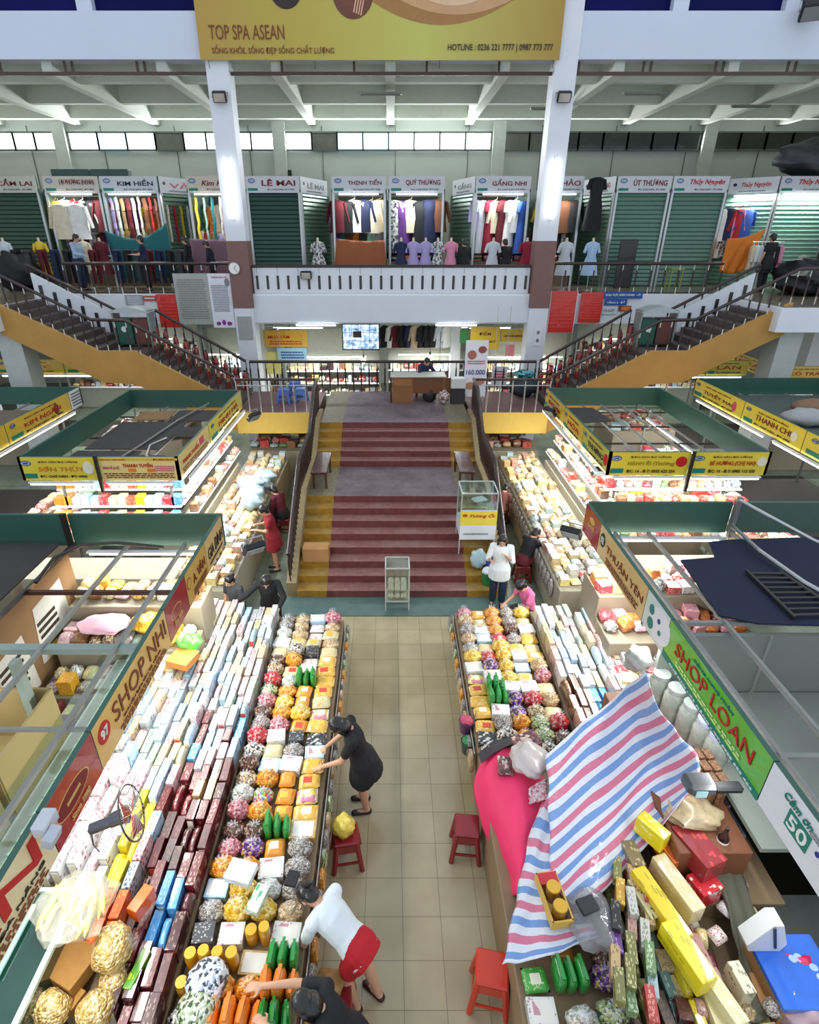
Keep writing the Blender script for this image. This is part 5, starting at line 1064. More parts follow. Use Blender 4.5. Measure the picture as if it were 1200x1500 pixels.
# ================================================================= GOODS
CM = carton_mat
fl_ = lambda c1, c2, s=0: (lambda i: CM(c1, c2, (i+s) % 3, .7, 24))
G = {  # code: kind, name, phrase, category, (sx, sy, sz), material
 'fy': ('pillow', 'dried_fruit_pack', 'golden yellow flat pack', 'snack', (.26, .2, .09), fl_('e0ac3c', 'f0d890')), 'fo': ('pillow', 'dried_fruit_pack', 'orange flat pack', 'snack', (.2, .19, .1), fl_('dd8e22', 'e8b048')),
 'fc': ('pillow', 'snack_pack', 'cream flat pack', 'snack', (.25, .2, .09), fl_('d8c898', 'b89a68')), 'fp': ('pillow', 'snack_pack', 'pack with a pink flower print', 'snack', (.25, .2, .08), lambda i: candy_mat(['e3c64e', 'd884a0', 'e8dfa8', '8fb060', 'f0e8d0'], 18, .6)),
 'fw': ('box', 'sweet_box', 'white box of sweets', 'box', (.24, .2, .1), fl_('d8dcda', 'b08a90')), 'fb': ('box', 'chocolate_tray', 'black tray of white sweets', 'tray', (.25, .19, .07), lambda i: candy_mat(['17181c', '17181c', 'c9c9c5', '2a2b30'], 26, .6)),
 'fl': ('box', 'sweet_box', 'pale blue box', 'box', (.23, .19, .08), fl_('9fc0d8', 'd8e4ea')), 'fg': ('pillow', 'snack_pack', 'bright green pack', 'snack', (.2, .18, .08), fl_('3f9f3a', 'a8d880')),
 'rw': ('pillow', 'snack_pack', 'white pack with red print', 'snack', (.22, .17, .07), fl_('e4ded8', 'b8202c')), 'ft': ('box', 'sesame_tray', 'tan tray of brittle', 'tray', (.26, .22, .07), fl_('c2a05c', 'd8c48a')),
 'fk': ('box', 'sweet_box', 'grey-black box', 'box', (.2, .18, .1), fl_('3a3b3e', 'b0b0ac')),
 'br': ('bag', 'candy_bag', 'bag of red sweets', 'bag', (.25, .22, .2), lambda i: candy_mat(['c8141c', 'e03038', 'a80f18', 'd8a0a0'], 44)), 'bp': ('bag', 'candy_bag', 'bag of pink sweets', 'bag', (.25, .22, .2), lambda i: candy_mat(['c06070', 'd8909a', '9c4050', 'e0b8b8'], 44)),
 'bd': ('bag', 'candy_bag', 'bag of dark brown sweets', 'bag', (.25, .22, .19), lambda i: candy_mat(['4a2a20', '6b4432', '2a1512', 'b89a88'], 50)), 'bt': ('bag', 'candy_bag', 'bag of tan sweets', 'bag', (.25, .22, .19), lambda i: candy_mat(['a88460', 'c8b080', '6b4a30', 'e0d4b8'], 50)),
 'bg': ('bag', 'candy_bag', 'bag of green and white sweets', 'bag', (.25, .22, .2), lambda i: candy_mat(['8fa868', 'd8dcc0', '3f4a30', 'b8c890'], 46)), 'bs': ('bag', 'nut_bag', 'clear grey bag of nuts', 'bag', (.24, .21, .19), lambda i: candy_mat(['b0a8a0', 'd8d4d0', '7c7470', 'c8beb4', '605850'], 70, 1, i % 3)),
 'bo': ('bag', 'dried_fruit_bag', 'bag of orange dried fruit', 'bag', (.25, .22, .2), lambda i: candy_mat(['e08a18', 'eca030', 'd07410', 'f0b850'], 34)), 'by': ('bag', 'dried_fruit_bag', 'bag of yellow dried fruit', 'bag', (.25, .22, .2), lambda i: candy_mat(['e8bc20', 'f0d050', 'd8a018', 'f4e090'], 34)),
 'bm': ('bag', 'candy_bag', 'bag of purple mixed sweets', 'bag', (.24, .22, .19), lambda i: candy_mat(['5a2a88', '8848b0', 'c8a0d8', '3a1a50', 'd8c060'], 42)), 'bw': ('bag', 'candy_bag', 'bag of white sweets', 'bag', (.24, .22, .19), lambda i: candy_mat(['e0e0dc', 'c8ccc8', 'f0f0ec', '9aa890'], 40)),
 'bk': ('bag', 'candy_bag', 'bag of black and white sweets', 'bag', (.25, .22, .19), lambda i: candy_mat(['1c1a1a', 'd8d4cc', '3a3430', 'ece8e0', 'b8a080'], 40)), 'bb': ('bag', 'dried_food_bag', 'bag of beige dried food', 'bag', (.24, .21, .18), lambda i: candy_mat(['d0b488', 'e4d0a8', 'b08c60', 'c8a070'], 40, 1, i % 3)),
 'bc': ('bag', 'candy_bag', 'bag of multicoloured sweets', 'bag', (.24, .22, .19), lambda i: candy_mat(['d84050', 'e8c040', '5090d0', '70b060', 'e8e0d8', 'b070c0'], 40)),
 'sg': ('slim', 'green_pouch', 'dark green pouch', 'pouch', (.085, .2, .2), lambda i: mat('1f8a34', .25, coat=1, var=.3, scale=20)), 'so': ('slim', 'orange_pouch', 'orange pouch', 'pouch', (.1, .2, .2), lambda i: mat('e87f1c', .3, coat=1, var=.25, scale=14)),
 'ja': ('jar', 'plastic_jar', 'amber plastic jar', 'jar', (.11, .11, .19), lambda i: mat('c98a18', .2, coat=1, var=.1)),
}
LIDY = mat('d8a81c', .3, coat=.6)
STK = [mat('e8e2cc', .4, var=0), mat('d8b040', .4, var=0), mat('c84a3a', .4, var=0)]
def place(code, x, y, z, rowtxt, grp, i, w=None, rzj=.12, extra=True, sc=.97):
    k, nm, ph, cat, sz, mf = G[code]; n = 1; out = []
    if k == 'slim': n = 3
    if k == 'jar': n = 2
    for q in range(n):
        xx = x+(q-(n-1)/2)*(sz[0]+.008)
        s = R.uniform(.93, 1.07)*sc; rz = R.uniform(-rzj, rzj)
        lab = f'{ph}, {nth(i)} from the stairs, {rowtxt}'
        if n > 1: lab = ['aisle-side', 'middle', 'inner'][q if n == 3 else q*2]+' '+lab
        o = item(k, nm, lab, cat, (xx, y, z), (sz[0]*s, min(sz[1], .2)*s, sz[2]*R.uniform(.85, 1.4)), mf(i), rz, grp)
        if extra:
            if k == 'bag': item('tuft', 'gathered_neck', None, None, (0, 0, -.05), (1, 1, 1), film_mat(), R.random()*6, parent=o)
            elif k == 'pillow' and R.random() < .6: item('plate', 'sticker', None, None, (R.uniform(-.1, .1), R.uniform(-.1, .1), 1.0), (.42, .42, .03), R.choice(STK), 0, parent=o)
            elif k == 'jar': item('lid', 'lid', None, None, (0, 0, 0), (1, 1, 1), LIDY, 0, parent=o)
            elif k == 'box' and code in ('fw', 'fl', 'ft'): item('plate', 'printed_lid', None, None, (0, 0, 1.0), (.8, .8, .03), CM('e4e0d8', 'c08a9a', i % 3, .8, 3), 0, parent=o)
    return
def counter(label, boxes, m=None):
    t = thing('display_counter', label, 'counter', (0, 0, 0))
    for i, b in enumerate(boxes):
        x0, x1, y0, y1, z = b; MB().box((x0+x1)/2, (y0+y1)/2, z/2, x1-x0, y1-y0, z, ch=.01).build('counter_tier' if i else 'counter_base', m or mat('8a7458', .6, var=.2), t)
    return t
# ---- west main counter
counter('long stepped goods counter under the red and gold sign', [(-1.78, -.76, 1.95, 7.5, .78), (-2.3, -1.79, 1.95, 7.5, .86), (-2.8, -2.31, 2.3, 7.5, .98), (-3.3, -2.81, 2.9, 7.0, 1.12)])
WR = {
 'aisle': (-.92, .79, 'bp,bb,fc,bb,fc,fy,fy,fy,fy,fc,fp,fy,fb,fl,fy,fy,fp,fy,ft,bs,bs,bs,bb,fw,sg,so,sg,fg'),
 'second': (-1.17, .79, 'fl,rw,rw,fc,fk,rw,fw,sg,fo,fo,by,fo,fk,bs,fw,fo,fo,fo,sg,fo,fw,bw,by,ja,ft,bo,so,bp'),
 'third': (-1.41, .79, 'bb,bb,bb,fc,bk,bo,fc,bw,bo,by,bo,bp,fw,fc,fl,bo,bc,bo,bd,bm,bo,by,by,fw,ja,bo,so,bo'),
 'fourth': (-1.65, .79, 'bs,bs,bw,fw,fc,bd,bt,br,bg,bp,bd,bs,br,bk,bd,bt,bw,bp,bd,bp,bo,fl,bs,fk,ja,ja,bk,bg')}
for rn, (x, z, codes) in WR.items():
    codes = codes.split(','); n = len(codes)
    for i, c in enumerate(codes):
        y = 7.4-(7.4-2.02)*i/(n-1); place(c, x+R.uniform(-.01, .01), y, z, f'{rn} row, gold-sign counter', f'packs in the {rn} row of the gold-sign counter', i)
def box_rows(xs, y0, y1, zf, colf, ctxt, skip=None, lf=(.2, .34), nm0='cake_carton'):
    """upright cartons standing on edge in rows along the counter"""
    for r, x in enumerate(xs):
        y = y1; i = 0
        while y > y0+.2:
            l = R.uniform(*lf); h = R.uniform(.17, .27); w_ = R.uniform(.075, .092)
            if skip and skip(x, y-l/2): y -= l; continue
            nm, c1, c2 = colf(r, y-l/2); kd = 'pillow' if R.random() < .12 else 'box'
            o = item(kd, nm0, f'{nm} carton, {nth(i)} from the stairs, {nth(r)} carton row, {ctxt}', 'box', (x+R.uniform(-.006, .006), y-l/2, zf(x)), (w_, l-.012, h), CM(c1, c2, R.randint(0, 3), .6, 16), R.uniform(-.03, .03), f'cartons of the {ctxt}', ry=R.uniform(-.02, .02))
            if R.random() < .5: item('plate', 'end_label', None, None, (0, -.5, .5), (.7, .02, .7), STK[0] if R.random() < .7 else STK[2], 0, parent=o)
            y -= l; i += 1
PALEC = [('white', 'c2c8cc', '76889c'), ('pale blue', '9db6c6', '5a86a8'), ('pale grey', 'a4a8aa', '7a5a5e'), ('cream', 'c4b896', '98784c'), ('white and green', 'b8c4b8', '3f8f48'), ('pinkish white', 'c4a8a4', '9a4a50'), ('pale beige', 'b8a88c', '806848'), ('white', 'ccd0d2', '9a5a60')]
MIDC = [('white', 'd0d4d8', '70788a'), ('blue', '4c8ab4', 'c0d8e8'), ('pale pink', 'd0b0b0', '8a3040'), ('grey', 'a0a4a8', '40444a'), ('maroon', '5a1c22', 'a08070'), ('white', 'd8d8d4', 'a04050'), ('pale blue', 'a8c4d8', '406a90')]
MARC = [('maroon', '4a1016', '7a3a34'), ('maroon', '5a141c', '8a5a48'), ('dark brown', '3c1a16', '6a4438'), ('maroon', '40121a', '9a8070'), ('wine red', '6a1a24', 'b09080')]
def wcol(r, y):
    if y > 5.4: return R.choice(PALEC)
    if r <= 4:
        if y > 4.5: return R.choice(MIDC)
        if 2.75 < y < 3.2 and r in (1, 2): return ('blue', '4a90c8', '8ab8dc')
        return R.choice(MARC+([('tan', 'b09468', '6a4a34')] if R.random() < .5 else [MIDC[0]] if y > 3.7 else []))
    if y > 4.3: return R.choice(PALEC+[('white and pink', 'd8c8c8', 'c06a80')])
    if r in (6, 7) and 3.0 < y < 4.0: return ('yellow', 'dcc82c', 'e8e070')
    if r in (5, 6) and y < 3.0: return ('orange', 'd8581c', 'e88a40')
    if r >= 8: return R.choice([('white and pink', 'd8d0d0', 'c05070'), ('pale grey', 'c8c8c8', '8a5060')])
    return R.choice(MIDC+MARC)
box_rows([-1.85-.105*i for i in range(13)], 2.0, 7.45, lambda x: .865 if x > -2.32 else .985 if x > -2.8 else 1.125, wcol, 'gold-sign counter', skip=lambda x, y: (x < -2.3 and y < 2.6) or (x < -2.8 and (y < 3.1 or y > 6.9)))
t = thing('glass_showcase', 'long glazed showcase of pale packs beneath the gold sign', 'display case', (0, 0, 0)); MB().box(-3.5, 4.7, .65, .4, 3.6, 1.3).build('case_body', mat('c8c6b8', .5), t); MB().box(-3.5, 4.7, 1.62, .42, 3.6, .012).build('glass_top', glass_mat(), t); MB().box(-3.29, 4.7, 1.62, .03, 3.6, .03).build('yellow_rim', YS, t)
for i in range(17): item('pillow', 'mint_pack', f'pale mint pack, {nth(i)} from the stairs, in the long glazed showcase', 'snack', (-3.42, 6.3-i*.2, 1.31), (.24, .18, .1), CM('c8dcd4', 'e0d060', i % 3), 0, 'pale packs in the long showcase', ry=.3)
# aisle side hanging packs
HC = [('clear', 'bs'), ('orange', 'bo'), ('beige', 'bb'), ('green', 'bg'), ('clear', 'bs')]
def hang(x, y0, y1, ctxt, n, rz):
    rl = thing('hanging_rod', 'thin steel rod along the aisle edge of the '+ctxt, 'rod', (x, (y0+y1)/2, .77)); MB().tube([(0, -(y1-y0)/2-.05, 0), (0, (y1-y0)/2+.05, 0)], .008, 6).build('rod', STEEL, rl)
    for i in range(n):
        nm, c = HC[(i*3+i//4) % 5]; y = y1-(y1-y0)*i/(n-1)
        item('pillow', 'hanging_snack_pack', f'{nm} packet hung on the aisle side, {nth(i)} from the stairs, {ctxt}', 'snack', (x+.03*rz, y, .42), (.07, .17, .34), G[c][5](i), 0, 'packets hung along the '+ctxt)
hang(-.72, 2.2, 7.35, 'gold-sign counter', 26, 1); hang(1.03, 4.9, 7.6, 'striped-sheet counter', 14, -1)
# ---- east main counter
counter('long stepped goods counter under the green and gold sign, partly under the striped sheet', [(1.07, 2.28, 1.95, 7.7, .78), (2.29, 2.8, 1.95, 7.6, .88), (2.81, 3.6, 3.0, 7.2, 1.02)])
ER = {
 'aisle': (1.21, 'bp,bb,bs,bb,bs,by,fw,fp,fy,fy,fy,fy,fb,bk'), 'second': (1.44, 'fy,fc,fw,fl,fc,br,bm,fw,sg,sg,fw,bs,bk,fp'), 'third': (1.66, 'bo,bo,bo,br,by,by,by,by,fw,bm,bm,bo,bo,fw'),
 'fourth': (1.9, 'bs,bs,bd,bs,fc,fw,fl,fc,fw,br,bt,bg,bg,bk'), 'fifth': (2.14, 'by,fc,fw,fy,fc,fy,bb,bp,fc,bb,fc,br,bd,bs')}
for rn, (x, codes) in ER.items():
    codes = codes.split(','); n = len(codes)
    for i, c in enumerate(codes): place(c, x, 7.55-(7.55-4.8)*i/(n-1), .79, f'{rn} row, striped-sheet counter', f'packs in the {rn} row of the striped-sheet counter', i)
def ecol(r, y):
    if y > 5.8: return R.choice(PALEC+[('white', 'd8d8d4', 'c0b0a0')])
    if y > 4.4:
        if r <= 1: return R.choice([('pinkish', 'c8a090', '7a4030'), ('brown', '6a4030', 'c0a080')])
        if r in (3, 4): return R.choice([('blue', '4090c8', 'a8d0e8'), ('white', 'd4d8da', '80a0b8')])
        if r in (7, 8): return R.choice([('orange', 'e0883a', 'f0c080'), ('pale yellow', 'e4d890', 'e0a850')])
        return R.choice(PALEC)
    if y > 3.3: return R.choice(MARC+MIDC)
    return {0: ('dark brown', '3c2420', '9a8060'), 1: ('olive green', '7c8048', 'c8c098'), 2: ('dark brown', '3c2218', '6a4434'), 3: ('teal and pale', '6a9090', 'd8dcd0'), 4: ('bright yellow', 'e0c820', 'b09818'), 5: ('cream', 'd8cc98', 'e8d8a8'), 6: ('pink and maroon', 'b88078', '6a2028')}.get(r, R.choice(MIDC))
box_rows([2.36+.108*i for i in range(11)], 3.55, 7.45, lambda x: .885 if x < 2.8 else 1.025, ecol, 'striped-sheet counter', skip=lambda x, y: (x > 2.8 and (y > 7.1)), nm0='biscuit_carton')
box_rows([1.93+.115*i for i in range(7)], 1.95, 3.3, lambda x: .785 if x < 2.29 else .885, ecol, 'near end of striped-sheet counter', lf=(.26, .4), nm0='biscuit_carton')
for c, px, py, nm in (('fg', 1.22, 2.5, 0), ('so', 1.5, 2.02, 1), ('bt', 1.78, 2.02, 2), ('sg', 1.5, 2.5, 3), ('fw', 1.22, 2.27, 4), ('bw', 1.52, 2.2, 5), ('bg', 1.78, 2.25, 6), ('bm', 1.8, 2.5, 7), ('fy', 1.22, 2.05, 8), ('fo', 1.5, 2.72, 10), ('fg', 1.5, 2.82+.1, 11), ('fc', 1.78, 2.85, 12), ('bk', 1.78, 3.1, 13), ('bd', 1.85, 2.62, 9)):
    place(c, px, py, .79, 'camera end of the striped-sheet counter', 'packs at the camera end of the striped-sheet counter', nm)
# ---- side counters beside the stair
counter('pale goods counter along the kiosk with dark roof mats', [(-4.0, -2.85, 8.3, 14.9, .8), (-4.6, -4.01, 9.7, 14.0, 1.0)], mat('a8a08c', .6)); counter('pale goods counter along the kiosk with the barred roof', [(3.0, 4.15, 8.3, 14.9, .8), (4.16, 4.8, 9.9, 14.2, 1.0)], mat('a8a08c', .6))
SIDE = [('cream', 'c8b488', '98784a'), ('white', 'c4c4bc', '8a8270'), ('pale pink', 'c09888', '985a4a'), ('beige', 'c8a878', '8a6a48'), ('pale blue', 'b4c8cc', '7a98a0'), ('pale yellow', 'e0d090', 'c0a050'), ('brown', '8a6244', '5a3a28'), ('grey', 'a8a8a4', '70706c'), ('red', 'b84038', 'e0a090'), ('green', '6a8a5a', 'c0d0a8')]
def side_rows(xs, y0, y1, z, ctxt, pal, step=.215, nm='dried_food_packet'):
    for r, x in enumerate(xs):
        i = 0; y = y1
        while y > y0:
            cn, c1, c2 = R.choice(pal if R.random() < .86 else SIDE); k = R.choice(['pillow', 'pillow', 'bag', 'box'])
            sz = {'pillow': (.185, .2, .09), 'bag': (.18, .2, .17), 'box': (.165, .19, .15)}[k]
            m = CM(c1, c2, R.randint(0, 2), .6, 26) if k != 'bag' else candy_mat([c1, c2, 'e4dccc', c1], 46)
            if k == 'bag': b_nm, b_w, cat = nm.replace('packet', 'bag'), 'bag', 'bag'
            elif k == 'box': b_nm, b_w, cat = 'food_box', 'box', 'box'
            else: b_nm, b_w, cat = nm, 'packet', 'packet'
            item(k, b_nm, f'{cn} {b_w}, {nth(i)} from the landing, {nth(r)} row, {ctxt}', cat, (x, y, z(x) if callable(z) else z), (sz[0], sz[1]*.95, sz[2]*R.uniform(.8, 1.5)), m, R.uniform(-.1, .1), 'packets on the '+ctxt); y -= step; i += 1
side_rows([-3.0-.2*i for i in range(5)], 8.4, 14.75, .81, 'dark-mat kiosk counter', SIDE[:6])
side_rows([3.12+.205*i for i in range(5)], 8.4, 14.75, .81, 'barred-roof kiosk counter', SIDE[:6])
for i in range(26): item('pillow', 'hanging_snack_pack', f'clear packet hung low on the stair side, {nth(i)} along the barred-roof kiosk counter', 'snack', (2.96, 14.6-i*.235, .4), (.07, .19, .36), G['bs'][5](i), 0, 'packets hung along the barred-roof kiosk counter')
for i, (x, y, s_) in enumerate(((-3.1, 12.9, .9), (-3.15, 12.4, 1), (-3.2, 11.9, 1), (-3.1, 11.4, .9), (-3.3, 12.2, 1))):
    o = lump('plastic_sack', f'pale blue-grey sack piled on the dark-mat kiosk counter, {nth(i)} of its pile', 'sack', (x, y, 1.08+(.12 if i == 4 else 0)), (.3*s_, .26*s_, .16), mat('9fb4bc', .35, coat=.6, bump=.5), i)
# front shelves of the second kiosks
counter('front counter of the kiosk with dark roof mats', [(-6.6, -3.85, 8.45, 9.2, .95)], mat('a8a08c', .6)); counter('front counter of the kiosk with the barred roof', [(4.05, 7.3, 8.5, 9.3, .95)], mat('a8a08c', .6))
FR = [('orange', 'dd7f2c', 'e8b070'), ('orange', 'dd7f2c', 'e8b070'), ('white and red', 'd8d4c8', 'c05a40'), ('pale blue', '9cc0d8', 'd8e8f0'), ('pale blue', '9cc0d8', 'd8e8f0'), ('red', 'b42c30', 'e0a8a0'), ('cream', 'd8d0a8', '7a9a5a'), ('cream', 'd8d0a8', '7a9a5a'), ('red', 'c04a38', 'd8b0a0'), ('yellow', 'e4c020', 'f0e080'), ('pale blue', 'b0ccd8', '6090b0'), ('pale blue', 'b0ccd8', '6090b0'), ('red', 'b83038', 'd8d0c8'), ('blue', '4a80b8', 'c0d4e4'), ('yellow', 'e4cc50', 'f0e8b0'), ('pink', 'd87888', 'e8c0c0')]
for k in range(4):
    z_ = 1.2+k*.27; y_ = 9.52+k*.2
    for (xa, xb) in ((-6.5, -4.05), (4.2, 6.85)): MB().box((xa+xb)/2, y_, z_-.02, xb-xa, .22, .03).build('display_step', WS, KW2 if xa < 0 else KE2)
    for i, (cn, c1, c2) in enumerate(FR[:14]):
        for q in range(1 if k < 3 else 2): item('box', 'goods_box', f'{cn} box, {ONES[i]} from the outer end, {["lowest", "second", "third", "top"][k]} step{" upper layer" if q else ""}, dark-mat kiosk front', 'box', (-6.42+i*.175, y_, z_+q*.155), (.16, .18, .15+.04*(i % 2)*(k < 3)), CM(c1, c2, i % 3, .5), 0, 'boxes on the steps of the dark-mat kiosk')
    for i in range(15):
        cn, c1, c2 = R.choice(SIDE+[('red', 'b83038', 'e0a8a0'), ('orange', 'd87a30', 'f0c890')]); item(R.choice(['box', 'pillow', 'bag']), 'goods_pack', f'{cn} pack, {ONES[i]} from the stair side, {["lowest", "second", "third", "top"][k]} step, barred-roof kiosk front', 'packet', (4.3+i*.175, y_, z_), (.155, .17, R.uniform(.12, .2)), CM(c1, c2, i % 3, .5, 26), 0, 'packs on the steps of the barred-roof kiosk')
for sg in (-1, 1):
    ctx = 'dark-mat kiosk' if sg < 0 else 'barred-roof kiosk'; K_ = KW2 if sg < 0 else KE2; xb = 3.98 if sg < 0 else 4.12
    for k in range(3):
        z_ = 1.28+k*.3; x_ = sg*(xb+.1+k*.17); MB().box(x_, 12.2, z_-.02, .18, 3.9, .03).build('display_step', WS, K_)
        side_rows([x_], 10.4, 14.0, z_, ctx+' side step '+['low', 'middle', 'top'][k], SIDE[:9]+[('red', 'b04038', 'e0a8a0')], nm='stacked_packet')
# goods seen inside and between kiosks
def field(x0, x1, y0, y1, z, ctxt, pal, lab, sx=.24, sy=.26, name='food_packet', table=True):
    if table: counter(lab, [(x0-.1, x1+.1, y0-.1, y1+.1, z-.005)], mat('8f8470', .6))
    i = 0; y = y1
    rr = 0
    while y >= y0:
        x = x0; i = 0
        while x <= x1:
            cn, c1, c2 = R.choice(pal); k = R.choice(['box', 'pillow', 'bag'])
            item(k, name, f'{cn} pack, {nth(i)} across in {nth(rr)} row, {ctxt}', 'packet', (x, y, z), (sx*.9, sy*.88, R.uniform(.1, .24)), CM(c1, c2, i % 3, .4, 22) if k != 'bag' else candy_mat([c1, c2, c1, 'e0d8c8'], 40), R.uniform(-.3, .3), 'packs '+ctxt); x += sx; i += 1
        y -= sy; rr += 1
MIX = SIDE+[('orange', 'd87a3a', 'e8c090'), ('yellow', 'e0b830', 'f0e090')]
field(5.2, 6.7, 10.8, 14.0, .95, 'inside the barred-roof kiosk', MIX, 'table inside the barred-roof kiosk', name='grocery_pack')
E1PAL = [('cream', 'd8c890', 'b8986a'), ('red', 'b84048', 'e0b0a0'), ('white', 'd8d8d4', 'b06a70'), ('pink', 'd89aa4', 'a84050'), ('orange', 'd8783a', 'e8b070'), ('grey', '9a9c9a', '5a5c5c')]
for k_, (ya, yb, z_) in enumerate(((5.6, 6.05, 1.1), (6.2, 6.6, 1.45), (6.8, 7.3, 1.8))): field(3.1, 5.0, ya, yb, z_, ['low', 'middle', 'top'][k_]+' tier inside the navy-roofed kiosk', E1PAL, ['low', 'middle', 'top'][k_]+' tier of shelving inside the navy-roofed kiosk', .2, .22, 'grocery_pack')
W1PAL = [('cream', 'd8c890', 'b8986a'), ('pale pink', 'd8b4b4', 'a87a7a'), ('brown', '8a5a3a', 'c09a60'), ('white', 'd8d8d4', 'a0a0a0'), ('orange', 'e0a030', 'f0d060')]
for k_, (ya, yb, z_) in enumerate(((5.55, 5.8, 1.1), (6.05, 6.3, 1.45), (6.55, 6.9, 1.8))): field(-4.4, -2.75, ya, yb, z_, ['low', 'middle', 'top'][k_]+' tier inside the gold-sign kiosk', W1PAL, ['low', 'middle', 'top'][k_]+' tier of shelving inside the gold-sign kiosk', .2, .22, 'grocery_pack')
field(-4.3, -3.0, 4.9, 5.3, .9, 'on the low table of the gold-sign kiosk', [('dark red', '6a2024', 'a05040'), ('maroon', '5a141c', '8a5a48'), ('pale yellow', 'd8c878', 'e8e0b0')], 'low table inside the gold-sign kiosk')
field(-7.85, -7.0, 8.6, 14.2, .85, 'between the two yellow-sign kiosks', SIDE, 'counter of the outer yellow-sign kiosk', .28, .28, 'dry_goods_pack'); field(7.3, 8.2, 9.4, 15.2, .85, 'beside the long yellow sign kiosk', SIDE+[('red', 'a83038', 'd8a0a0')]*2, 'counter of the kiosk with cloth bundles', .28, .28, 'dry_goods_pack')
field(-7.9, -5.9, 15.0, 16.6, 1.3, 'under the side stairs by the tall notices', SIDE, 'counter under the side stairs by the tall notices', .3, .32); field(6.6, 8.2, 15.8, 17.2, 1.3, 'under the side stairs by the blue signs', SIDE, 'counter under the side stairs by the blue signs', .3, .32)
field(-4.0, -2.4, 15.5, 16.4, .8, 'under the landing by the blue stools', SIDE, 'low counter under the landing by the blue stools', .28, .3); field(2.6, 4.2, 15.5, 16.4, .8, 'under the landing by the poster stand', SIDE, 'low counter under the landing by the poster stand', .28, .3)
field(-14.5, -10.8, 16.4, 17.4, 1.0, 'at the far counter past the thick pillar', SIDE, 'far counter past the pillar by the tall notices', .42, .4); field(11.3, 14.8, 16.0, 16.6, .95, 'beyond the yellow sign kiosk', SIDE, 'far counter past the pillar by the blue signs', .42, .4)
lump('fruit_pile_tray', 'heap of round yellow fruit inside the gold-sign kiosk', 'fruit', (-3.3, 6.2, 1.72), (.26, .18, .1), candy_mat(['e8b020', 'f0c840', 'd89818'], 80, .4), 3); lump('cloth', 'pale pink cloth spread inside the gold-sign kiosk', 'cloth', (-3.9, 6.2, 1.7), (.34, .22, .06), mat('d8a8b4', .7, bump=.5), 4)
item('pillow', 'orange_sack', 'round pale orange sack inside the navy-roofed kiosk', 'sack', (3.5, 6.95, 2.03), (.34, .34, .16), mat('d8a860', .5, coat=.4), 0)

rr_ = 0
for (x0, x1, y0, y1, z, where) in ((2.55, 3.0, 1.9, 2.25, .81, 'low store boxes'), (2.3, 2.8, 1.95, 2.9, .885, 'camera end shelf')):
    y = y1; r_ = 0
    while y > y0:
        x = x0; i = 0
        while x < x1:
            cn, c1, c2 = R.choice(SIDE[:8]+MARC[:2]); item(R.choice(['box', 'pillow']), 'loose_packet', f'{cn} loose packet, {nth(i)} across, {nth(r_)} row, {where} under the green sign', 'packet', (x, y, z), (.11, .15, R.uniform(.08, .2)), CM(c1, c2, i % 3, .5, 20), R.uniform(-.3, .3), 'loose packets under the green sign'); x += .13; i += 1
        y -= .17; r_ += 1
# ================================================================= SHEETS OVER THE EAST COUNTER AND THINGS CLOSE TO THE CAMERA
def patch(name, label, cat, rows, m, n=10, fold=.02, th=.006, seed=0):
    """rows of control points, finely interpolated; uv.y runs down the rows"""
    rr = random.Random(seed); ph = [rr.uniform(0, 6) for _ in range(4)]
    P = [[Vector(q) for q in r] for r in rows]; nr, nc = len(P), len(P[0])
    def cr(a, b, c, d, t): return .5*((2*b)+(c-a)*t+(2*a-5*b+4*c-d)*t*t+(3*b-a-3*c+d)*t**3)
    def along(pts, k):
        out = []
        for i in range(len(pts)-1):
            a, b, c, d = pts[max(i-1, 0)], pts[i], pts[i+1], pts[min(i+2, len(pts)-1)]
            for j in range(k): out.append(cr(a, b, c, d, j/k))
        return out+[pts[-1]]
    fine = [along(r, n) for r in P]; cols = [along([fine[i][j] for i in range(nr)], n) for j in range(len(fine[0]))]
    W, H = len(cols), len(cols[0]); vs = []; uv = []; fs = []
    for j in range(H):
        for i in range(W):
            u, v = i/(W-1), j/(H-1); p = cols[i][j].copy()
            p.z += fold*(sin(u*17+ph[0]+v*3)*.6+sin(v*13+ph[1]+u*4)*.5+sin((u+v)*31+ph[2])*.25); p.x += fold*.4*sin(v*23+u*9+ph[3]); vs.append(p); uv.append((u, v))
    for j in range(H-1):
        for i in range(W-1): a = j*W+i; fs.append((a, a+1, a+W+1, a+W))
    mb = MB().add(vs, fs); me = bpy.data.meshes.new(name); me.from_pydata([tuple(q) for q in vs], [], fs); l = me.uv_layers.new(name='uv')
    for k, lp in enumerate(me.loops): l.data[k].uv = uv[lp.vertex_index]
    me.polygons.foreach_set('use_smooth', [True]*len(fs)); me.materials.append(m); o = link(name, me, label=label, cat=cat)
    s = o.modifiers.new('thick', 'SOLIDIFY'); s.thickness = th; return o
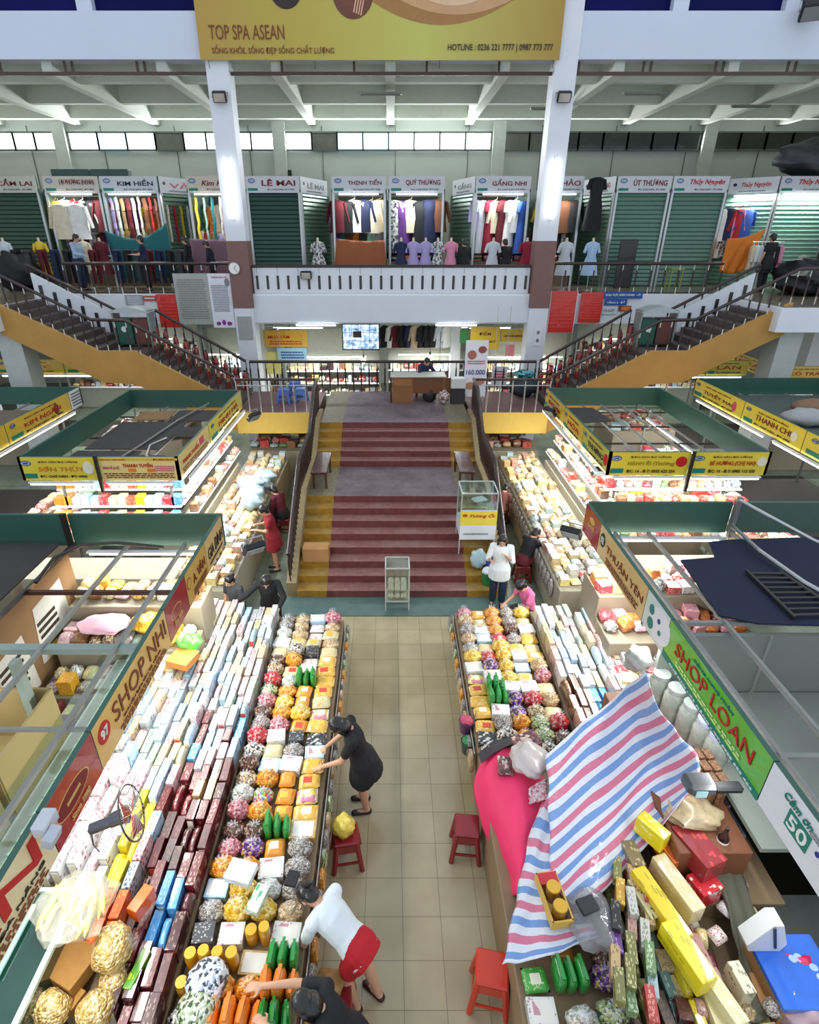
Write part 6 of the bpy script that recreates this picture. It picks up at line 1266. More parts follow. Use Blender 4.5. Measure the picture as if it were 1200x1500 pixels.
def uvstripes(k, cols, name):
    m = bpy.data.materials.new(name); t, b = nodes(m); b.inputs['Roughness'].default_value = .4; b.inputs['Coat Weight'].default_value = .3
    u = t.nodes.new('ShaderNodeUVMap'); u.uv_map = 'uv'; s = t.nodes.new('ShaderNodeSeparateXYZ'); L(t, u.outputs[0], s.inputs[0])
    fr = mathn(t, 'FRACT', mathn(t, 'MULTIPLY', s.outputs[1], k)); c = ramp(t, fr, cols, True); L(t, c, b.inputs['Base Color'])
    n = t.nodes.new('ShaderNodeTexNoise'); n.inputs['Scale'].default_value = 14; n.inputs['Detail'].default_value = 5; tc = t.nodes.new('ShaderNodeTexCoord'); L(t, tc.outputs['Object'], n.inputs['Vector'])
    bu = t.nodes.new('ShaderNodeBump'); bu.inputs['Strength'].default_value = .5; bu.inputs['Distance'].default_value = .03; L(t, n.outputs['Fac'], bu.inputs['Height']); L(t, bu.outputs[0], b.inputs['Normal']); return m
ST = [(0, 'd8dce6'), (.22, '6f94cc'), (.5, 'd8dce6'), (.72, 'cf6f8c')]
Z = lambda px, py, z: tuple(atz(px, py, z))
patch('striped_sheet', 'large striped plastic sheet slung from the green sign over the counter', 'plastic sheet',
      [[Z(800, 1108, 1.3), Z(850, 1060, 1.45), Z(905, 1018, 1.75), Z(944, 985, 2.3)],
       [Z(803, 1165, 1.25), Z(860, 1115, 1.32), Z(925, 1065, 1.6), Z(968, 1040, 2.2)],
       [Z(805, 1235, 1.22), Z(872, 1180, 1.28), Z(945, 1120, 1.5), Z(1000, 1085, 2.1)],
       [Z(815, 1300, 1.2), Z(880, 1245, 1.25), Z(958, 1170, 1.4), Z(1028, 1128, 2.0)],
       [Z(850, 1330, 1.15), Z(890, 1300, 1.15), Z(940, 1245, 1.2), Z(1000, 1175, 1.7)]], uvstripes(6.2, ST, 'striped_plastic'), seed=3, fold=.03)
patch('striped_sheet', 'smaller striped plastic sheet hanging below the large one over the pink cloth', 'plastic sheet',
      [[Z(797, 1160, 1.12), Z(815, 1170, 1.2), Z(838, 1180, 1.15)], [Z(775, 1230, 1.08), Z(805, 1240, 1.16), Z(845, 1250, 1.1)], [Z(762, 1290, 1.05), Z(805, 1300, 1.12), Z(850, 1310, 1.08)],
       [Z(750, 1350, 1.0), Z(800, 1355, 1.08), Z(865, 1350, 1.08)], [Z(737, 1412, .9), Z(800, 1402, 1.0), Z(880, 1372, 1.05)]], uvstripes(5.2, [(0, 'd8dce6'), (.25, 'cf6f8c'), (.5, 'd8dce6'), (.75, '6f94cc')], 'striped_plastic'), seed=5, fold=.025)
patch('pink_cloth', 'bright pink cloth covering the aisle edge of the counter', 'cloth',
      [[Z(712, 1106, .95), Z(745, 1096, 1.0), Z(790, 1090, 1.0)], [Z(696, 1140, .72), Z(730, 1130, 1.0), Z(795, 1130, 1.02)], [Z(700, 1185, .62), Z(738, 1180, 1.0), Z(800, 1180, 1.02)],
       [Z(713, 1225, .55), Z(748, 1225, .98), Z(800, 1235, 1.0)], [Z(728, 1265, .5), Z(755, 1265, .96), Z(790, 1275, .98)], [Z(745, 1312, .45), Z(757, 1312, .9), Z(775, 1315, .95)]], mat('ee3468', .65, var=.08, bump=.2), seed=8, fold=.02)
patch('dark_cloth', 'dark grey cloth strip folded along the top of the pink cloth', 'cloth', [[Z(700, 1105, .9), Z(722, 1088, 1.0), Z(760, 1075, 1.02)], [Z(706, 1118, .92), Z(730, 1100, 1.03), Z(768, 1086, 1.04)]], mat('3a3436', .7), seed=2, fold=.01)
def obox(name, label, cat, px, py, z, size, m, rz=0, rx=0, ry=0):
    p = atz(px, py, z+size[2]/2); return item('box', name, label, cat, (p.x, p.y, z), size, m, rz, None, rx, ry)
BRN = candy_mat(['5a2a2c', '8a5048', 'd0b0a4', '3c181c', '7a3c3c'], 24, .8)
obox('patterned_tin', 'brown patterned tin lying on the pink cloth', 'tin', 740, 1122, 1.03, (.17, .22, .05), BRN, -.1, .15); obox('patterned_tin', 'larger brown patterned tin tilted at the head of the striped sheet', 'tin', 772, 1086, 1.1, (.3, .2, .08), BRN, .3, .1, -.15)
lump('plastic_bag', 'translucent white plastic bag between the pink cloth and the striped sheet', 'bag', Z(776, 1112, 1.18), (.22, .24, .1), mat('d8d0cc', .3, coat=.5, bump=.5, alpha=.75), 3)
patch('floral_cloth', 'small pink and white floral cloth beside the striped sheets', 'cloth', [[Z(775, 1155, 1.12), Z(800, 1140, 1.16)], [Z(775, 1178, 1.1), Z(802, 1172, 1.15)]], candy_mat(['e0a0b0', 'e8dcd8', 'c86078', 'd8c0c8'], 250, .2), fold=.01)
bt = thing('jar_box', 'open yellow box with two round amber jars lying on the striped sheet', 'box', Z(810, 1322, 1.12)); bt.rotation_euler.z = .12
mb = MB(); mb.box(0, 0, .01, .19, .42, .02).box(-.09, 0, .05, .015, .42, .1).box(.09, 0, .05, .015, .42, .1).box(0, .205, .05, .19, .015, .1).box(0, -.205, .05, .19, .015, .1); mb.build('carton_tray', mat('d8b050', .5), bt)
for y in (-.12, .04): MB().loft([((0, y, .02), .065, .065, None), ((0, y, .16), .065, .065, None)]).build('jar', mat('8a5a24', .2, coat=1), bt, smooth=50); MB().loft([((0, y, .16), .06, .06, None), ((0, y, .175), .06, .06, None)]).build('lid', LIDY, bt)
MB().box(0, .15, .1, .17, .1, .02).build('red_flap', mat('c02838', .4), bt)
lump('plastic_bag', 'crumpled clear plastic bag over a dark box beside the jar box', 'bag', Z(868, 1345, 1.15), (.22, .26, .1), mat('9a989c', .25, coat=1, bump=.8, var=.4, alpha=.5), 7); obox('dark_box', 'black box with a white edge under the crumpled bag', 'box', 860, 1330, 1.15, (.16, .13, .12), mat('1a1a1e', .3, coat=.6), .3)
# big clear jars along the sign, boxes and bags at the near end
for i, (px, py) in enumerate(((958, 1030), (980, 1052), (1002, 1076), (1022, 1100), (1040, 1122))):
    t = thing('clear_storage_jar', f'big clear plastic storage jar beside the striped sheet, {nth(i)} from the stairs', 'jar', Z(px, py, 1.45), group='clear storage jars by the striped sheet'); t.rotation_euler.x = .0
    MB().loft([((0, 0, 0), .12, .12, None), ((0, 0, .36), .12, .12, None), ((0, 0, .42), .09, .09, None)]).build('jar_body', mat('8f958a', .15, coat=1, var=.4, scale=12, bump=.5), t, smooth=50); MB().loft([((0, 0, .42), .1, .1, None), ((0, 0, .47), .1, .1, None)]).build('lid', mat('a8acc8' if i > 2 else '9aa09c', .3, coat=.6), t, smooth=50)
counter('plank shelf behind the striped sheet carrying the clear jars', [(2.62, 3.3, 3.2, 5.2, 1.44)], mat('7a4a30', .6)); counter('low store boxes at the near end under the green sign', [(2.83, 3.38, 1.7, 3.15, .8)], mat('6e5a44', .7))
cl = thing('clip_fan', 'grey clip-on fan head hung below the green sign beside the striped sheet', 'fan', Z(1040, 1150, 2.1)); MB().box(-.1, 0, .02, .26, .18, .12, ch=.03).build('motor_housing', mat('4a4c50', .35, coat=.4), cl); MB().box(.14, -.02, 0, .26, .1, .07, ch=.02).build('clamp_arm', BLACK, cl); MB().box(-.12, -.095, .0, .1, .01, .07).build('speed_plate', mat('9ac0c4', .4), cl)
lump('bag_of_sticks', 'clear bag of pale brown sticks below the clip-on fan', 'bag', Z(1015, 1190, 1.5), (.24, .17, .1), mat('b4a07c', .25, coat=1, bump=.9, var=.4, scale=14), 4, amp=.18)
for i in range(9): item('box', 'incense_bundle', f'long brown incense bundle standing beside the plank shelf, {nth(i)} of the row', 'incense', (3.0+(i % 3)*.1, 4.0-(i//3)*.14, 1.445), (.085, .12, .34), CM('6b4a34', 'b08a60', i % 3, .3), .1, 'incense bundles')
bottle = thing('glass_bottle', 'dark bottle with a white label beside the red box', 'bottle', Z(1053, 1245, 1.3)); MB().loft([((0, 0, 0), .05, .05, None), ((0, 0, .2), .05, .05, None), ((0, 0, .26), .02, .02, None), ((0, 0, .32), .02, .02, None)]).build('bottle_body', mat('2a1c14', .1, coat=1), bottle, smooth=50); MB().cyl((0, 0, .06), (0, 0, .16), .052, n=14).build('paper_label', T_WHITE, bottle)
NB = [('gift_box', 'large red box with an oval label beside the dark bottle', 'box', 1020, 1245, 1.25, (.24, .42, .22), '8a1c24', 'c03a34', -.35), ('gift_box', 'bright red end box in front of the large red box', 'box', 1030, 1300, 1.05, (.24, .2, .2), 'd02830', 'e8e0d8', -.35),
 ('pale_box', 'long cream box between the red and yellow boxes', 'box', 990, 1300, 1.1, (.14, .5, .2), 'd8c898', 'e8e0c0', -.3), ('yellow_box', 'yellow box end poking from under the striped sheet', 'box', 955, 1218, 1.3, (.12, .28, .2), 'ecd820', 'f4f0a0', -.6), ('orange_pack', 'orange printed pack beneath the yellow box end', 'box', 985, 1250, 1.15, (.2, .24, .16), 'e0702a', 'f0c060', -.3),
 ('yellow_box', 'long bright yellow box beside the cream box', 'box', 965, 1330, 1.08, (.14, .6, .22), 'e4c81c', 'b8a010', -.3), ('yellow_box', 'second long bright yellow box, below the first', 'box', 1005, 1400, 1.13, (.15, .45, .2), 'f0dc28', 'c8b418', -.3), ('long_box', 'long cream and ivory box beside the near yellow boxes', 'box', 1040, 1440, 1.05, (.12, .6, .16), 'dcd4a4', 'ece8cc', -.3),
 ('red_box', 'dark red box among brown boxes under the sheet edge', 'box', 935, 1290, 1.0, (.2, .14, .2), 'a02420', 'd8b090', -.2), ('brown_box', 'brown printed box below the sheet edge', 'box', 925, 1258, 1.05, (.13, .24, .2), '8a7858', 'c8b890', -.1), ('pale_box', 'pale standing box beside the dark walkway cloth', 'box', 1082, 1440, 1.0, (.1, .22, .2), 'd8d4b8', '908a70', -.1),
 ('ivory_box', 'ivory box leaning above the brown boxes', 'box', 940, 1325, 1.0, (.1, .34, .22), 'd8d0a0', '4a4030', -.25)]
for nm, lab, cat, px, py, z, sz, c1, c2, rz in NB: obox(nm, lab, cat, px, py, z, sz, CM(c1, c2, 1, .6, 14), -rz)
bb = thing('blue_gift_box', 'large bright blue cardboard box under the white tissue holder', 'box', (3.28, 2.42, .81)); MB().box(0, 0, .15, .52, .5, .32, ch=.004).build('box_body', CBM, bb); MB().box(0, 0, .33, .54, .52, .05, ch=.004).build('blue_lid', mat('2c6ad4', .3, coat=.5, var=.35, scale=5), bb)
for i in range(5): a = i*.5; MB().ell((.1*cos(a)+.05, .14*sin(a)-.05, .357), (.035, .03, .004), 10, 5).build('printed_cloud', mat('a8c4e8', .5), bb)
wh = thing('tissue_holder', 'white tissue holder bag standing on the blue box', 'bag', (3.08, 2.62, 1.17)); MB().prismxz([(-.13, 0), (.13, 0), (.16, .1), (.06, .36), (-.02, .36), (-.16, .08)], -.07, .07).build('holder_body', mat('d8dadc', .4, coat=.4), wh); MB().box(.03, -.075, .2, .02, .01, .3, ry=-.3).build('dark_slot', DARK, wh)
obox('cardboard_carton', 'brown cardboard carton in front of the large blue box', 'box', 1150, 1462, .81, (.5, .24, .16), CBM, -.1); lump('pink_pouch', 'shiny crimson and pink pouch lying on the brown carton', 'bag', Z(1165, 1412, 1.08), (.2, .1, .09), mat('d82a5c', .2, coat=1, bump=.5, var=.3, scale=8), 5); lump('plastic_sack', 'pale pink and grey plastic sack at the bottom corner', 'sack', Z(1178, 1478, 1.0), (.22, .16, .16), mat('c8a8b0', .25, coat=.8, bump=.5, var=.25), 6)
patch('walkway_cloth', 'olive grey cloth laid between the yellow boxes and the blue box', 'cloth', [[Z(1040, 1270, 1.12), Z(1080, 1262, 1.12)], [Z(1068, 1340, 1.08), Z(1105, 1330, 1.08)], [Z(1085, 1420, .95), Z(1120, 1400, .95)], [Z(1105, 1500, .95), Z(1150, 1480, .95)]], mat('5c5c4c', .7, bump=.4), fold=.02)
# hanging baskets on the aisle side
for (px, py, z, c1, c2, lab) in ((683, 1062, .75, '5a2a58', 'c04860', 'small purple and red basket hung on the aisle edge'), (686, 1092, .6, '2a3a34', '2f8a48', 'small dark green pot hung under the purple basket')):
    t = thing('hanging_basket', lab, 'basket', Z(px, py, z)); MB().loft([((0, 0, -.1), .08, .08, None), ((0, 0, .08), .1, .1, None)]).build('basket_body', mat(c1, .4, coat=.4), t, smooth=50); lump('contents', None, None, (0, 0, .09), (.08, .08, .04), mat(c2, .4, bump=.5), 2, parent=t); MB().tube([(.1, 0, .08), (.12, .0, .25)], .008).build('hook', STEEL, t)
# stools in the aisle
plastic_stool('dark red plastic stool holding a yellow bag behind the woman in black', -.5, 4.05, 0, .46, .28, '8a1420', .15); plastic_stool('dark red plastic stool half under the pink cloth', .87, 4.15, 0, .46, .28, '8a1420', -.1)
plastic_stool('orange-red plastic stool under the hem of the striped sheet', .93, 2.75, 0, .48, .3, 'd0341c', -.2); plastic_stool('dark red plastic stool beside the bending woman in red shorts', -.5, 2.62, 0, .42, .3, '7a101c', .1)
lump('yellow_bag', 'clear bag of yellow fruit resting on the dark red stool', 'bag', (-.52, 4.05, .58), (.13, .12, .13), mat('e0c850', .25, coat=1, var=.35, scale=9, bump=.6), 3)
lump('cloth_bag', 'tan cloth bag with a dark opening resting on the dark red stool', 'bag', (-.55, 2.62, .5), (.13, .11, .09), mat('b08a50', .6, bump=.5, var=.3), 8)
# standing fan beside the gold sign
fn = thing('table_fan', 'round wire fan with a black motor hung from the red and gold sign', 'fan', Z(193, 1190, 1.95)); fn.rotation_euler = (0, -.25, .25)
for k in range(26):
    a = 2*pi*k/26
    for s in (-.035, .035): MB().tube([(s, .03*cos(a), .03*sin(a)), (s*1.2, .15*cos(a), .15*sin(a)), (0, .235*cos(a), .235*sin(a))], .0025, 4).build('guard_wire', STEEL, fn)
MB().tube([(0, .235*cos(2*pi*k/32), .235*sin(2*pi*k/32)) for k in range(33)], .008, 6).build('guard_rim', DARK, fn)
for k in range(3):
    a0_ = k*2*pi/3; vs = []
    for (r, da, x) in ((.03, -.3, -.01), (.2, -.45, -.02), (.21, .45, .02), (.03, .3, .01)): vs.append((x, r*cos(a0_+da), r*sin(a0_+da)))
    MB().add(vs+[(v[0]+.004, v[1], v[2]) for v in vs], [(0, 1, 2, 3), (7, 6, 5, 4), (0, 4, 5, 1), (1, 5, 6, 2), (2, 6, 7, 3), (3, 7, 4, 0)]).build('blade', mat('9a2c24', .3, coat=.5), fn)
MB().cyl((-.04, 0, 0), (-.18, 0, 0), .075, .06, 14).build('motor', mat('14151c', .3, coat=.6), fn, smooth=50); MB().box(-.27, 0, -.01, .22, .09, .07, ch=.015).build('arm', mat('14151c', .3, coat=.6), fn); MB().tube([(-.36, 0, 0), (-.4, -.05, -.15), (-.36, -.1, -.2)], .006).build('cord', BLACK, fn)
tk = thing('paper_tag', 'folded white paper holder clipped on the red sign', 'paper', Z(66, 1205, 2.92)); MB().box(0, 0, 0, .1, .16, .1, ch=.01).build('paper', mat('c8ccd4', .5), tk); MB().box(.08, -.08, -.03, .07, .12, .08, ry=.3).build('folded_sheet', mat('b8bcc8', .5), tk)
# near-west corner: cabinet, bags of chips, cartons
gc = thing('glass_cabinet', 'dark green glass cabinet with pale aluminium edges under the cream sign', 'cabinet', (0, 0, 0)); MB().box(-2.95, 2.3, .72, .55, 1.15, 1.4).build('cabinet_body', mat('12332a', .15, coat=.8, var=.3), gc)
for x in (-3.23, -2.67): MB().box(x, 2.3, 1.43, .045, 1.2, .035).build('edge_rail', mat('b4c8bc', .3, metal=.3), gc)
for y in (1.72, 2.88): MB().box(-2.95, y, 1.43, .58, .035, .035).build('edge_rail', mat('b4c8bc', .3, metal=.3), gc)
MB().box(-3.05, 2.5, 1.46, .2, .5, .02).build('pale_tray', mat('8fb0a8', .3, coat=.4), gc)
SB = lump('bag_of_chips', 'big clear bag of long pale yellow chips hung under the gold sign', 'bag', Z(108, 1328, 1.62), (.3, .27, .12), mat('d8d4c0', .2, coat=1, bump=.6, var=.15, alpha=.2), 11, amp=.16)
for i in range(22):
    a = R.uniform(-.7, .7); p = Z(66+i*4, 1330+R.uniform(-26, 22), 1.62+R.uniform(-.05, .07)); MB().ell((0, 0, 0), (.024, .13, .02), 8, 6).build('chip_stick', mat('c4b45c', .5), SB, tuple(Vector(p)-Vector(SB.location)), a, smooth=60)
obox('open_carton', 'brown cardboard carton under the bag of chips', 'box', 108, 1415, 1.1, (.3, .3, .14), mat('96682c', .7, var=.2), -.4); obox('open_carton', 'small brown carton beside the popcorn bags', 'box', 100, 1460, 1.0, (.26, .14, .12), mat('a0722c', .7, var=.2), -.4)
PC = candy_mat(['c8a45c', 'dcbc7c', 'b48c44', 'e8d09c'], 190, .8, 0, .8)
for i, (px, py, z, r) in enumerate(((165, 1388, 1.3, (.15, .17, .17)), (168, 1440, 1.05, (.13, .14, .16)), (140, 1482, 1.1, (.14, .15, .15)), (75, 1478, 1.15, (.15, .12, .14)), (15, 1490, 1.1, (.14, .12, .12)))):
    lump('popcorn_bag', ['tall tan bag of puffed snacks beside the chips', 'tan bag of puffed snacks below the tall one', 'tan bag of puffed snacks at the frame edge', 'clear pale bag of puffed snacks by the cabinet', 'white-topped bag of puffed snacks in the corner'][i], 'bag', Z(px, py, z), r, PC, 20+i, amp=.08)
obox('green_yellow_pack', 'narrow green and yellow pack beside the popcorn bags', 'snack', 203, 1425, 1.0, (.07, .28, .14), CM('5a9a2c', 'e8dc20', 1, .8, 12), -.2); obox('orange_box', 'bright orange box beside the yellow cartons', 'box', 208, 1322, 1.2, (.1, .22, .15), mat('e0621c', .3, coat=.5), -.35); obox('calculator', 'black desk calculator on the grain bag', 'calculator', 428, 1287, .98, (.11, .14, .03), mat('17181c', .4), -.2)
obox('gift_box', 'pale blue-white gift box lying across the fourth row', 'box', 353, 1278, 1.0, (.26, .2, .07), CM('c8d8e8', 'e8ecf0', 0, .8, 8), -.25); obox('gift_box', 'green and white gift box leaning near the amber jars', 'box', 378, 1318, .98, (.12, .24, .08), CM('d0dcd0', '5aa878', 1, .8, 8), -.3)
lump('candy_bag', 'large round clear bag of white and navy wrapped sweets', 'bag', Z(303, 1437, 1.0), (.17, .17, .12), candy_mat(['d8e0e8', 'e8eef4', '303848', 'b8c4d4'], 150), 12, amp=.05); lump('candy_bag', 'large round clear bag of pale green leaves and sweets', 'bag', Z(290, 1480, .98), (.17, .16, .12), candy_mat(['a8b890', 'c8d0b8', '4a5838', 'd8dccc'], 160), 13, amp=.05)
lump('green_toy', 'lime green wrapped toy on a wooden tray beside the gold sign', 'toy', Z(278, 940, 1.55), (.15, .12, .1), mat('4fd03a', .4, coat=.5), 4, amp=.2); obox('wooden_tray', 'orange-brown wooden tray beneath the lime green toy', 'tray', 268, 965, 1.42, (.32, .3, .1), mat('b8722c', .6), -.3)
lump('red_netting', 'heap of pink-red net bags beneath the gold sign beside the stairs-end cartons', 'bag', Z(905, 860, 1.25), (.28, .34, .14), candy_mat(['b83048', 'd87888', '7a2028', 'd8a8a8'], 240, .4), 14); lump('clear_bag_roll', 'big clear crumpled plastic bag where the striped sheet is tied', 'bag', Z(935, 965, 2.0), (.16, .14, .16), mat('9a9a96', .2, coat=1, bump=.8, var=.4), 15)
# floodlights clipped on signs
for (px, py, z, lab, rz) in ((372, 610, 2.6, 'round fan lamp clipped at the end of the yellow sign beside the landing', 1.0), (806, 603, 2.6, 'fan lamp clipped at the end of the yellow sign opposite the poster stand', -1.0), (837, 780, 2.2, 'black clip lamp hanging beside the red and gold sign corner', -.6), (372, 803, 2.2, 'black clip lamp glaring beside the gold-sign corner', .6), (880, 690, 2.3, 'black clip lamp under the yellow sign of the barred-roof kiosk', 0)):
    floodlight(lab, Z(px, py, z), rz, .9, .7)

PALN = SIDE+[('green', '2f8a3a', 'c8dca0'), ('purple', '6a3a8a', 'd0b0e0'), ('olive', '7c7c40', 'd0c890'), ('black', '201c1e', '8a8078'), ('gold', 'c89a2c', 'f0dc90')]
k_ = 0
for (px, py, z) in [(905+R.uniform(-6, 6)+i*22, 1275+j*34+i*14, 1.06+.03*((i+j) % 3)) for j in range(6) for i in range(3)]:
    cn, c1, c2 = R.choice(PALN); obox('loose_box', f'{cn} loose box lying over the cartons, {nth(k_)} from the striped sheet hem', 'box', px, py, z+.05, (.075, .24, .09), CM(c1, c2, k_ % 3, .6, 16), -.25+R.uniform(-.1, .1)); k_ += 1
for k_, (px, py, z, k, c) in enumerate(((1085, 1300, .95, 'bag', 'bt'), (1098, 1345, .95, 'pillow', 'fc'), (1062, 1335, .98, 'pillow', 'fw'), (1130, 1480, 1.0, 'bag', 'bs'), (1090, 1485, .95, 'bag', 'bb'), (1048, 1375, .98, 'pillow', 'rw'))):
    p = atz(px, py, z); item(k, 'grocery_bag', f'{G[c][2]} lying on the olive cloth, {nth(k_)} from the bottle', 'bag', tuple(p), (.14, .13, .1), G[c][5](k_), R.random())
# ================================================================= PEOPLE
SKIN = mat('c99a7c', .5, var=.08); SKIN2 = mat('b98a6c', .5, var=.08); HAIR = mat('14100f', .35, coat=.3, var=.3, scale=30, bump=.3)
def remesh(mb, name, m, voxel, parent, smooth=2, label=None):
    me = mb.mesh('r'); o = bpy.data.objects.new('r', me); COL.objects.link(o)
    r = o.modifiers.new('r', 'REMESH'); r.mode = 'VOXEL'; r.voxel_size = voxel; r.use_smooth_shade = True
    if smooth: s = o.modifiers.new('s', 'SMOOTH'); s.factor = .5; s.iterations = smooth
    dg = bpy.context.evaluated_depsgraph_get(); nm = bpy.data.meshes.new_from_object(o.evaluated_get(dg)); bpy.data.objects.remove(o); bpy.data.meshes.remove(me)
    nm.name = name; nm.materials.clear(); nm.materials.append(m); q = link(name, nm, parent)
    if label: q['label'] = label
    return q
def cap(mb, a, b, ra, rb, n=12):
    a, b = Vector(a), Vector(b); mb.cyl(a, b, ra, rb, n); mb.ell(a, (ra,)*3, n, 8); mb.ell(b, (rb,)*3, n, 8)
def frame(z, x):
    z = z.normalized(); y = z.cross(x).normalized(); x = y.cross(z); return Matrix((x, y, z)).transposed()
def pose(kind='stand', h=1.56, lean=0, turn=0, headp=.2, aL=None, aR=None, legs=None):
    """joints in metres; +y is where the figure faces. aL/aR: (elbow, wrist) offsets from the shoulder"""
    k = h/1.6; V = lambda x, y, z: Vector((x*k, y*k, z*k)); J = {}
    pz = .86 if kind == 'stand' else .5
    P = V(0, 0, pz); s = Matrix.Rotation(-lean, 3, 'X') @ Matrix.Rotation(turn, 3, 'Z')
    J['P'] = P; J['W'] = P+s@V(0, .01, .16); J['C'] = P+s@V(0, 0, .34); J['N'] = P+s@V(0, .0, .5)
    s2 = Matrix.Rotation(-lean-headp, 3, 'X') @ Matrix.Rotation(turn, 3, 'Z'); J['H'] = J['N']+s2@V(0, .025, .13); J['hm'] = s2
    for sd, nm, a in ((-1, 'L', aL), (1, 'R', aR)):
        J['s'+nm] = P+s@V(sd*.165, 0, .45)
        e, w_ = a if a else ((sd*.05, .02, -.27), (sd*.03, .08, -.5))
        J['e'+nm] = J['s'+nm]+V(*e); J['w'+nm] = J['s'+nm]+V(*w_)
        J['h'+nm] = P+V(sd*.085, 0, -.03)
        if legs: kn, an = legs[0 if sd < 0 else 1]; J['k'+nm] = V(*kn); J['a'+nm] = V(*an)
        elif kind == 'stand': J['k'+nm] = V(sd*.09, .02, .46); J['a'+nm] = V(sd*.09, -.02, .07)
        else: J['k'+nm] = P+V(sd*.12, .4, 0); J['a'+nm] = V(sd*.12, .38, .07)
    J['s'] = s; J['k'] = k; J['h_'] = h; return J
def torso(mb, J, g=0, z0=0, z1=1, flare=0):
    k = J['k']; X = (J['sR']-J['sL']).normalized(); r = []
    M = frame(J['N']-J['P'], X)
    pts = [(J['P']-(J['W']-J['P'])*(.45+flare*9), .155+flare*.35, .115+flare*.35), (J['P'], .16+flare*.25, .118+flare*.25), (J['W'], .13, .1), (J['C'], .15, .108), (J['C'].lerp(J['N'], .55), .155, .085), (J['C'].lerp(J['N'], .88), .1, .065), (J['N'], .055, .055)]
    mb.loft([(c, (a+g)*k, (b+g)*k, M) for c, a, b in pts])
    cap(mb, J['sL'], J['sR'], (.052+g)*k, (.052+g)*k)
def hand(mb, w_, d, side, k, curl=.4, n=6):
    d = Vector(d).normalized(); up = Vector((0, 0, 1)); a = d.cross(up)
    if a.length < .1: a = Vector((1, 0, 0))
    a = a.normalized(); nrm = a.cross(d); M = Matrix((a, nrm, d)).transposed(); pc = Vector(w_)+d*.045*k
    mb.ell(pc, (.04*k, .017*k, .052*k), 12, 8, M=M)
    for i, (o, l) in enumerate(((-.03, .062), (-.01, .074), (.01, .07), (.029, .055))):
        b = pc+a*o*k+d*.035*k; d1 = (d-nrm*curl*.5).normalized(); d2 = (d-nrm*curl*1.5).normalized(); m_ = b+d1*l*.55*k; e = m_+d2*l*.5*k
        cap(mb, b, m_, .0095*k, .0088*k, n); cap(mb, m_, e, .0088*k, .0075*k, n)
    b = pc-d*.02*k+a*side*.03*k; m_ = b+(a*side*.8+d*.6-nrm*.3).normalized()*.04*k; e = m_+(d+a*side*.15-nrm*.3).normalized()*.03*k
    cap(mb, b, m_, .013*k, .011*k, n); cap(mb, m_, e, .011*k, .009*k, n)
